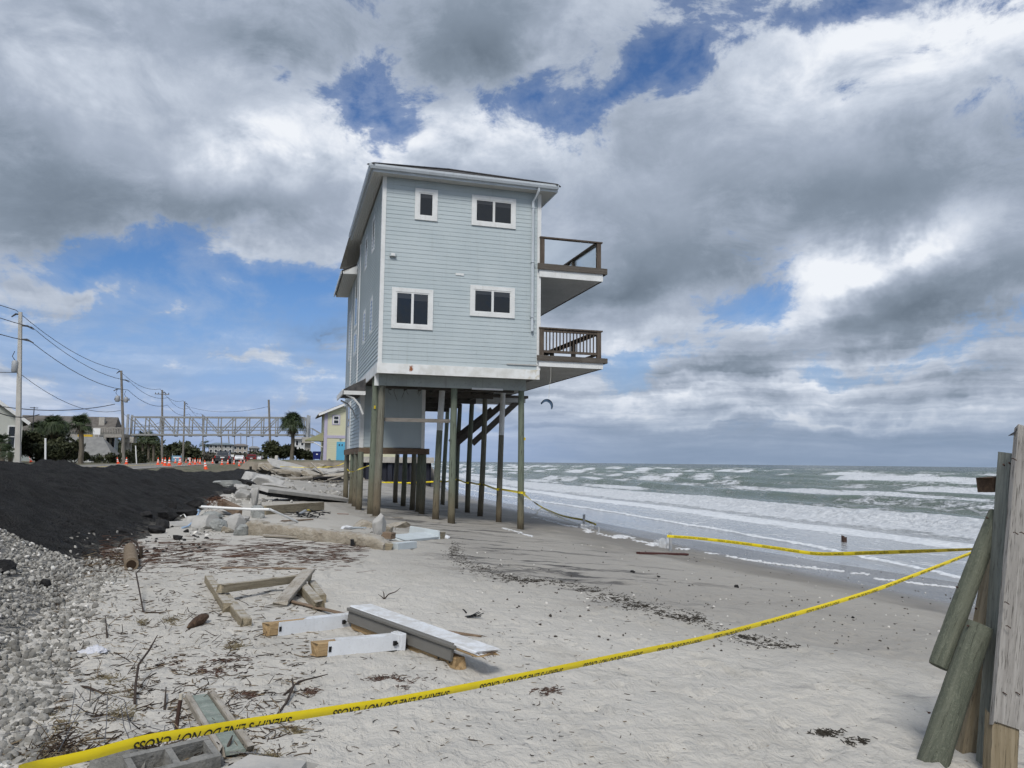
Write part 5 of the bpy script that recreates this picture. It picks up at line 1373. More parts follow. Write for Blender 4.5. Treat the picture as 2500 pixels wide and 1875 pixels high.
# --- vehicles
def car(label, loc, L, W, H, body, seed=0, suv=True, pickup=False):
    root = thing('parked_car', label, 'car', loc, None)
    x, y, z = loc
    hw = W / 2
    # side profile: (y from the rear, z, half-width factor)
    if pickup: prof = [(0, .45, .96), (0, .95, .98), (.02, 1.05, .97), (1.7, 1.08, .97), (1.75, H - .05, .84), (2.3, H, .82), (3.2, H - .08, .82), (3.9, 1.1, .95), (L - .1, 1.0, .94), (L, .75, .92), (L, .45, .92)]
    elif suv: prof = [(0, .42, .95), (-.02, .75, 1.0), (.06, 1.05, .99), (.10, 1.12, .97), (.32, H - .12, .82), (.5, H, .80), (2.6, H - .02, .80), (3.5, 1.12, .95), (L - .15, .98, .94), (L, .7, .92), (L - .02, .42, .92)]
    else: prof = [(0, .42, .95), (0, .85, .98), (.5, 1.0, .96), (1.1, H - .05, .78), (1.6, H, .76), (2.5, H - .05, .76), (3.3, .98, .94), (L - .1, .85, .93), (L, .6, .9), (L, .4, .9)]
    n = len(prof); mb = MB(); v = []
    for s_ in (-1, 1): v += [(x + s_ * hw * w, y + a, z + b2) for a, b2, w in prof]
    f = [tuple(range(n)), tuple(range(2 * n - 1, n - 1, -1))] + [(i, n + i, n + (i + 1) % n, (i + 1) % n) for i in range(n)]
    bd = mb.add(v, f).build('body', body, root)
    yg = 1.76 if pickup else (.20 if suv else .8)
    z0, z1 = (1.16, H - .16) if suv or pickup else (1.02, H - .1)
    gw = hw * .76
    MB().hexa([(x - gw, y + yg - (.10 if suv else .0), z + z0), (x + gw, y + yg - (.10 if suv else 0), z + z0), (x + gw, y + yg + .2, z + z0), (x - gw, y + yg + .2, z + z0), (x - gw * .9, y + yg + .06, z + z1), (x + gw * .9, y + yg + .06, z + z1), (x + gw * .9, y + yg + .3, z + z1), (x - gw * .9, y + yg + .3, z + z1)]).build('rear_window', far_pane, root)
    for s_ in (-1, 1):
        MB().box(x + s_ * hw * .95 - .10, x + s_ * hw * .95 + .03, y - .05, y + .12, z + .78, z + 1.12).build('tail_light', plain_red, root)
        for yy_ in (.85, L - .9):
            wh_ = MB().tube([(x + s_ * (hw - .2), y + yy_, z + .36), (x + s_ * (hw + .01), y + yy_, z + .36)], .36, 16).build('wheel', tyre_m, root, True)
            MB().tube([(x + s_ * (hw + .011), y + yy_, z + .36), (x + s_ * (hw + .03), y + yy_, z + .36)], .21, 12).build('rim', galv_m, wh_)
    MB().box(x - .26, x + .26, y - .05, y - .025, z + .80, z + .95).build('number_plate', sign_w, root)
    MB().box(x - hw * .97, x + hw * .97, y - .10, y + .1, z + .42, z + .62).build('bumper', iron_m, root)
    return root
plain_red = plain('red_lens', (0.35, 0.015, 0.012), .3, .1)
tyre_m = plain('tyre_rubber', (0.015, 0.015, 0.016), .8)
c_ = at2(542, 1133, 108)
car('black sport utility vehicle seen from behind among the cones', (c_[0], c_[1], 2.342), 4.7, 1.95, 1.75, paint('black_car_paint', (0.012, 0.014, 0.018), .2, .1, 1, .02, spec=.6))
c_ = at2(613, 1126, 160)
car('dark red pickup truck parked by the verge beyond the black vehicle', (c_[0], c_[1], 2.342), 5.4, 1.95, 1.75, paint('dark_red_paint', (0.13, 0.015, 0.014), .3, .1, 1, .05), pickup=True)
c_ = at2(583, 1128, 150)
car('white low car partly hidden by the mound and cones', (c_[0], c_[1], 2.342), 4.4, 1.8, 1.42, paint('white_car_paint', (0.7, 0.7, 0.7), .3, .05, 1, .03), suv=False)
c_ = at2(628, 1126, 180)
car('small pale car behind the two people', (c_[0], c_[1], 2.342), 4.4, 1.8, 1.45, paint('pale_car_paint', (0.6, 0.61, 0.62), .3, .05, 1, .03), suv=False)

# --- two distant people on the road
skin_m = plain('skin', (0.30, 0.19, 0.14), .6)
hair_m = plain('dark_hair', (0.02, 0.016, 0.013), .7)
def person(label, loc, topm, legm, turn):
    root = thing('person', label, 'person', loc)
    prof = [(.085, .05), (.10, .45), (.095, .82)]
    me = bpy.data.meshes.new('body')
    J = [(0, 0, .95), (0, 0, 1.18), (0, 0, 1.42), (0, 0, 1.52), (0, 0, 1.66), (-.10, 0, .88), (-.12, .02, .48), (-.12, 0, .08), (-.12, -.13, .04), (.10, 0, .88), (.13, -.03, .48), (.13, .02, .08), (.13, -.11, .04), (-.19, 0, 1.40), (-.27, .02, 1.12), (-.22, -.08, .88), (.19, 0, 1.40), (.27, .03, 1.13), (.20, -.12, .95)]
    Ed = [(0, 1), (1, 2), (2, 3), (3, 4), (0, 5), (5, 6), (6, 7), (7, 8), (0, 9), (9, 10), (10, 11), (11, 12), (2, 13), (13, 14), (14, 15), (2, 16), (16, 17), (17, 18)]
    rad = [.15, .14, .16, .06, .105, .10, .07, .05, .045, .10, .07, .05, .045, .065, .048, .04, .065, .048, .04]
    me.from_pydata(J, Ed, []); me.update()
    o = bpy.data.objects.new('body', me); link(o, root, Matrix.Translation(Vector(loc)) @ Matrix.Rotation(turn, 4, 'Z'))
    sk = o.modifiers.new('skin', 'SKIN')
    for i, r_ in enumerate(rad): me.skin_vertices[0].data[i].radius = (r_, r_ * .8)
    me.skin_vertices[0].data[0].use_root = True
    o.modifiers.new('sub', 'SUBSURF').levels = 1; o.modifiers['sub'].render_levels = 1
    m, g, b = new_mat('outfit_' + str(len(MATS)))
    z_ = g.sep(g.coord('Object'))[2]
    col = g.mix(g.rng(z_, .92, .95), legm, topm); col = g.mix(g.rng(z_, 1.49, 1.5), col, (0.30, 0.19, 0.14)); col = g.mix(g.rng(z_, 1.66, 1.67), col, (0.02, 0.016, 0.013))
    setb(b, g, col, .8); me.materials.append(m)
    return root
c_ = at2(625, 1128, 172); person('person in black clothing standing by the pickup', (c_[0], c_[1], 2.342), (0.015, .015, .017), (0.015, .015, .02), .4)
c_ = at2(640, 1128, 172); person('person in grey top and dark trousers beside the one in black', (c_[0], c_[1], 2.342), (0.20, .21, .22), (0.02, .022, .03), -.5)

# --- traffic cones
cone_or = plain('cone_orange', (0.78, 0.085, 0.025), .5, .1, 3); cone_wh = plain('cone_white_band', (0.78, 0.77, 0.75), .5, .08, 5)
def cone_meshes():
    base = MB(); s_ = .19
    base.hexa([(-s_, -s_, 0), (s_, -s_, 0), (s_, s_, 0), (-s_, s_, 0), (-s_ * .95, -s_ * .95, .035), (s_ * .95, -s_ * .95, .035), (s_ * .95, s_ * .95, .035), (-s_ * .95, s_ * .95, .035)])
    body = MB().lathe([(.145, .036), (.027, .75), (.02, .752)], 14)
    def ring(z0, z1):
        r = lambda z: .145 + (.027 - .145) * (z - .036) / .714 + .003
        return MB().lathe([(r(z0), z0), (r(z1), z1), (r(z1) - .004, z1 + .001)], 14)
    return base.build('base', cone_or, mesh_only=True), body.build('cone_body', cone_or, mesh_only=True, smooth=True), ring(.42, .55).build('white_collar', cone_wh, mesh_only=True), ring(.26, .33).build('white_collar', cone_wh, mesh_only=True)
CM = cone_meshes()
cones = [(340 + x * .1627, 1000 + y * .1627, h * .1627) for x, y, h in ((280, 830, 110), (345, 828, 95), (385, 842, 125), (447, 860, 130), (540, 815, 80), (600, 835, 110), (618, 826, 92), (700, 805, 70), (757, 840, 105), (802, 805, 70), (835, 822, 98), (877, 808, 70), (910, 813, 92), (1000, 865, 140), (1100, 805, 75), (1240, 835, 92), (1328, 823, 82), (1370, 815, 75), (1420, 822, 80), (1498, 820, 85), (1525, 805, 60), (1575, 808, 65), (1620, 805, 65), (22, 785, 75), (1675, 790, 45))]
cones += [(x * .1537, 940 + y * .1537, h * .1537) for x, y, h in ((390, 1172, 50), (495, 1218, 92), (1140, 1210, 75), (1240, 1180, 50), (1322, 1183, 55), (1450, 1195, 60), (1500, 1190, 50), (1880, 1222, 105), (2005, 1272, 112), (2180, 1228, 72))]
ORD = 'first second third fourth fifth sixth seventh eighth ninth tenth eleventh twelfth thirteenth fourteenth fifteenth sixteenth seventeenth eighteenth nineteenth twentieth'.split()
ORD += ['twenty-' + o_ for o_ in ORD[:9]] + ['thirtieth'] + ['thirty-' + o_ for o_ in ORD[:9]]
order = sorted(range(len(cones)), key=lambda k_: cones[k_][0])
for i, (px_, py_, h_) in enumerate(cones):
    d = .75 * 1880 / h_; c_ = at2(px_, py_, d)
    z_ = 2.342 if c_[0] < -8.4 else float(ground_h(c_[0], c_[1], False))
    if 10 < c_[1] < 70 and c_[0] > -9.8: z_ = max(z_, float(mound_h(np.array(c_[0]), np.array(c_[1]))))
    tilt = {13: -.16, 26: -.35, 32: -.22}.get(i, 0.0)
    lab = 'orange and white traffic cone, ' + ORD[order.index(i)] + ' from the left in the row behind the mound'
    if i == 13: lab = 'tilting orange cone at the mound crest, largest below the bridge middle'
    if i == 26: lab = 'toppling orange cone near the concrete power pole'
    if i == 32: lab = 'leaning orange cone left of the leaning wooden power pole'
    root = thing('traffic_cone', lab, 'cone', (c_[0], c_[1], z_), 'orange cones along the road')
    root.rotation_euler = (0, 0, 0)
    for nm, me in zip(('base', 'cone_body', 'white_collar', 'white_collar'), CM):
        o = bpy.data.objects.new(nm, me); COL.objects.link(o); o.parent = root
    root.matrix_basis = Matrix.Translation((c_[0], c_[1], z_)) @ Matrix.Rotation(tilt, 4, 'Y') @ Matrix.Rotation(i * .7, 4, 'Z')

# --- small street things
c_ = at2(773, 1122, 90)
bn = thing('wheelie_bin', 'dark blue wheeled bin beside the yellow house', 'bin', (c_[0], c_[1], c_[2]))
blue_m = plain('blue_plastic', (0.015, 0.022, 0.13), .4, .1)
MB().hexa([(c_[0] - .38, c_[1] - .35, c_[2] + .05), (c_[0] + .38, c_[1] - .35, c_[2] + .05), (c_[0] + .38, c_[1] + .35, c_[2] + .05), (c_[0] - .38, c_[1] + .35, c_[2] + .05), (c_[0] - .45, c_[1] - .42, c_[2] + .86), (c_[0] + .45, c_[1] - .42, c_[2] + .86), (c_[0] + .45, c_[1] + .42, c_[2] + .86), (c_[0] - .45, c_[1] + .42, c_[2] + .86)]).build('body', blue_m, bn)
MB().box(c_[0] - .48, c_[0] + .48, c_[1] - .46, c_[1] + .46, c_[2] + .87, c_[2] + .94).build('lid', blue_m, bn)
MB().box(c_[0] - .09, c_[0] + .09, c_[1] - .415, c_[1] - .40, c_[2] + .55, c_[2] + .68).build('sticker', sign_w, bn)
for s_ in (-1, 1): MB().tube([(c_[0] + s_ * .3, c_[1] + .36, c_[2] + .1), (c_[0] + s_ * .42, c_[1] + .36, c_[2] + .1)], .1, 10).build('wheel', tyre_m, bn)
c_ = at2(674.5, 1131, 66)
ps = thing('concrete_marker', 'short white concrete post on a block at the bluff edge', 'post', (c_[0], c_[1], c_[2] - .6))
MB().box(c_[0] - .22, c_[0] + .22, c_[1] - .2, c_[1] + .2, c_[2] - .75, c_[2] - .0).build('footing', conc_m, ps)
MB().tube([(c_[0], c_[1], c_[2]), (c_[0], c_[1], c_[2] + .62), (c_[0], c_[1], c_[2] + .66)], [.14, .14, .11], 12).build('post', pole_conc, ps, True)
c_ = at2(431, 1124, 122)
sb = thing('blue_sign', 'light blue sign board low beside the road under the bridge', 'sign', (c_[0], c_[1], GZ))
MB().box(c_[0] - .72, c_[0] + .72, c_[1], c_[1] + .08, GZ + .25, GZ + 1.15).build('panel', plain('light_blue_panel', (0.16, 0.30, 0.42), .5, .1, 1), sb)
MB().box(c_[0] - .5, c_[0] + .5, c_[1] - .02, c_[1] - .002, GZ + .75, GZ + .95).build('white_stripe', sign_w, sb)
for s_ in (-1, 1): MB().box(c_[0] + s_ * .65 - .05, c_[0] + s_ * .65 + .05, c_[1] + .081, c_[1] + .16, GZ - .3, GZ + 1.5).build('post', wgrey, sb)
for i, (px_, py0, py1, d) in enumerate(((112, 1122, 1070, 60), (334, 1122, 1088, 95))):
    a, b2 = at2(px_, py0, d), at2(px_ - (1 if i == 0 else 3), py1, d)
    tag(MB().tube([V3((a[0], a[1], GZ)), V3(b2)], .07, 8).build('marker_post', wt, None, True), ('slim white post behind the mound before the dark thicket', 'thin leaning white post by the footbridge pier')[i], 'post')
for i, (px_, py_, d) in enumerate(((462, 1120, 128), (567, 1113, 120))):
    c_ = at2(px_, py_, d)
    so = thing('small_sign', ('small white sign on a stake among the cones', 'white sign plate to the right of the black vehicle')[i], 'sign', (c_[0], c_[1], GZ))
    MB().box(c_[0] - .25, c_[0] + .25, c_[1], c_[1] + .04, c_[2] - .15, c_[2] + .2).build('plate', sign_w, so); MB().box(c_[0] - .03, c_[0] + .03, c_[1] + .041, c_[1] + .09, GZ - .2, c_[2] + .1).build('stake', galv_m, so)

# --- steel sheet-pile sea wall with a concrete cap
SX0, SX1, SYW = 5.7, 12.1, 65.6
sw = thing('sheet_pile_wall', 'dark navy steel sheet-pile wall with a pale concrete cap beyond the stilts', 'sea wall', ((SX0 + SX1) / 2, SYW, 1.0))
navy_m = paint('navy_steel', (0.016, 0.019, 0.030), .55, .3, 1.5, .5, (0.06, 0.03, 0.015))
kx = SX0; i = 0
while kx < SX1 - .05:
    o = .0 if i % 2 == 0 else .28
    pan = MB().hexa([(kx, SYW + o, .2), (kx + .34, SYW + o, .2), (kx + .34, SYW + o + .03, .2), (kx, SYW + o + .03, .2), (kx, SYW + o, 2.84), (kx + .34, SYW + o, 2.84), (kx + .34, SYW + o + .03, 2.84), (kx, SYW + o + .03, 2.84)])
    n_ = .28 if i % 2 == 0 else .0
    pan.hexa([(kx + .34, SYW + o, .2), (kx + .46, SYW + n_, .2), (kx + .46, SYW + n_ + .03, .2), (kx + .34, SYW + o + .03, .2), (kx + .34, SYW + o, 2.84), (kx + .46, SYW + n_, 2.84), (kx + .46, SYW + n_ + .03, 2.84), (kx + .34, SYW + o + .03, 2.84)])
    pan.build('sheet_pile', navy_m, sw); kx += .46; i += 1
MB().box(SX0 - .1, SX1 + .25, SYW - .18, SYW + .55, 2.845, 3.32).build('cap', conc_m, sw)
MB().box(SX1 - .1, SX1 + .2, SYW + .56, SYW + 60, 2.845, 3.32).build('cap', conc_m, sw)
MB().box(SX1, SX1 + .05, SYW + .4, SYW + 60, .0, 2.84).build('return_wall', navy_m, sw)

# ================================================================== gravel heap, rubble, timber, litter on the sand
def surf_h(x, y):
    """top of whatever ground lies at x, y"""
    x = np.asarray(x, float); y = np.asarray(y, float)
    z = ground_h(x, y)
    gh_ = gravel_h(x, y); z = np.maximum(z, np.where((y < 14.5) & (x < -0.5), gh_, -9))
    mh = np.where((y > 9.5) & (y < 72) & (x > -10) & (x < 1.5), mound_h(x, y), -9)
    return np.maximum(z, mh)
def gravel_h(x, y):
    toe = interp(y, [0, 4, 7, 11, 13], [-1.0, -1.25, -1.75, -2.15, -2.5]) + 0.18 * perlin(y * 1.1, 3.3, 501) + 0.1 * perlin(y * 3.1, 1.3, 502)
    t = toe - x
    z = ground_h(x, y, False) - 0.02 + np.where(t > 0, 0.34 * t - 0.012 * t * t, t * 0.5)
    z = np.minimum(z, 2.95) + 0.06 * fbm(x * 0.9, y * 0.9, 2, 503) * sstep(0, 1, t)
    return z - 0.8 * sstep(12.2, 14.2, y + 0.4 * (x + 4))
def G(px, py, lift=0.0):
    p = on_ground(px, py)
    for _ in range(25):
        z = float(surf_h(p[0], p[1])); q = at_z(px, py, min(z, 2.9)); p = 0.6 * p + 0.4 * q
    return Vector((p[0], p[1], float(surf_h(p[0], p[1])) + lift))
gravel_base, g, b = new_mat('gravel_bed')
n = g.noise(g.pos(), 14, 5, .7); v = g.voronoi(g.pos(), 17)
setb(b, g, g.mix(g.rng(v, .0, .5), (0.055, 0.052, 0.046), (0.27, 0.258, 0.235)), .95, g.bump(v, .9, .05), .2)
gx = np.arange(-9.5, -0.7, 0.09); gy = np.arange(0.8, 14.5, 0.09)
X, Y = np.meshgrid(gx, gy)
me = np_mesh('gravel_bank', np.stack([X, Y, gravel_h(X, Y) - .03], -1).reshape(-1, 3), grid_faces(len(gx), len(gy)), gravel_base)
tag(link(bpy.data.objects.new('gravel_bank', me)), 'bank of pale limestone gravel at the left edge', None, None, 'structure')
# rock shapes
def ico():
    t = (1 + 5 ** .5) / 2
    v = np.array([(-1, t, 0), (1, t, 0), (-1, -t, 0), (1, -t, 0), (0, -1, t), (0, 1, t), (0, -1, -t), (0, 1, -t), (t, 0, -1), (t, 0, 1), (-t, 0, -1), (-t, 0, 1)], float)
    f = [(0, 11, 5), (0, 5, 1), (0, 1, 7), (0, 7, 10), (0, 10, 11), (1, 5, 9), (5, 11, 4), (11, 10, 2), (10, 7, 6), (7, 1, 8), (3, 9, 4), (3, 4, 2), (3, 2, 6), (3, 6, 8), (3, 8, 9), (4, 9, 5), (2, 4, 11), (6, 2, 10), (8, 6, 7), (9, 8, 1)]
    return v / np.linalg.norm(v[0]), np.array(f)
def subdiv(v, f):
    v = list(map(tuple, v)); mid = {}; nf = []
    def m(a, b_):
        k = (min(a, b_), max(a, b_))
        if k not in mid:
            q = (np.array(v[a]) + np.array(v[b_])) / 2; mid[k] = len(v); v.append(tuple(q / np.linalg.norm(q)))
        return mid[k]
    for a, b_, c in f:
        x, y, z = m(a, b_), m(b_, c), m(c, a); nf += [(a, x, z), (b_, y, x), (c, z, y), (x, y, z)]
    return np.array(v), np.array(nf)
IC0 = ico(); IC1 = subdiv(*IC0); IC2 = subdiv(*IC1); IC3 = subdiv(*IC2)
def rock_protos(base, n, seed, rough=.28):
    rg = np.random.default_rng(seed); out = []
    for _ in range(n):
        v = base[0].copy()
        for _k in range(9):                      # cut random facets
            d = rg.normal(size=3); d /= np.linalg.norm(d); h = rg.uniform(.55, .9)
            s_ = v @ d; v = v - np.maximum(0, s_ - h)[:, None] * d
        v += rg.normal(size=v.shape) * rough * .12
        v *= rg.uniform(.7, 1.25, 3) * np.array([1, 1, .82])
        out.append(v)
    return out
def rand_rot(rg, n):
    q = rg.normal(size=(n, 4)); q /= np.linalg.norm(q, axis=1, keepdims=True)
    w, x, y, z = q.T
    return np.stack([1 - 2 * (y * y + z * z), 2 * (x * y - z * w), 2 * (x * z + y * w), 2 * (x * y + z * w), 1 - 2 * (x * x + z * z), 2 * (y * z - x * w), 2 * (x * z - y * w), 2 * (y * z + x * w), 1 - 2 * (x * x + y * y)], 1).reshape(n, 3, 3)
def scatter_rocks(name, label, pos, size, mat, base, seed, tint=True):
    rg = np.random.default_rng(seed); pr = rock_protos(base, 14, seed + 1); n = len(pos); nv = len(base[0])
    Rm = rand_rot(rg, n); idx = rg.integers(0, len(pr), n); P = np.stack(pr)[idx]
    V = np.einsum('nij,nvj->nvi', Rm, P) * size[:, None, None] + pos[:, None, :]
    F = (base[1][None] + (np.arange(n) * nv)[:, None, None]).reshape(-1, 3)
    t = np.repeat(rg.random(n), nv)
    me = np_mesh(name, V.reshape(-1, 3), F, mat, False, {'tint': t})
    return tag(link(bpy.data.objects.new(name, me)), label, None, None, 'stuff')
lime_m, g, b = new_mat('limestone_gravel')
t = g.attr('tint'); n = g.noise(g.pos(), 40, 5, .65)
col = g.mix(t, (0.13, 0.125, 0.113), (0.43, 0.415, 0.38)); col = g.mix(g.rng(n, .45, .75, 0, .5), col, (0.15, 0.14, 0.12)); col = g.mix(g.rng(t, .94, .95), col, (0.62, .60, .56))
setb(b, g, col, .92, g.bump(n, .5, .012), .2)
rg = np.random.default_rng(77)
N = 26000
yy_ = 2.0 + 12.0 * rg.random(N) ** 1.25
toe = interp(yy_, [0, 4, 7, 11, 13], [-1.0, -1.25, -1.75, -2.15, -2.5])
xx_ = toe + .22 - (rg.random(N) ** 1.0) * (.9 + .42 * yy_)
# a sparse fringe of stones strayed onto the sand
fr_ = rg.random(N) < .035; xx_ = np.where(fr_, toe + rg.random(N) ** 2 * 1.1, xx_)
sz = .011 + .024 * rg.random(N) ** 1.5 * np.where(rg.random(N) < .06, 1.5, 1.0)
zz_ = np.maximum(gravel_h(xx_, yy_), ground_h(xx_, yy_)) + sz * .25
ok = gravel_h(xx_, yy_) > ground_h(xx_, yy_, False) - .25
pos = np.stack([xx_, yy_, zz_], 1)[ok]; sz = sz[ok]
# the stones that show largest are pieces of their own, the rest one mass
gbank = bpy.data.objects['gravel_bank']
dv = pos - CAM; dep = dv @ CF; pxx = 1250 + FPX * (dv @ CR) / dep; pyy = 937.5 - FPX * (dv @ CU) / dep
app = np.where((pxx > 5) & (pxx < 2495) & (pyy < 1870) & (dep > .5), sz / np.maximum(dep, .5), 0)
big = np.argsort(-app)[:300]
rgb_ = np.random.default_rng(3); protos = []
for v_ in rock_protos(IC1, 12, 444):
    me = np_mesh('stone', v_, IC1[1], lime_m, False, {'tint': np.full(len(v_), rgb_.random())}); protos.append(me)
for i_ in big:
    o = bpy.data.objects.new('stone', protos[int(rgb_.integers(0, 12))]); COL.objects.link(o); o.parent = gbank
    o.location = tuple(pos[i_]); o.scale = (sz[i_],) * 3; o.rotation_euler = tuple(rgb_.uniform(0, 6.28, 3))
keep_ = np.ones(len(pos), bool); keep_[big] = False; pos, sz = pos[keep_], sz[keep_]
nearm = pos[:, 1] < 5.6
scatter_rocks('gravel', 'pale limestone gravel stones of the near bank', pos[nearm], sz[nearm], lime_m, IC1, 5)
scatter_rocks('gravel', 'pale limestone gravel stones farther up the bank', pos[~nearm], sz[~nearm], lime_m, IC0, 6)
# pale stones spilled over the foot of the black mound
pos = ground_pts(rg.uniform(170, 500, 90), rg.uniform(1300, 1375, 90), surf_h); pos[:, 2] = surf_h(pos[:, 0], pos[:, 1]); scatter_rocks('spilled_stones', 'pale stones spilled over the foot of the black mound', pos + [0, 0, .01], rg.uniform(.010, .032, len(pos)), lime_m, IC1, 8)
lump_m = stone('asphalt_lump', (0.013, .013, .014), (.035, .034, .034), 9, .9, .8, .03)
pos = ground_pts(rg.uniform(120, 520, 200), rg.uniform(1240, 1350, 200), surf_h); pos[:, 2] = surf_h(pos[:, 0], pos[:, 1])
scatter_rocks('asphalt_crumbs', 'black asphalt crumbs along the foot of the mound', pos, rg.uniform(.012, .045, 200), lump_m, IC1, 9)

def chunk(name, label, cat, px, py, size, rotz, mat, seed, tilt=(0, 0), sink=.25, loc=None, base=IC3, facets=12, group=None, flat=False):
    """one broken lump: faceted, roughened, set into the ground"""
    rg = np.random.default_rng(seed); v = base[0].copy()
    v = np.sign(v) * np.abs(v) ** .62
    for _ in range(facets):
        d = rg.normal(size=3); d /= np.linalg.norm(d); h = rg.uniform(.60, .95)
        v = v - np.maximum(0, v @ d - h)[:, None] * d
    v = v + v * (.07 * perlin(v[:, 0] * 2.7 + seed, v[:, 1] * 2.7 + v[:, 2] * 3.3, seed) + .05 * perlin(v[:, 0] * 7 + v[:, 2] * 5, v[:, 1] * 7 - v[:, 2] * 4, seed + 3))[:, None]
    v = v * (np.array(size) / 2)
    m = Matrix.Rotation(rotz, 4, 'Z') @ Matrix.Rotation(tilt[0], 4, 'X') @ Matrix.Rotation(tilt[1], 4, 'Y')
    p = Vector(loc) if loc is not None else G(px, py)
    wm = Matrix.Translation(p + Vector((0, 0, size[2] * (.5 - sink)))) @ m
    me = np_mesh(name, v, base[1], mat, not flat)
    try: me.set_sharp_from_angle(angle=R(14))
    except Exception: pass
    o = link(bpy.data.objects.new(name, me), None, wm)
    return tag(o, label, cat, group)
for i, (px_, py_, s_, lab) in enumerate(((110, 1428, .13, 'dark round stone lying alone on the pale gravel'), (14, 1392, .22, 'black asphalt lump on the gravel at the left edge'), (435, 1318, .20, 'black lump at the right foot of the black mound'), (395, 1290, .34, 'large black asphalt lump jutting from the mound foot'), (360, 1262, .3, 'jagged black asphalt slab above the mound foot'), (420, 1240, .26, 'black broken asphalt piece next to the blue hose'))):
    chunk('asphalt_lump', lab, 'rock', px_, py_, (s_, s_ * .9, s_ * .7), i * 1.1, lump_m, 60 + i)

for i, (px_, py_, s_, lab) in enumerate(((455, 1262, .55, 'broad black asphalt slab beside the blue hose'), (410, 1268, .5, 'black slab leaning out of the mound foot'), (380, 1302, .42, 'low black lump on the mound foot, left of the largest'), (470, 1236, .6, 'black broken slab on the mound flank above the pipe'), (520, 1222, .6, 'tilted black slab on the mound flank below the jagged pale slab'), (560, 1206, .8, 'long black slab under the jagged pale slab'), (610, 1186, .9, 'black slab beneath the pale fabric heap'), (300, 1300, .22, 'lone black lump half-way down the mound'), (210, 1330, .18, 'black lump near the gravel edge of the mound'), (455, 1300, .16, 'small black lump on the sand at the mound toe'))):
    chunk('asphalt_slab', lab, 'rubble', px_, py_, (s_, s_ * .8, s_ * .45), i * .9, lump_m, 400 + i, ((i % 3 - 1) * .3, .25), .2, facets=16)
# ---- timber helpers
def timber(name, label, cat, p0, p1, w, h, mat, up=(0, 0, 1), parent=None, cham=.006, rough=.0, seed=0, group=None):
    """squared timber from p0 to p1, local x along it"""
    p0, p1 = Vector(p0), Vector(p1); d = p1 - p0; L = d.length; dx = d.normalized(); uv_ = Vector(up)
    dy = uv_.cross(dx).normalized(); dz = dx.cross(dy).normalized()
    wm = Matrix(((dx.x, dy.x, dz.x, p0.x), (dx.y, dy.y, dz.y, p0.y), (dx.z, dy.z, dz.z, p0.z), (0, 0, 0, 1)))
    rg = random.Random(seed); n = 6 if rough else 2; mb = MB()
    a, b_, c = w / 2, h / 2, cham
    prof = [(-a + c, -b_), (a - c, -b_), (a, -b_ + c), (a, b_ - c), (a - c, b_), (-a + c, b_), (-a, b_ - c), (-a, -b_ + c)]
    v = []; m = len(prof)
    for i in range(n):
        t = i / (n - 1)
        for (q, r_) in prof:
            ex = rg.uniform(-1, 1) * rough * (1.5 if i in (0, n - 1) else .0)
            v.append((L * t + ex, q * (1 + rg.uniform(-1, 1) * rough * .4), r_ * (1 + rg.uniform(-1, 1) * rough * .4)))
    f = [tuple(range(m))[::-1], tuple(range((n - 1) * m, n * m))]
    f += [(i * m + k, i * m + (k + 1) % m, (i + 1) * m + (k + 1) % m, (i + 1) * m + k) for i in range(n - 1) for k in range(m)]
    o = mb.add(v, f).build(name, mat, parent, False, wm)
    if label: tag(o, label, cat, group)
    return o
lum_m = wood('sandy_lumber', (0.20, 0.165, 0.110), (0.31, 0.27, 0.195), .85, 'x', 3.0, .5, stain=.35, dust=.75)
lum2_m = wood('grey_lumber', (0.23, 0.20, 0.16), (0.34, 0.31, 0.26), .88, 'x', 3.0, .5, stain=.3, dust=.55)
raw_m = wood('raw_pine', (0.30, 0.20, 0.10), (0.42, 0.30, 0.165), .8, 'x', 4.0, .35, stain=.25)
lath_m = wood('brown_lath', (0.15, 0.105, 0.07), (0.24, 0.18, 0.13), .85, 'x', 4.0, .3)
def GP(px, py, z): v = G(px, py); v.z += z; return v
timber('broken_post', 'sandy square post, leftmost of the broken timber pile', 'timber', GP(508, 1420, .035), GP(555, 1496, .05), .085, .09, lum_m, rough=.02, seed=1)
timber('broken_post', 'sandy square post with its dark sawn end nearest the white posts', 'timber', GP(548, 1464, .03), GP(601, 1532, .035), .085, .09, lum_m, rough=.02, seed=2)
timber('cross_beam', 'long beam lying across the broken timber pile', 'timber', GP(538, 1470, .135), GP(757, 1436, .13), .07, .085, lum_m, rough=.02, seed=3)
timber('short_plank', 'short weathered plank leaning diagonally over the timber pile', 'plank', GP(684, 1481, .03), GP(752, 1434, .20), .15, .04, lum2_m, up=(-.2, -.5, 1), rough=.015, seed=4)
timber('broken_post', 'splintered square post under the right end of the cross beam', 'timber', GP(738, 1444, .05), GP(778, 1492, .05), .10, .10, lum_m, rough=.05, seed=5)
timber('broken_post', 'square post behind the splintered one at the pile\'s right end', 'timber', GP(760, 1436, .05), GP(786, 1472, .04), .085, .09, lum_m, rough=.02, seed=6)
timber('wood_lath', 'thin brown lath from the timber pile to the grey railing board', 'plank', GP(706, 1472, .02), GP(846, 1508, .03), .05, .02, lath_m, rough=.02, seed=7)
timber('wood_lath', 'long thin lath lying alone behind the timber pile', 'plank', GP(544, 1389, .015), GP(747, 1391, .015), .055, .022, lath_m, rough=.03, seed=8)
timber('driftwood_stick', 'long brown stick lying right of the white-topped railing', 'stick', GP(1000, 1532, .015), GP(1172, 1557, .012), .028, .022, lath_m, rough=.06, seed=9)
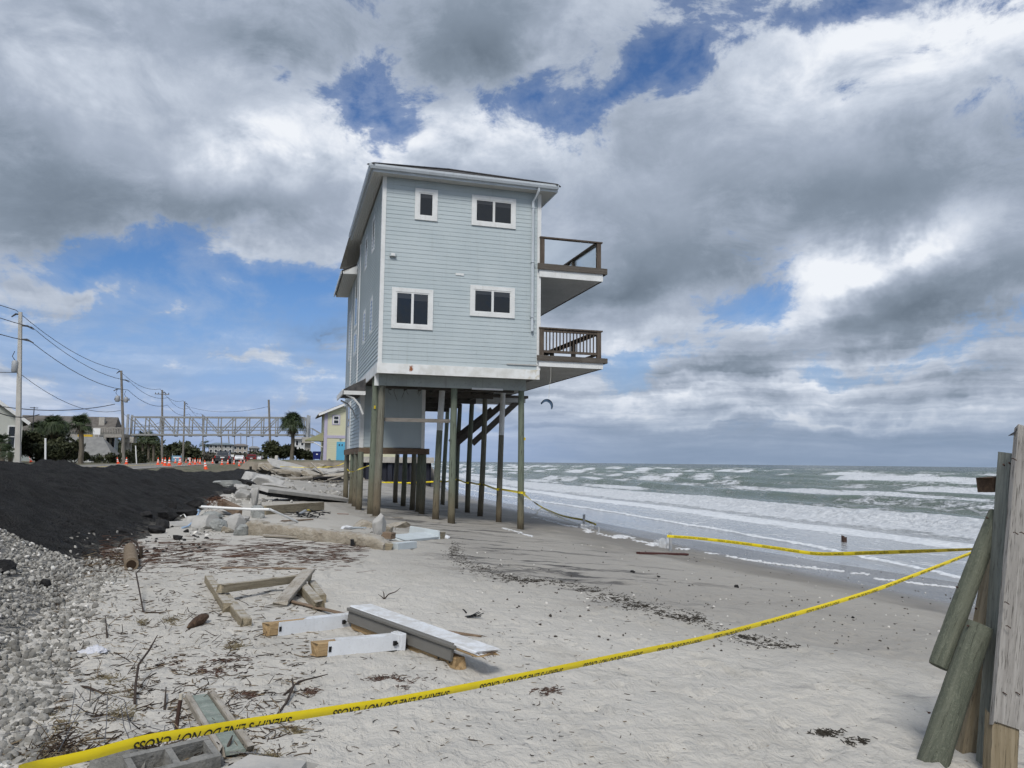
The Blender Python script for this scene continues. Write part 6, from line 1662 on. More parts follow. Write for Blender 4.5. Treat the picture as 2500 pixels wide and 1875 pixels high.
# white vinyl-sleeved posts with raw wood cores
sleeve_m = paint('white_vinyl', (0.66, 0.68, 0.705), .4, .06, 5, .22, (0.25, .21, .16), .03, dust=.6)
black_m = plain('black_plastic', (0.012, 0.012, 0.013), .45, .2)
def sleeved(label, a, b_, w, exposed, cap, tear):
    d = (b_ - a).normalized()
    root = thing('railing_post', label, 'post', tuple(a))
    core = timber('wood_core', None, None, a, a + d * (exposed + .6), w * .86, w * .86, raw_m, parent=root, rough=.015)
    s0 = a + d * exposed
    up = Vector((0, 0, 1)); sd_ = d.cross(up).normalized(); u = sd_.cross(d).normalized(); h = w / 2
    # four sleeve sides, the torn ones start later
    for nm, o, ax, t0 in (('front', sd_, u, 0), ('top', u, sd_, tear), ('back', -sd_, u, 0), ('bottom', -u, sd_, 0)):
        c0, c1 = s0 + d * t0 + o * h, b_ + o * h; th = .004
        mb = MB(); e = ax * (h - .0005 if nm in ('front', 'back') else h - .0045); j = -o * th
        c0b = c0 - d * (t0 * .35)
        mb.hexa([c0 - e + j, c1 - e + j, c1 - e, c0 - e, c0b + e + j, c1 + e + j, c1 + e, c0b + e]).build('sleeve_side', sleeve_m, root)
    q = s0 + d * ((b_ - s0).length * .86) + sd_ * (h + .0005)
    MB().beam(q - d * .014 + sd_ * .006, q + d * .014 + sd_ * .006, .022, .034, (0, 0, 1)).beam(q - d * .005 + sd_ * .012, q + d * .022 + sd_ * .012, .02, .012).build('rail_bracket', black_m, root)
    q = s0 + d * .015 + sd_ * (h + .001)
    MB().beam(q - d * .01, q + d * .012, .006, .04, (0, 0, 1)).build('bracket_slot', black_m, root)
    if cap:
        MB().beam(b_ - d * .035, b_ + d * .004, w * 1.2, w * 1.2, cham=.006).build('post_base_trim', sleeve_m, root)
        MB().beam(b_ - d * .06, b_ - d * .0355, w * 1.12, w * 1.12, cham=.006).build('post_base_trim', sleeve_m, root)
    return root
sleeved('white vinyl railing post with a long torn strip of bare wood', GP(647, 1553, .055), GP(852, 1530, .062), .115, .09, False, .36)
sleeved('white vinyl railing post with a flared base trim, nearer one', GP(765, 1604, .058), GP(978, 1584, .064), .115, .09, True, .10)
# grey railing board with white top
a, b_ = GP(852, 1532, .0), GP(1112, 1634, .0)
rb = thing('railing_board', 'grey railing board with a snow-white top and splintered end', 'railing', tuple(a))
d = (b_ - a).normalized(); sd_ = d.cross(Vector((0, 0, 1))).normalized()
grey_m = paint('grey_board_paint', (0.135, 0.130, 0.118), .5, .06, 3, .1, (.25, .22, .18), .05)
timber('wood_core', None, None, a + Vector((0, 0, .03)) - sd_ * .06, b_ + Vector((0, 0, .03)) - d * .01 - sd_ * .06, .09, .09, raw_m, parent=rb, rough=.012)
timber('grey_face', None, None, a + Vector((0, 0, .115)), b_ + Vector((0, 0, .115)) - d * .04, .024, .135, grey_m, parent=rb, up=tuple(Vector((0, 0, 1)) - sd_ * .12))
timber('grey_drip', None, None, a + Vector((0, 0, .165)) + sd_ * .02, b_ + Vector((0, 0, .165)) + sd_ * .02 + d * .02, .02, .03, grey_m, parent=rb)
wt_ = timber('white_top', None, None, a + Vector((0, 0, .176)) - sd_ * .115, b_ + d * .24 + Vector((0, 0, .165)) - sd_ * .115, .21, .026, sleeve_m, parent=rb, rough=.02, seed=3)
timber('bare_underside', None, None, a + Vector((0, 0, .152)) - sd_ * .10 + d * .02, b_ + d * .245 + Vector((0, 0, .141)) - sd_ * .10, .17, .018, raw_m, parent=rb, rough=.03, seed=5)
e_ = b_ + d * .25 + Vector((0, 0, .155)) - sd_ * .11; rg = random.Random(4); mb = MB()
for k in range(26):
    q = e_ + sd_ * rg.uniform(-.09, .09); mb.tube([q - d * .03, q + d * rg.uniform(.01, .06) + Vector((rg.uniform(-.02, .02), rg.uniform(-.02, .02), rg.uniform(-.03, .02)))], [.004, .001], 4)
mb.build('splinters', lath_m, rb)
q = b_ + Vector((0, 0, .035)) - sd_ * .0145
for t_ in (.10, .24): MB().beam(q - d * t_, q - d * (t_ - .02), .006, .022, (0, 0, 1)).build('bolt_hole', black_m, rb)

# ---- concrete footing beam, slabs and rubble
foot_m = stone('beige_footing', (0.25, 0.215, 0.165), (0.36, 0.325, 0.265), 3.2, .92, .9, .06, .35, dust=.6)
slab_m = stone('grey_slab', (0.30, 0.295, 0.28), (0.40, 0.39, 0.37), 2.5, .9, .4, .03, .3, dust=.45)
a, b_ = G(598, 1306), G(936, 1344)
L = (b_ - a).length; d = (b_ - a).normalized(); sd_ = d.cross(Vector((0, 0, 1))).normalized()
nx, ns = 90, 20; V = []
for i in range(nx):
    t = i / (nx - 1)
    hh = .27 * (1 - .10 * t) * (1 + .16 * float(perlin(t * 6, .3, 601)) + .07 * float(perlin(t * 21, 1.3, 603))) * (1.15 if .02 < t < .12 else 1.0) * (1 if t < .93 else 1 - (t - .93) * 6); ww = .34 * (1 + .16 * float(perlin(t * 7, 5.3, 602)))
    for k in range(ns):
        an = 2 * math.pi * k / ns; cx, cz = math.cos(an), math.sin(an)
        sx, sz_ = np.sign(cx) * abs(cx) ** .5, np.sign(cz) * abs(cz) ** .55
        r_ = 1 + .16 * float(perlin(t * 22 + k * .37, k * .9, 610)) + .08 * float(perlin(t * 60 + k, k * 1.9, 611))
        V.append(a + d * (L * t + .05 * float(perlin(k * .8, t * 3, 612))) + sd_ * (sx * ww / 2 * r_ - .16) + Vector((0, 0, hh * .40 + sz_ * hh * .55 * r_)))
F = [(i * ns + k, i * ns + (k + 1) % ns, (i + 1) * ns + (k + 1) % ns, (i + 1) * ns + k) for i in range(nx - 1) for k in range(ns)]
mb = MB().add(V, F + [tuple(range(ns))[::-1], tuple(range((nx - 1) * ns, nx * ns))])
o = mb.build('concrete_footing', foot_m, None, True); tag(o, 'long rough beige concrete footing lying across the sand', 'concrete beam')
q = a.lerp(b_, .80) + sd_ * .075 + Vector((0, 0, .07)); MB().box(q.x - .03, q.x + .03, q.y - .03, q.y + .03, q.z - .05, q.z + .08).build('notch', black_m, o)
timber('wood_lath', 'pale board lying against the front of the concrete footing', 'plank', GP(645, 1311, .03), GP(756, 1317, .03), .14, .035, lum2_m, rough=.02, seed=12)
timber('wood_block', 'short sawn timber block at the footing\'s right end', 'timber', GP(930, 1340, .05), GP(958, 1342, .05), .16, .14, lum_m, rough=.03, seed=13)
timber('wood_block', 'brown timber end sticking out above the footing\'s right end', 'timber', GP(938, 1318, .10), GP(962, 1321, .10), .2, .12, lath_m, rough=.03, seed=14)
chunk('concrete_chunk', 'upright pale concrete chunk standing in front of the corner piling', 'rubble', 926, 1304, (.36, .26, .55), .2, slab_m, 71, (.1, .18), .10)
chunk('concrete_chunk', 'flat tan concrete chunk left of the upright one', 'rubble', 892, 1286, (.60, .4, .26), .1, foot_m, 72)
chunk('concrete_chunk', 'low beige rubble ridge to the right of the upright chunk', 'rubble', 975, 1288, (.75, .35, .22), -.25, foot_m, 73, (0, -.1))
chunk('concrete_chunk', 'beige lump touching the upright chunk on its right', 'rubble', 945, 1300, (.38, .3, .24), .5, foot_m, 74)
# pale blue broken house parts on the sand
blue_pm = paint('pale_blue_board', (0.50, 0.545, 0.56), .5, .06, 3, .15, (.3, .27, .22), .06)
timber('wall_fragment', 'pale blue broken wall panel half buried in the sand', 'panel', GP(966, 1318, .02), GP(1068, 1312, .06), .42, .06, blue_pm, up=(0, -.35, 1), rough=.02, seed=21)
timber('blue_board', 'pale blue board standing on edge right of the panel', 'board', GP(1000, 1304, .08), GP(1072, 1316, .08), .04, .22, blue_pm, rough=.02, seed=22)
timber('blue_box', 'pale blue box end lying in front of the broken panel', 'board', GP(963, 1341, .05), GP(1008, 1336, .05), .16, .13, blue_pm, rough=.02, seed=23)
timber('wood_block', 'small raw wood end beside the pale blue board', 'timber', GP(1068, 1315, .06), GP(1078, 1314, .06), .16, .18, lum_m, rough=.03, seed=24)
chunk('white_wedge', 'white triangular wedge at the right end of the blue boards', 'rubble', 1084, 1314, (.30, .14, .12), 0, sleeve_m, 75, base=IC1)
chunk('crumpled_bag', 'crumpled white plastic left of the tan concrete chunk', 'litter', 846, 1292, (.34, .22, .14), .3, sleeve_m, 76, base=IC2, facets=30, flat=True)
timber('blue_board', 'thin blue strip lying behind the footing', 'board', GP(855, 1291, .02), GP(890, 1290, .02), .1, .03, blue_pm, seed=25)
# tilted slab undermined on the left
sa, sb_ = V3(at_d(634, 1192, 27.6)), V3(at_d(836, 1217, 31.0))
sl_ = timber('concrete_slab', 'long tilted concrete slab undermined at its left end', 'slab', sa, sb_, .95, .13, slab_m, up=(.0, -.20, 1), rough=.01, cham=.01, seed=31)
timber('slab_void_shade', None, None, sa + Vector((.15, .1, -.15)), sb_ + Vector((-.1, .1, -.13)), .78, .16, lump_m, up=(.0, -.20, 1), parent=sl_, rough=.02)  # black bar added to stand for the shaded void under the slab
chunk('concrete_chunk', 'pale broken block propping up the tilted slab', 'rubble', 722, 1222, (.5, .4, .35), .1, slab_m, 77)
chunk('concrete_chunk', 'slim broken concrete piece standing at the slab\'s left end', 'rubble', 622, 1234, (.26, .24, .62), .1, slab_m, 78, (.05, .12), .10)
# rubble heap right of the mound
fab_m = stone('pale_geotextile', (0.36, 0.355, 0.34), (0.47, 0.46, 0.44), 3, .95, .5, .05, .2)
aggr_m = stone('broken_concrete_face', (0.27, 0.28, 0.27), (0.42, 0.43, 0.41), 9, .95, .9, .05, .4)
rg = np.random.default_rng(55)
rub = [(556, 1190, (1.7, 1.0, .55), .15, aggr_m, 'jagged pale slab wedged in the side of the black mound'), (592, 1196, (.8, .6, .45), .6, fab_m, 'crumpled grey piece right of the jagged pale slab'), (588, 1216, (.75, .6, .5), 1.2, fab_m, 'rounded grey boulder at the mound\'s right foot'),
       (618, 1174, (1.6, 1.2, .9), .3, fab_m, 'pale folded fabric heap over the mound edge, upper one'), (652, 1184, (2.2, 1.6, .8), -.2, fab_m, 'larger pale folded fabric heap behind the tilted slab'), (686, 1171, (1.4, .8, .4), .4, slab_m, 'pale flat slab resting where the mound meets the bluff'), (676, 1192, (1.5, 1.0, .35), -.4, slab_m, 'flat grey slab just behind the tilted long slab'), (590, 1180, (.7, .5, .4), .3, lump_m, 'black lump between the jagged slab and the fabric')]
for i, (px_, py_, s_, rz_, m_, lab) in enumerate(rub):
    chunk('rubble_piece', lab, 'rubble', px_, py_, s_, rz_, m_, 90 + i, ((i % 3 - 1) * .2, .15), .3, facets=14)
near_rub = [(480, 1282, (.55, .4, .34), .2, slab_m, 'grey block left in the near rubble heap'), (505, 1290, (.60, .5, .42), .8, slab_m, 'squared pale block in the middle of the near rubble heap'), (535, 1296, (.5, .4, .3), 1.4, aggr_m, 'flat pale stone at the front of the near rubble heap'),
            (572, 1294, (.55, .42, .5), .4, slab_m, 'angular grey boulder against the footing\'s left end'), (592, 1306, (.34, .3, .28), .1, aggr_m, 'small grey boulder touching the footing\'s left end'), (628, 1264, (.42, .4, .42), .7, aggr_m, 'grey cube-shaped chunk under the white pipe'), (594, 1272, (.5, .3, .2), 1.0, slab_m, 'white flat shards beside the cube-shaped chunk'), (548, 1256, (.8, .4, .12), .35, slab_m, 'pale tilted sheet lying beneath the white pipe'),
            (455, 1284, (.9, .4, .14), .12, slab_m, 'flat slab reaching left from the near rubble heap'), (556, 1300, (.25, .2, .15), .1, foot_m, 'small tan stone in front of the near rubble heap'), (520, 1268, (.5, .4, .25), .9, aggr_m, 'pale lump at the back of the near rubble heap')]
for i, (px_, py_, s_, rz_, m_, lab) in enumerate(near_rub):
    chunk('rubble_piece', lab, 'rubble', px_, py_, s_, rz_, m_, 120 + i, ((i % 3 - 1) * .25, (i % 2) * .25), .25)
for (x0_, x1_, y0_, y1_, n_, a_, b2_, lab) in ((455, 640, 1262, 1308, 170, .015, .07, 'small broken concrete bits round the near rubble heap'), (560, 720, 1172, 1240, 160, .03, .14, 'broken concrete bits between the mound and the tilted slab'), (690, 850, 1150, 1176, 150, .05, .22, 'rubble bits at the foot of the bluff'), (850, 1010, 1282, 1330, 70, .012, .05, 'crumbs of concrete round the upright chunk')):
    q_ = ground_pts(rg.uniform(x0_, x1_, n_), rg.uniform(y0_, y1_, n_), surf_h); q_[:, 2] = surf_h(q_[:, 0], q_[:, 1])
    scatter_rocks('rubble_bits', lab, q_, rg.uniform(a_, b2_, n_) * rg.uniform(.4, 1, n_), lime_m, IC1, 700 + n_)
pipe_m = plain('white_pvc', (0.74, 0.74, 0.72), .35, .04, 3)
tag(MB().tube([GP(490, 1285, .42), GP(560, 1290, .42), GP(615, 1290, .40), GP(656, 1290, .40)], .028, 10).build('white_pipe', pipe_m, None, True), 'white plastic pipe lying over the near rubble heap', 'pipe')
tag(MB().tube([GP(657, 1289, .40), GP(664, 1289, .37), GP(726, 1276, .02)], .026, 10).build('white_pipe', pipe_m, None, True), 'white plastic pipe sloping down to the sand right of the rubble', 'pipe')
tag(MB().tube([GP(444, 1291, .02), GP(458, 1289, .03), GP(472, 1284, .10), GP(482, 1280, .22), GP(486, 1280, .30), GP(482, 1282, .33)], .020, 8).build('blue_hose', plain('pale_blue_hose', (0.30, .42, .58), .4), None, True), 'pale blue hose arching up beside the near rubble heap', 'hose')
tag(MB().tube([GP(440, 1262, .02), GP(448, 1262, .07), GP(455, 1266, .02)], .016, 8).build('white_hose', pipe_m, None, True), 'short bent white tube at the foot of the black mound', 'pipe')
timber('heavy_timber', 'thick sandy timber lying on the sand behind the white pipe', 'timber', GP(640, 1257, .12), GP(783, 1246, .14), .22, .24, lum_m, rough=.015, seed=33)
timber('brown_timber', 'brown broken timber in the near rubble heap', 'timber', GP(538, 1255, .30), GP(582, 1264, .16), .18, .2, lath_m, rough=.05, seed=34)
rg = random.Random(8); mb = MB()
c_ = GP(525, 1258, .36)
for k in range(70):
    q = c_ + Vector((rg.uniform(-.22, .22), rg.uniform(-.2, .2), rg.uniform(-.2, .12))); mb.tube([q, q + Vector((rg.uniform(-.2, .2), rg.uniform(-.2, .1), rg.uniform(-.15, .12)))], [.008, .003], 4)
tag(mb.build('root_tangle', plain('red_brown_roots', (0.11, .055, .035), .9, .4, 6)), 'tangle of red-brown roots on top of the near rubble heap', 'roots')
timber('wood_lath', 'brown lath on the sand at the foot of the sloping pipe', 'plank', GP(690, 1275, .03), GP(760, 1272, .04), .09, .03, lath_m, rough=.03, seed=36)
rg = random.Random(9); mb = MB(); c_ = GP(750, 1264, .05)
for k in range(30):
    q = c_ + Vector((rg.uniform(-.4, .4), rg.uniform(-.1, .2), rg.uniform(-.03, .12))); mb.beam(q, q + Vector((rg.uniform(-.22, .22), rg.uniform(-.1, .1), rg.uniform(-.06, .08))), rg.uniform(.02, .06), .02)
sc_ = mb.build('scrap_heap', black_m); tag(sc_, 'small heap of black scraps near the heavy timber', 'scrap')
MB().tube([GP(730, 1262, .06), GP(745, 1258, .12)], .045, 8).build('grey_tube', galv_m, sc_)
MB().beam(GP(752, 1259, .16), GP(757, 1256, .10), .06, .02).build('yellow_scrap', plain('yellow_scrap', (.5, .4, .05), .5), sc_)
timber('wood_lath', 'reddish board on the sand near the house corner', 'plank', GP(824, 1255, .01), GP(850, 1256, .01), .06, .02, plain('red_lath', (.26, .16, .13), .8), seed=38)
timber('wood_lath', 'long pale board lying on the sand behind the corner piling', 'plank', GP(905, 1262, .02), GP(982, 1266, .02), .08, .025, lum2_m, seed=39)
# rubble, boards and roots fallen from the bluff below the yellow house
blf = [(716, 1141, 64, (4.4, 1.6, .28), (.55, .25), .1, slab_m, 'big concrete slab sliding down the bluff face'), (760, 1158, 61, (2.0, 1.2, .5), (.4, .1), .4, foot_m, 'tan lump on the bluff face right of the big slab'), (700, 1156, 62.5, (2.6, 1.2, 1.0), (.2, 0), .2, foot_m, 'rounded sandy clod left of the dark hollow'), (738, 1160, 63.5, (2.8, 1.0, .9), (.1, 0), 0, lump_m, 'black lump in place of the dark hollow beneath the big sliding slab'),  # the shade of the dark hollow is given by a black lump
       (790, 1150, 63, (1.8, .9, .35), (.3, .2), -.3, slab_m, 'pale slab high on the bluff below the blue door'), (822, 1150, 63, (2.2, 1.2, .4), (.15, -.1), .1, slab_m, 'flat pale slab at the bluff\'s right end'), (826, 1160, 62, (2.4, 1.2, .4), (.1, -.15), -.1, foot_m, 'lower tan slab at the bluff\'s right end'), (796, 1168, 60, (2.4, .9, .3), (0, 0), .2, lump_m, 'dark flat mat at the foot of the bluff'), (835, 1171, 58, (1.9, .7, .12), (0, 0), .1, lump_m, 'black strip lying on the sand by the first piling'), (775, 1140, 64.5, (1.5, .8, .5), (.3, 0), .5, foot_m, 'clod hanging under the bluff edge'), (665, 1142, 64.5, (2.4, 1.3, .9), (.2, 0), 0, foot_m, 'sandy clod beneath the white concrete post')]
for i, (px_, py_, d_, s_, tl, rz_, m_, lab) in enumerate(blf):
    p_ = at_d(px_, py_, d_); chunk('bluff_slab', lab, 'rubble', 0, 0, s_, rz_, m_, 150 + i, tl, .5, loc=tuple(p_))
for i, (a0, a1, d0, d1, r_, lab) in enumerate((((690, 1172), (762, 1166), 58, 60, .17, 'weathered log lying at the foot of the bluff'), ((733, 1170), (760, 1150), 60.5, 61, .06, 'thin pole leaning in the bluff rubble'), ((750, 1163), (744, 1140), 61, 62, .05, 'upright stick in front of the dark hollow'), ((800, 1172), (840, 1160), 58, 59, .07, 'pole lying across the bluff foot near the pilings'), ((760, 1130), (790, 1158), 62.5, 61, .07, 'long stick sliding down the bluff'), ((642, 1137), (700, 1175), 63, 59.5, .05, 'thin board along the black mound\'s far edge'), ((740, 1168), (775, 1156), 60, 61, .05, 'grey stick crossing the bluff rubble'))):
    tag(MB().tube([V3(at_d(*a0, d0)), V3(at_d((a0[0] + a1[0]) / 2, (a0[1] + a1[1]) / 2 + .6, (d0 + d1) / 2)), V3(at_d(*a1, d1))], [r_, r_ * .9, r_ * .7], 8).build('driftwood_log', lum2_m, None, True), lab, 'log')
rg = np.random.default_rng(4); pts = np.stack([rg.uniform(-3.6, 5.6, 900), rg.uniform(65.6, 67.4, 900)], 1)
mb = MB()
rnd_ = random.Random(3)
for (x_, y_) in pts:
    z_ = float(ground_h(x_, y_, False)) + .02; mb.tube([(x_, y_, z_), (x_ + rnd_.uniform(-.3, .3), y_ - rnd_.uniform(.0, .5), z_ + rnd_.uniform(-.35, .14))], [.018, .005], 3, caps=False)
tag(mb.build('hanging_roots', plain('dry_roots', (.11, .085, .055), .95, .4, 3)), 'dry grass and roots hanging over the bluff edge', None, None, 'stuff')
rg = random.Random(12); mb = MB()
for k in range(90):
    x_ = rg.uniform(-3, 5.5); y_ = rg.uniform(60.5, 64.8); z_ = float(ground_h(x_, y_)) + .05 + max(0, y_ - 63) * .4
    mb.beam((x_, y_, z_), (x_ + rg.uniform(-.9, .9), y_ + rg.uniform(-.5, .5), z_ + rg.uniform(-.05, .3)), rg.uniform(.04, .2), .04)
tag(mb.build('bluff_debris', lum2_m), 'scattered broken boards and sticks at the foot of the bluff', None, None, 'stuff')

# ---- log, husk, cloth, painted board, stake and concrete blocks in the near foreground
log_m = wood('cut_log_bark', (0.14, 0.105, 0.07), (0.24, 0.19, 0.135), .9, 'x', 3, .5)
a, b_ = GP(320, 1390, .06), GP(316, 1358, .12)
lg = thing('cut_log', 'short cut log with a dark hollow end lying by the gravel', 'log', tuple(a))
MB().tube([a, a.lerp(b_, .4), b_], [.088, .094, .08], 16).build('trunk', log_m, lg, True)
dd = (a - b_).normalized(); MB().tube([a + dd * .001, a + dd * .004], [.06, .055], 14).build('hollow_end', plain('dark_rot', (.03, .018, .01), .95), lg)
tag(MB().tube([GP(288, 1352, .10), GP(300, 1350, .20), GP(318, 1351, .22), GP(332, 1356, .18), GP(340, 1362, .1)], [.015, .02, .02, .018, .01], 7).build('dark_branch', plain('dark_bark', (.035, .026, .02), .9), None, True), 'dark bent branch arching over the cut log', 'branch')
tag(MB().tube([GP(343, 1362, .0), GP(344, 1362, .16)], [.03, .02], 7).build('wood_stub', plain('stub_bark', (.04, .03, .022), .9), None, True), 'short dark stub standing right of the cut log', 'stub')
husk_m = stone('husk_brown', (.05, .028, .018), (.12, .075, .045), 18, .7, .8, .02)
a, b_ = GP(458, 1538, .02), GP(500, 1518, .045)
tag(MB().tube([a, a.lerp(b_, .2), a.lerp(b_, .5), a.lerp(b_, .8), b_ + Vector((.02, .01, 0))], [.008, .028, .044, .046, .018], 12).build('brown_husk', husk_m, None, True), 'brown pod-like husk lying on the twig-strewn sand', 'husk')
cl_m = plain('white_cloth', (.50, .51, .55), .85, .2, 30)
c_ = G(232, 1592)
n = 26; xs_ = np.linspace(-1, 1, n); Xc, Yc = np.meshgrid(xs_, xs_)
Zc = .035 * np.abs(fbm(Xc * 3.2, Yc * 3.2, 4, 811)) * np.clip(1.2 - Xc ** 2 - Yc ** 2, 0, 1) + .030 * np.exp(-(Xc ** 2 + Yc ** 2) * 3) + .002
rr_ = np.maximum(np.abs(Xc), np.abs(Yc)) / np.maximum(np.hypot(Xc, Yc), 1e-6); cxn = Xc * rr_ * .10 * (1 + .5 * fbm(Xc * 1.6, Yc * 1.6, 3, 812)); cyn = Yc * rr_ * .07 * (1 + .6 * fbm(Xc * 1.9, Yc * 1.1, 3, 813))
keep = (Xc ** 2 + Yc ** 2) < 3
me = np_mesh('white_rag', np.stack([cxn + c_.x, cyn + c_.y, Zc * 1.3 + c_.z], -1).reshape(-1, 3), grid_faces(n, n), cl_m)
tag(link(bpy.data.objects.new('white_rag', me)), 'crumpled white rag beside the gravel bank', 'rag')
pb = G(486, 1708); pe = G(574, 1852)
bd_ = thing('painted_board', 'green painted board with bare wooden edges in the near foreground', 'board', tuple(pb))
d = (pe - pb).normalized(); sd_ = d.cross(Vector((0, 0, 1))).normalized()
timber('board_face', None, None, pb + Vector((0, 0, .02)), pe + Vector((0, 0, .03)), .10, .02, paint('chipped_green_paint', (.20, .235, .205), .75, .25, 12, .7, (.45, .42, .38)), parent=bd_)
for s_ in (-1, 1): timber('edge_strip', None, None, pb + sd_ * s_ * .068 + Vector((0, 0, .03)), pe + sd_ * s_ * .068 + Vector((0, 0, .04)), .034, .045, lum2_m, parent=bd_, rough=.03, seed=s_ + 3)
st_ = G(428, 1786); stk = thing('rusty_stake', 'rusty dark metal stake with a white tip in the foreground', 'stake', tuple(st_))
rust_m = plain('rusty_iron', (.055, .032, .024), .85, .5, 20)
MB().tube([st_ - Vector((0, 0, .05)), st_ + Vector((.010, 0, .09)), st_ + Vector((.018, .0, .165))], .011, 9).build('shaft', rust_m, stk, True)
MB().tube([st_ + Vector((.0181, 0, .1651)), st_ + Vector((.0205, 0, .195))], .0112, 9).build('tip', plain('chipped_white', (.5, .46, .38), .8, .4, 40), stk, True)
cmu_m = stone('cement_block', (.14, .14, .13), (.25, .245, .23), 7, .94, .8, .02, .6)
def cement_block(label, loc, rz, tilt, size=(.39, .19, .19)):
    root = thing('cement_block', label, 'block', tuple(loc))
    lx, ly, lz = size; wm = Matrix.Translation(loc) @ Matrix.Rotation(rz, 4, 'Z') @ Matrix.Rotation(tilt, 4, 'X')
    mb = MB(); t_ = .03
    mb.box(-lx / 2, lx / 2, -ly / 2, -ly / 2 + t_, 0, lz).box(-lx / 2, lx / 2, ly / 2 - t_, ly / 2, 0, lz)
    mb.build('face_shell', cmu_m, root, False, wm)
    for xk in (-lx / 2, -t_ / 2, lx / 2 - t_): MB().box(xk, xk + t_, -ly / 2 + t_ + .0005, ly / 2 - t_ - .0005, .001, lz - .002).build('web', cmu_m, root, False, wm)
cement_block('hollow grey cement block lying at the bottom edge', G(412, 1884) + Vector((0, 0, -.10)), .45, .22)
cement_block('broken hollow block tilted behind the bottom-edge one', G(300, 1886) + Vector((0, 0, -.07)), -.3, -.3, (.26, .19, .16))
timber('cement_slab', 'pale concrete slab at the bottom edge right of the green board', 'slab', GP(562, 1890, .0), GP(716, 1912, .005), .30, .07, slab_m, up=(.05, -.1, 1), rough=.05, cham=.012, seed=9)
chunk('cement_slab', 'small tilted grey slab between the hollow blocks and the board', 'slab', 505, 1868, (.16, .12, .07), .5, cmu_m, 191, (.2, .1), .2, base=IC2, facets=5)
wire_m = plain('dull_wire', (.11, .11, .115), .5, .2, 9, .5, .6)
rgw = random.Random(21)
wl = thing('wire_mesh', 'bent rusty wire mesh sagging over the near left corner', 'wire', tuple(G(230, 1840)))
def wire(pts, r=.0022, nm='wire'): MB().tube([GP(px_, py_, z_) for px_, py_, z_ in pts], r, 5).build(nm, wire_m, wl)
wire([(10, 1812, .04), (150, 1815, .10), (260, 1806, .12), (390, 1812, .06), (470, 1830, .03)])
wire([(140, 1868, .06), (200, 1770, .12), (260, 1768, .16), (300, 1774, .14), (318, 1810, .06)])
wire([(252, 1866, .10), (256, 1830, .13), (258, 1770, .15)])
wire([(165, 1812, .09), (172, 1790, .12), (180, 1752, .16), (205, 1768, .12)])
wire([(330, 1868, .05), (300, 1812, .08), (292, 1780, .12)])
wire([(395, 1862, .07), (400, 1822, .10), (420, 1800, .07), (440, 1835, .03)])
wire([(560, 1858, .04), (620, 1864, .05), (660, 1868, .04)])

# ---- leaning timbers of a broken walkover at the right edge
moss_m = wood('green_treated_log', (.072, .082, .062), (.135, .142, .108), .92, 'x', 1.6, .6, dark=(.035, .038, .028), stain=.5, crack=.56, swirl=1)
gpost_m = wood('greenish_post', (.15, .16, .14), (.23, .24, .21), .9, 'x', 2.5, .35, stain=.3)
silver_m = wood('silver_plank', (.225, .212, .196), (.32, .305, .285), .9, 'x', 2.2, .5, stain=.55, crack=.53)
tan_m = wood('tan_post', (.18, .145, .092), (.27, .225, .155), .88, 'x', 2.5, .5, stain=.4)
brown_m = wood('dark_brown_block', (.055, .035, .024), (.11, .075, .05), .9, 'x', 4, .4)
def log(name, p0, p1, r0, r1, mat, parent=None, n=10, bend=.01):
    p0, p1 = Vector(p0), Vector(p1); dx = (p1 - p0).normalized(); L = (p1 - p0).length
    dy = Vector((0, 0, 1)).cross(dx).normalized(); dz = dx.cross(dy)
    wm = Matrix(((dx.x, dy.x, dz.x, p0.x), (dx.y, dy.y, dz.y, p0.y), (dx.z, dy.z, dz.z, p0.z), (0, 0, 0, 1)))
    pts = [(0.0, 0, 0)] + [(L * (.015 + .97 * i / n), bend * math.sin(i / n * 3.1), 0) for i in range(n + 1)] + [(L, 0, 0)]
    rs = [r0 * .93] + [(r0 + (r1 - r0) * i / n) * (1 + .012 * math.sin(i * 2.3)) for i in range(n + 1)] + [r1 * .93]
    return MB().tube(pts, rs, 20).build(name, mat, parent, True, wm)
DR = 4.95
fr_ = thing('broken_walkover', 'leaning grey plank and posts of a broken walkover at the right edge', 'timber frame', tuple(at_d(2420, 1840, DR)))
camd = Vector((CD[0], CD[1], 0))
timber('grey_plank', None, None, V3(at_d(2462, 1772, DR - .20)), V3(at_d(2520, 1050, DR - .05)), .205, .045, silver_m, up=tuple(-camd), parent=fr_, rough=.012, cham=.004, seed=3)
timber('green_post', None, None, V3(at_d(2424, 1862, DR + .02)) - Vector((0, 0, .1)), V3(at_d(2480, 1110, DR + .16)), .155, .15, gpost_m, up=tuple(-camd), parent=fr_, rough=.012, cham=.01, seed=4)
timber('post_foot', None, None, V3(at_d(2441, 1888, DR - .18)), V3(at_d(2446, 1762, DR - .16)), .16, .10, tan_m, up=tuple(-camd), parent=fr_, rough=.04, cham=.012, seed=5)
timber('rear_post', None, None, V3(at_d(2350, 1856, DR + .30)) - Vector((0, 0, .08)), V3(at_d(2440, 1360, DR + .42)), .135, .13, tan_m, up=tuple(-camd), parent=fr_, rough=.015, seed=6)
log('upper_log', V3(at_d(2292, 1628, DR + .12)), V3(at_d(2436, 1252, DR + .26)), .063, .055, moss_m, fr_)
timber('block_stub', None, None, V3(at_d(2404, 1184, DR + .35)), V3(at_d(2452, 1180, DR + .35)), .12, .10, brown_m, parent=fr_, rough=.03, cham=.004)
for (px_, py_, dd_) in ((2411, 1265, .20), (2338, 1434, .14), (2384, 1486, .28), (2466, 1132, .02), (2452, 1136, .06), (2365, 1528, .0), (2270, 1740, -.05)):
    q = V3(at_d(px_, py_, DR + dd_)); MB().tube([q, q + Vector((-.025, -.015, .006))], .006, 6).build('bolt', rust_m, fr_)
mb = MB()
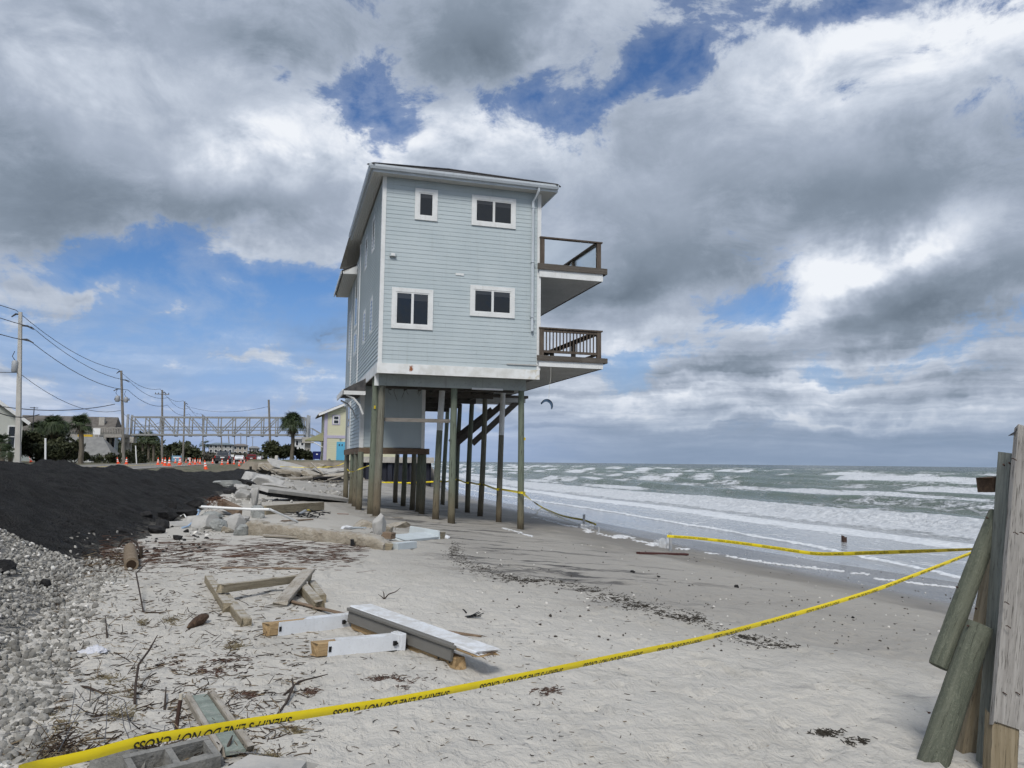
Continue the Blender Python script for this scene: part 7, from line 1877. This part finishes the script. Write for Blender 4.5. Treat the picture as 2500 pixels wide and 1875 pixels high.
for k in range(5):
    q = V3(at_d(2484, 1052, DR - .05)); mb.tube([q, q + Vector((-.02 + .008 * k, -.01, .015)), q + Vector((-.03, .01 * k, -.03))], .0022, 4)
mb.build('twisted_wire', iron_m, fr_)
for (px_, py_) in ((2452, 1470), (2456, 1528), (2474, 1300), (2490, 1300), (2446, 1690), (2478, 1690), (2470, 1120)):
    q = V3(at_d(px_, py_, DR - .20)); MB().tube([q, q + Vector((-.004, -.012, .004)), q + Vector((.012, -.022, -.010))], .0032, 5).build('bent_nail', rust_m, fr_)
o = log('leaning_log', V3(at_d(2268, 1846, DR - .02)) - Vector((0, 0, .1)), V3(at_d(2394, 1524, DR + .02)), .088, .076, moss_m); tag(o, 'green weathered log leaning on the broken walkover, lower one', 'log')

# ================================================================== barrier tape
tape_m, g, b = new_mat('yellow_tape')
n = g.noise(g.pos(), 18, 3, .5)
setb(b, g, g.mix(n, (0.74, 0.575, 0.006), (0.84, 0.67, 0.012)), .38, g.bump(g.noise(g.pos(), 30, 3, .5), .15, .004), .45)
ink_m = plain('black_ink', (0.018, 0.018, 0.012), .5, .2, 30)
import bmesh
def text_mesh(clip):
    cu = bpy.data.curves.new('tape_text', 'FONT'); cu.body = "SHERIFF'S LINE DO NOT CROSS"; cu.size = 1.0; cu.resolution_u = 3
    cu.offset = .018
    ob = bpy.data.objects.new('tape_text', cu); COL.objects.link(ob)
    dg = bpy.context.evaluated_depsgraph_get(); me = bpy.data.meshes.new_from_object(ob.evaluated_get(dg))
    bpy.data.objects.remove(ob)
    bm = bmesh.new(); bm.from_mesh(me)
    # slice across so the print can follow the curve of the tape
    xmax = max(v.co.x for v in bm.verts)
    for i in range(1, 60):
        bmesh.ops.bisect_plane(bm, geom=bm.verts[:] + bm.edges[:] + bm.faces[:], plane_co=(xmax * i / 60, 0, 0), plane_no=(1, 0, 0))
    if clip is not None:
        bmesh.ops.bisect_plane(bm, geom=bm.verts[:] + bm.edges[:] + bm.faces[:], plane_co=(0, clip, 0), plane_no=(0, 1, 0), clear_outer=True)
    V = np.array([tuple(v.co) for v in bm.verts]); F = [tuple(v.index for v in f.verts) for f in bm.faces]
    bm.free(); return V, F, xmax
TXT_HALF = text_mesh(.40); TXT_FULL = text_mesh(None)
def tape(name, label, pts, width, half, text_len, gap, twist=None, face=None, s_off=.1, letter=True, sag_z=0.0):
    """a ribbon through pts (world), its face turned to face(s); print set 1 mm above it"""
    P = np.array([tuple(p) for p in pts], float)
    # smooth path by Catmull-Rom
    Q = []
    for i in range(len(P) - 1):
        p0, p1, p2, p3 = P[max(i - 1, 0)], P[i], P[i + 1], P[min(i + 2, len(P) - 1)]
        for t in np.linspace(0, 1, 24, endpoint=False):
            Q.append(.5 * ((2 * p1) + (-p0 + p2) * t + (2 * p0 - 5 * p1 + 4 * p2 - p3) * t * t + (-p0 + 3 * p1 - 3 * p2 + p3) * t ** 3))
    Q.append(P[-1]); Q = np.array(Q)
    S = np.concatenate([[0], np.cumsum(np.linalg.norm(np.diff(Q, axis=0), axis=1))])
    def frame(s):
        s = np.clip(s, 0, S[-1]); c = np.array([np.interp(s, S, Q[:, k]) for k in range(3)])
        c2 = np.array([np.interp(min(s + .02, S[-1]), S, Q[:, k]) for k in range(3)]); c1 = np.array([np.interp(max(s - .02, 0), S, Q[:, k]) for k in range(3)])
        t = (c2 - c1); t /= np.linalg.norm(t)
        up = np.array([0, 0, 1.0]); n_ = np.cross(t, up); n_ /= np.linalg.norm(n_); w = np.cross(n_, t)
        a = twist(s / S[-1]) if twist else 0.0
        w2 = w * math.cos(a) + n_ * math.sin(a); n2 = n_ * math.cos(a) - w * math.sin(a)
        return c, w2, n2
    root = thing(name, label, 'tape', tuple(P[0]))
    mb = MB(); V = []; m = max(30, int(S[-1] / .05)); rows = 5
    for i in range(m + 1):
        s = S[-1] * i / m; c, w, n_ = frame(s)
        for k in range(rows):
            u = k / (rows - 1) - .5
            V.append(c + w * width * u + n_ * (.10 * width * (1 - 4 * u * u)))
    F = [(i * rows + k, (i + 1) * rows + k, (i + 1) * rows + k + 1, i * rows + k + 1) for i in range(m) for k in range(rows - 1)]
    mb.add(V, F)
    # second skin behind so the ribbon has thickness
    off = len(mb.v); V2 = []
    for i in range(m + 1):
        s = S[-1] * i / m; c, w, n_ = frame(s)
        for k in range(rows):
            u = k / (rows - 1) - .5
            V2.append(c + w * width * u * .99 + n_ * (.10 * width * (1 - 4 * u * u) - .0012))
    mb.add(V2, [tuple(reversed(f)) for f in F])
    mb.build('ribbon', tape_m, root, True)
    if letter:
        TV, TF, xm = TXT_HALF if half else TXT_FULL
        sc = text_len / xm; s0 = s_off; hgt = (width * .54 if half else width * .62)
        ysc = hgt / (.40 if half else .72)
        while s0 + text_len < S[-1] - .12:
            V = []
            for v in TV:
                s = s0 + text_len - v[0] * sc
                u = ((.40 - v[1]) * ysc / width - .5) if half else (.5 - (1 - hgt / width) / 2 - v[1] * ysc / width)
                if half: u = -(.5) + hgt / width - v[1] * ysc / width
                c, w, n_ = frame(s)
                V.append(c + w * width * u + n_ * (.10 * width * (1 - 4 * u * u) + .0012))
            MB().add(V, TF).build('lettering', ink_m, root)['kind'] = 'stuff'
            s0 += text_len + gap
    return root
npts = [(40, 1886, 2.5), (87, 1872, 2.6), (208, 1846, 2.72), (346, 1809, 2.87), (470, 1788, 3.02), (600, 1766, 3.2), (806, 1735, 3.48), (1011, 1702, 3.8), (1293, 1647, 4.35), (1540, 1596, 5.1), (1720, 1558, 5.9), (1900, 1511, 6.9), (2113, 1448, 8.1), (2239, 1402, 8.9), (2372, 1350, 9.9), (2440, 1324, 10.5)]
tape('barrier_tape', "yellow sheriff's line tape stretched across the foreground", [at_d(x, y, d) for x, y, d in npts], .041, True, .66, .20, twist=lambda t: .18 * math.sin(t * 6 + .5) + .10, s_off=.42)
mpts = [(1629, 1309, 21.4), (1700, 1314, 20.6), (1800, 1325, 19.4), (1900, 1339, 18.2), (1985, 1351, 17.2), (2050, 1352, 16.3), (2113, 1350, 15.5), (2239, 1346, 13.8), (2372, 1341, 12.2), (2440, 1338, 11.4)]
tape('barrier_tape', "yellow sheriff's line tape strung from the grey stake towards the right", [at_d(x, y, d) for x, y, d in mpts], .075, False, 1.15, .35, twist=lambda t: -.15 + 2.9 * max(0, t - .50), s_off=.25)
t3 = [at_d(1276, 1203, 24.6), at_d(1290, 1215, 24.4)] + [tuple(GP(x, y, z)) for x, y, z in ((1318, 1240, .12), (1345, 1251, .06), (1372, 1263, .08), (1400, 1273, .14), (1425, 1279, .16), (1456, 1286, .08))]
tape('barrier_tape', "sagging yellow tape from the corner piling down to the wet sand", t3, .085, False, 1.15, .35, twist=lambda t: .2 + 5.5 * max(0, .55 - t), s_off=3.2)
pl = [P_['c'], P_['p2'], P_['p3'], P_['p4'], P_['p5'], P_['p6']]
path = []
for i, (px_, py_) in enumerate(((1275, 1203), (1218, 1195), (1172, 1183), (1143, 1179), (1112, 1172), (1082, 1176))):
    e = WM[pl[i]].translation; dd = math.hypot(e.x, e.y)
    path.append(V3(at_y(px_ + 8, py_, e.y - .16))); path.append(V3(at_y(px_ - 7, py_ - 1, e.y - .16)))
tape('barrier_tape', "yellow tape wrapped from piling to piling on the sea side", path, .07, False, 1.1, .4, twist=lambda t: .2 * math.sin(t * 30), s_off=.3)
tape('barrier_tape', "yellow tape strung along the foot of the dark sheet-pile wall", [at_d(860, 1179, 60), at_d(960, 1178, 60.5), at_d(1000, 1179, 60.7), at_d(1058, 1176, 61)], .11, False, 2.2, .6, s_off=1.0)
tape('barrier_tape', 'faint yellow tape hanging across the bluff below the yellow house', [at_d(684, 1139, 62), at_d(740, 1141, 62), at_d(800, 1140, 62), at_d(826, 1136, 62), at_d(842, 1129, 62)], .045, False, 2, 1, letter=False, twist=lambda t: .9 * math.sin(t * 17))
path = [V3(at_d(848, 1146, 27)), V3(at_d(858, 1152, 26.6)), V3(at_d(880, 1144, 25.6)), V3(at_d(900, 1137, 24.4)), V3(at_d(908, 1135, 24.2))]
tape('barrier_tape', 'loose scrap of yellow tape draped between the left pilings', path, .05, False, 1, 1, letter=False, twist=lambda t: t * 6)

# ================================================================== things near the water's edge
def stake(label, px, py, h, w, mat, lean=0.0, name='fence_stake'):
    b_ = G(px, py); return timber(name, label, 'stake', b_ - Vector((0, 0, .15)), b_ + Vector((lean, 0, h)), w, w * .7, mat, up=(0, -1, 0))
grey_st = plain('grey_plastic_stake', (.34, .35, .36), .5, .1, 5)
stake('grey stake holding the end of the second yellow tape', 1637, 1345, .50, .075, grey_st)
stake('grey stake standing at the end of the fallen yellow tape', 1425, 1281, .42, .09, grey_st, .02)
stake('short grey stake just right of the fallen tape end', 1462, 1302, .22, .06, grey_st)
foil_m, g, b = new_mat('clear_plastic_sheet'); setb(b, g, (.6, .62, .64), .25, None, .5); b.inputs['Alpha'].default_value = .55
for i, (px_, py_, w_, h_, lab) in enumerate(((1622, 1338, .35, .40, 'torn clear plastic sheet left of the grey tape stake'), (1434, 1290, .5, .25, 'clear plastic scrap under the fallen yellow tape'), (1604, 1334, .16, .26, 'small upright plastic shard among the foam'))):
    c_ = G(px_, py_); n = 9; u_ = np.linspace(0, 1, n); A, B2 = np.meshgrid(u_, u_)
    V = np.stack([c_.x + (A - .5) * w_, c_.y + .06 * np.sin(A * 9 + i) + .05 * perlin(A * 3, B2 * 3, 70 + i), c_.z - .02 + B2 * h_ * (.75 + .4 * perlin(A * 4.3, A * 0 + i, 75))], -1).reshape(-1, 3)
    o = link(bpy.data.objects.new('plastic_sheet', np_mesh('plastic_sheet', V, grid_faces(n, n), foil_m))); tag(o, lab, 'plastic')
timber('red_board', 'dark red-brown board lying on the sand by the grey stake', 'plank', GP(1558, 1353, .03), GP(1677, 1356, .03), .14, .05, plain('dark_red_wood', (.075, .03, .026), .7, .3, 8), rough=.01)
b_ = V3(at_z(2060, 1322, .02)); timber('wooden_pile', 'short dark rusty post standing in the shallow water', 'post', b_ - Vector((0, 0, .6)), b_ + Vector((.02, 0, .20)), .16, .14, rust_m, up=(0, -1, 0), rough=.03)
# kite-shaped thing hanging by a cord from the lower balcony
hx_, hy_ = HX + 5.43, HY - .13
kt = thing('hanging_kite', 'dark blue crescent-shaped kite hanging on a cord from the lower balcony', 'kite', (HX + 5.37, hy_, 5.03))
MB().tube([(hx_, hy_, 6.06), (hx_ + .01, hy_ + .02, 5.7), (hx_ - .05, hy_, 5.35), (HX + 5.37, hy_, 5.03)], .006, 5).build('cord', plain('pale_cord', (.45, .44, .40), .8), kt)
n = 14; top_, bot_ = [], []
for i in range(n + 1):
    t = i / n; a = math.radians(170 - 205 * t)
    cx, cz = HX + 5.30, 4.80
    top_.append((cx + .20 * math.cos(a) * (1.0), cz + .20 * math.sin(a)))
    th = .085 * math.sin(math.pi * min(1, .08 + t * .9)) ** .6
    r2 = .20 - th
    bot_.append((cx + r2 * math.cos(a) - .0, cz + r2 * math.sin(a)))
mb = MB(); V = []
for (x_, z_) in top_ + bot_: V.append((x_, hy_ - .012 + .02 * math.sin((x_ - HX) * 20), z_))
V += [(x_, y_ + .022, z_) for x_, y_, z_ in V]
m = n + 1; F = []
for i in range(n):
    F += [(i, i + 1, m + i + 1, m + i), (2 * m + i + 1, 2 * m + i, 3 * m + i, 3 * m + i + 1), (i + 1, i, 2 * m + i, 2 * m + i + 1), (m + i, m + i + 1, 3 * m + i + 1, 3 * m + i)]
F += [(0, m, 3 * m, 2 * m), (n, 2 * m + n, 3 * m + n, m + n)]
mb.add(V, F).build('wing', paint('navy_kite_fabric', (.045, .085, .145), .6, .15, 5, .1), kt)
MB().tube([(x_, hy_ - .02, z_) for x_, z_ in top_], .007, 5).build('leading_edge', black_m, kt)
# seabird-like black scraps, twig
rg = random.Random(31); c_ = G(1150, 1508)
sc2 = thing('black_scrap', 'tattered black plastic scrap on the open sand', 'scrap', tuple(c_))
mb = MB()
for k in range(12):
    a = rg.uniform(-.6, .5); q = c_ + Vector((rg.uniform(-.06, .04), rg.uniform(-.03, .03), .012)); mb.beam(q, q + Vector((.10 * math.cos(a), .04 * math.sin(a), rg.uniform(-.01, .05))), .018, .004)
mb.build('strips', black_m, sc2)
MB().tube([c_ + Vector((-.05, 0, .05)), c_ + Vector((-.08, 0, .085)), c_ + Vector((-.095, 0, .09))], [.01, .008, .004], 6).build('stalk', black_m, sc2)
twig_m = plain('dark_twig', (.045, .033, .026), .9, .4, 20)
t0 = G(938, 1463)
tag(MB().tube([t0, t0 + Vector((-.005, 0, .06)), t0 + Vector((-.02, .0, .10))], [.008, .006, .002], 6).tube([t0, t0 + Vector((.05, .02, .05)), t0 + Vector((.13, .04, .07)), t0 + Vector((.19, .06, .11))], [.008, .007, .005, .002], 6).tube([t0, t0 + Vector((-.03, -.01, .03)), t0 + Vector((-.07, -.02, .06))], [.007, .005, .002], 6).build('forked_twig', twig_m), 'forked dark twig standing on the clean sand', 'twig')
for i, (pts, lab) in enumerate(((((672, 1752, 0), (700, 1722, .02), (716, 1690, .04), (712, 1676, .05)), 'thick curved dark stick left above the near tape'), (((405, 1497, 0), (350, 1497, .01), (330, 1440, .18), (375, 1415, .3)), 'tall thin bent stem rising beside the gravel'), (((329, 1718, 0), (330, 1690, .05), (336, 1660, .10), (360, 1640, .14), (381, 1613, .18)), 'tall bent dry stem in the left foreground'), (((150, 1672, .0), (215, 1686, .02), (260, 1700, .01)), 'dark root lying across the gravel edge'), (((262, 1560, 0), (256, 1526, .08)), 'short dark stick standing by the white rag'), (((402, 1734, 0), (404, 1702, .06)), 'short brown stick left of the rusty stake'), (((545, 1852, 0), (560, 1838, .05), (566, 1826, .06)), 'small stub beside the green board'), (((690, 1700, .0), (730, 1668, .01), (800, 1648, .005)), 'long thin twig before the nearer white post'))):
    tag(MB().tube([GP(x, y, z) for x, y, z in pts], [.008] * (len(pts) - 1) + [.003], 6).build('dry_stem', twig_m, None, True), lab, 'twig')
for i, (px_, py_, s_) in enumerate(((1545, 1398, .10), (1799, 1435, .12), (1608, 1409, .07), (1683, 1432, .06), (2082, 1509, .06), (1480, 1350, .06))):
    chunk('beach_stone', ('black stone in the middle of the damp beach', 'larger black stone right of the beach middle', 'dark pebble cluster between the two black stones', 'brown pebble below the dark cluster', 'small black stone above the near tape at right', 'small dark stone left of the red-brown board')[i], 'stone', px_, py_, (s_, s_ * .8, s_ * .6), i, lump_m, 300 + i, base=IC2)

# ================================================================== loose litter: twigs, wrack, pebbles, foam
def stick_cloud(name, label, pts, lens, rad, mat, seed, lift=0.2, bend=.55, flat=.12, aim=None):
    rg = np.random.default_rng(seed); n = len(pts); S_ = 4; K = 4
    a = rg.uniform(0, 2 * math.pi, n) if aim is None else rg.normal(aim[0], aim[1], n)
    el = rg.normal(0, flat, n); ln = lens
    d = np.stack([np.cos(a) * np.cos(el), np.sin(a) * np.cos(el), np.abs(np.sin(el))], 1)
    perp = np.stack([-np.sin(a), np.cos(a), np.zeros(n)], 1); up = np.cross(d, perp) * -1
    ks = np.linspace(-.5, .5, S_)
    b1 = rg.normal(0, bend, (n, 1)); b2 = rg.normal(0, bend, (n, 1))
    V = []
    for i, k in enumerate(ks):
        c = pts + d * (k * ln)[:, None] + perp * (b1 * (k * k - .1) + b2 * (k ** 3) * 2) * ln[:, None] + np.array([0, 0, 1]) * (np.abs(rg.normal(0, lift, n)) * rad)[:, None]
        r = rad * (.5 + .5 * math.cos(k * 2.2))
        for j in range(K):
            an = 2 * math.pi * j / K
            V.append(c + perp * (math.cos(an) * r)[:, None] + up * (math.sin(an) * r)[:, None])
    V = np.stack(V, 1)
    F = [(i * K + j, i * K + (j + 1) % K, (i + 1) * K + (j + 1) % K, (i + 1) * K + j) for i in range(S_ - 1) for j in range(K)]
    F = (np.array(F)[None] + (np.arange(n) * S_ * K)[:, None, None]).reshape(-1, 4)
    me = np_mesh(name, V.reshape(-1, 3), F, mat, True, {'tint': np.repeat(rg.random(n), S_ * K)})
    return tag(link(bpy.data.objects.new(name, me)), label, None, None, 'stuff')
litter_m, g, b = new_mat('dry_litter')
t = g.attr('tint'); setb(b, g, g.mix(g.rng(t, .55, .95), g.mix(t, (.022, .017, .014), (.085, .06, .042)), (.20, .155, .10)), .9, None, .2)
red_m, g, b = new_mat('red_brown_reed'); t = g.attr('tint'); setb(b, g, g.mix(t, (.028, .018, .014), (.115, .066, .048)), .9, None, .2)
rg = np.random.default_rng(91)
def px_points(n, fx, seed):
    """n points on the ground spread by a pixel sampler fx(rng)"""
    r_ = np.random.default_rng(seed); q = np.array([fx(r_) for _ in range(n)])
    P = ground_pts(q[:, 0], np.maximum(q[:, 1], 1160), surf_h); P[:, 2] = surf_h(P[:, 0], P[:, 1]) + .003
    return P
def patchy(fx):
    def f(r):
        for _ in range(8):
            x, y = fx(r)
            if float(perlin(x / 55, y / 26, 5)) + float(perlin(x / 17, y / 8, 9)) * .6 > r.normal() * .35 - .05: break
        return x, y
    return f
def lit(n, fx, l0, l1, r0, r1, label, seed, mat=None, name='twig_litter', **kw):
    P = px_points(n, fx, seed); r_ = np.random.default_rng(seed + 1)
    dist = np.hypot(P[:, 0], P[:, 1])
    L_ = r_.uniform(l0, l1, n) * r_.uniform(.5, 1.3, n)
    stick_cloud(name, label, P, L_, r_.uniform(r0, r1, n), mat or litter_m, seed + 2, **kw)
lit(2300, patchy(lambda r: ((lambda v: (v, 1375 + (1 - r.random() ** .8) * 470))(130 + 640 * r.random() ** 1.25))), .025, .13, .0013, .0042, 'dark twigs strewn over the sand left of the timber pile', 1001)
lit(520, patchy(lambda r: (560 + 1000 * r.random() ** 1.6, 1480 + 390 * r.random())), .015, .07, .0013, .0033, 'scattered dark twig scraps over the near sand', 1011)
lit(330, patchy(lambda r: (1000 + 1450 * r.random(), 1350 + 520 * r.random() ** .8)), .012, .045, .0014, .003, 'sparse dark scraps over the right-hand beach', 1021)
lit(360, lambda r: (120 + 560 * r.random(), 1450 + 400 * r.random()), .06, .24, .0016, .0035, 'longer stems standing out of the littered sand', 1031, flat=.55, lift=.5)
lit(1250, patchy(lambda r: (240 + 640 * r.random() ** 1.25, 1350 + 40 * (r.normal() * .45))), .10, .5, .0016, .005, 'band of red-brown reeds washed up behind the cut log', 1041, red_m, 'reed_band', flat=.06, bend=.2, aim=(-.25, .32))
lit(500, lambda r: (200 + 140 * r.random(), 1372 + 26 * r.normal() * .6), .08, .26, .002, .005, 'straw and roots around the cut log', 1051, flat=.3)
def clumps(cs):
    def f(r):
        i = r.integers(0, len(cs)); c = cs[i]; return c[0] + r.normal() * c[2], c[1] + r.normal() * c[3]
    return f
tuft_m, g, b = new_mat('dry_grass_tuft'); t = g.attr('tint'); setb(b, g, g.mix(t, (.10, .08, .045), (.24, .20, .12)), .9, None, .2)
lit(900, clumps([(290, 1700, 16, 8), (155, 1765, 26, 12), (575, 1580, 14, 6), (340, 1520, 10, 5), (420, 1515, 16, 6), (270, 1660, 20, 9), (90, 1860, 60, 10), (300, 1740, 18, 7), (650, 1852, 14, 5), (715, 1790, 9, 4), (300, 1738, 14, 6)]), .04, .12, .0012, .0028, 'dry grass tufts in the left foreground', 1061, tuft_m, 'grass_tufts', flat=.5)
lit(700, clumps([(520, 1640, 20, 6), (430, 1620, 26, 8), (760, 1690, 12, 5), (980, 1668, 30, 9), (940, 1660, 24, 6), (1330, 1688, 20, 6), (560, 1610, 30, 8), (600, 1700, 16, 6)]), .02, .07, .0014, .0032, 'small clusters of twig scraps on the near sand', 1071, red_m)
lit(420, clumps([(430, 1828, 40, 10), (480, 1846, 30, 8), (360, 1842, 40, 8), (250, 1850, 60, 10), (120, 1830, 50, 16)]), .06, .22, .0018, .005, 'tangled dark roots round the cement blocks in the near corner', 1075, flat=.45, lift=.6)
# wrack line of dark seaweed crossing the beach
WR = [(1100, 1340, 16), (1120, 1362, 14), (1145, 1382, 12), (1190, 1398, 10), (1240, 1414, 9), (1300, 1420, 8), (1380, 1425, 9), (1440, 1440, 12), (1500, 1458, 10), (1560, 1480, 10), (1610, 1496, 12), (1670, 1508, 10), (1780, 1545, 10), (1830, 1558, 10), (1905, 1580, 10)]
def wr(r):
    i = r.integers(0, len(WR) - 1); t = r.random(); a, b_ = WR[i], WR[i + 1]
    w = max(0.0, float(perlin(i * .9 + t * .9, 2.2, 88)) + .35)
    return a[0] + (b_[0] - a[0]) * t + r.normal() * 14, a[1] + (b_[1] - a[1]) * t + r.normal() * (2 + 7 * w)
wr_m = plain('dark_seaweed', (.032, .027, .02), .8, .5, 8)
kel = clumps([(1250, 1413, 22, 4), (1310, 1418, 26, 3), (1500, 1462, 26, 5), (1560, 1480, 30, 6), (1640, 1498, 36, 8), (1690, 1508, 18, 5), (1180, 1392, 24, 5), (1840, 1562, 34, 6), (1440, 1440, 20, 4), (1900, 1578, 30, 4), (1110, 1345, 10, 12), (2010, 1790, 22, 4), (2090, 1812, 12, 3)])
lit(1700, kel, .015, .09, .0016, .0048, 'broken line of dark seaweed wrack crossing the beach', 1081, wr_m, 'seaweed_wrack', flat=.25)
lit(1300, wr, .02, .08, .0018, .005, 'thin seaweed wrack between the darker clumps', 1091, wr_m, 'seaweed_wrack', flat=.2)
# pebbles and shells
P = px_points(420, lambda r: (1150 + 1250 * r.random(), 1330 + 260 * r.random() ** 1.2), 2001)
peb_m, g, b = new_mat('beach_pebbles'); t = g.attr('tint'); setb(b, g, g.mix(g.rng(t, .72, .74), g.mix(t, (.03, .027, .024), (.09, .075, .06)), (.55, .53, .49)), .8, None, .3)
scatter_rocks('pebbles', 'small dark pebbles and white shell bits on the damp beach', P, np.random.default_rng(5).uniform(.008, .024, len(P)), peb_m, IC0, 21)
# sea foam stranded on the wet sand
foam_m, g, b = new_mat('stranded_foam'); n = g.noise(g.pos(), 25, 4, .6)
setb(b, g, g.mix(n, (.48, .49, .50), (.66, .67, .68)), .7, g.bump(n, .4, .02), .3)
FL = [[(1300, 1262), (1345, 1272), (1384, 1283), (1420, 1288), (1453, 1299), (1480, 1307), (1500, 1312), (1548, 1313)], [(1540, 1317), (1570, 1323), (1592, 1328), (1612, 1332)], [(1650, 1338), (1680, 1341)], [(1725, 1350), (1752, 1352)], [(1772, 1356), (1800, 1362), (1842, 1369), (1880, 1374), (1912, 1378), (1960, 1383), (2010, 1389), (2060, 1394)], [(2080, 1398), (2120, 1401)], [(2140, 1412), (2200, 1418), (2240, 1424), (2290, 1429), (2330, 1432)], [(1230, 1290), (1265, 1300), (1300, 1310)], [(1255, 1225), (1300, 1243), (1360, 1262)]]
r_ = np.random.default_rng(6); fpx, sz = [], []
for line in FL:
    for i in range(len(line) - 1):
        a, b_ = line[i], line[i + 1]; L_ = math.hypot(b_[0] - a[0], b_[1] - a[1])
        for k in range(int(L_ * 1.1)):
            t = r_.random(); fpx.append((a[0] + (b_[0] - a[0]) * t + r_.normal() * 2, a[1] + (b_[1] - a[1]) * t + r_.normal() * .9)); sz.append(r_.uniform(.012, .045) * (1.6 if r_.random() < .06 else 1))
for (x, y, s_) in ((1515, 1309, .14), (1505, 1311, .12), (1527, 1310, .10), (1440, 1299, .10), (1600, 1328, .12), (1590, 1330, .1)):
    for k in range(8): fpx.append((x + r_.normal() * 5, y + r_.normal() * 1.4)); sz.append(s_ * r_.uniform(.5, 1))
fpx = np.array(fpx); pos = ground_pts(fpx[:, 0], fpx[:, 1]); pos[:, 2] = ground_h(pos[:, 0], pos[:, 1]) + .002
fo = scatter_rocks('stranded_foam', 'lines of white sea foam stranded on the wet sand', np.array(pos), np.array(sz), foam_m, IC1, 31)
V = np.empty(len(fo.data.vertices) * 3, np.float32); fo.data.vertices.foreach_get('co', V); V = V.reshape(-1, 3)
nv = len(IC1[0]); C_ = np.repeat(np.array(pos), nv, 0); V[:, 2] = C_[:, 2] + (V[:, 2] - C_[:, 2]) * .42; V[:, 0] = C_[:, 0] + (V[:, 0] - C_[:, 0]) * 1.5; V[:, 1] = C_[:, 1] + (V[:, 1] - C_[:, 1]) * 1.5
fo.data.vertices.foreach_set('co', V.ravel()); fo.data.polygons.foreach_set('use_smooth', [True] * len(fo.data.polygons)); fo.data.update()
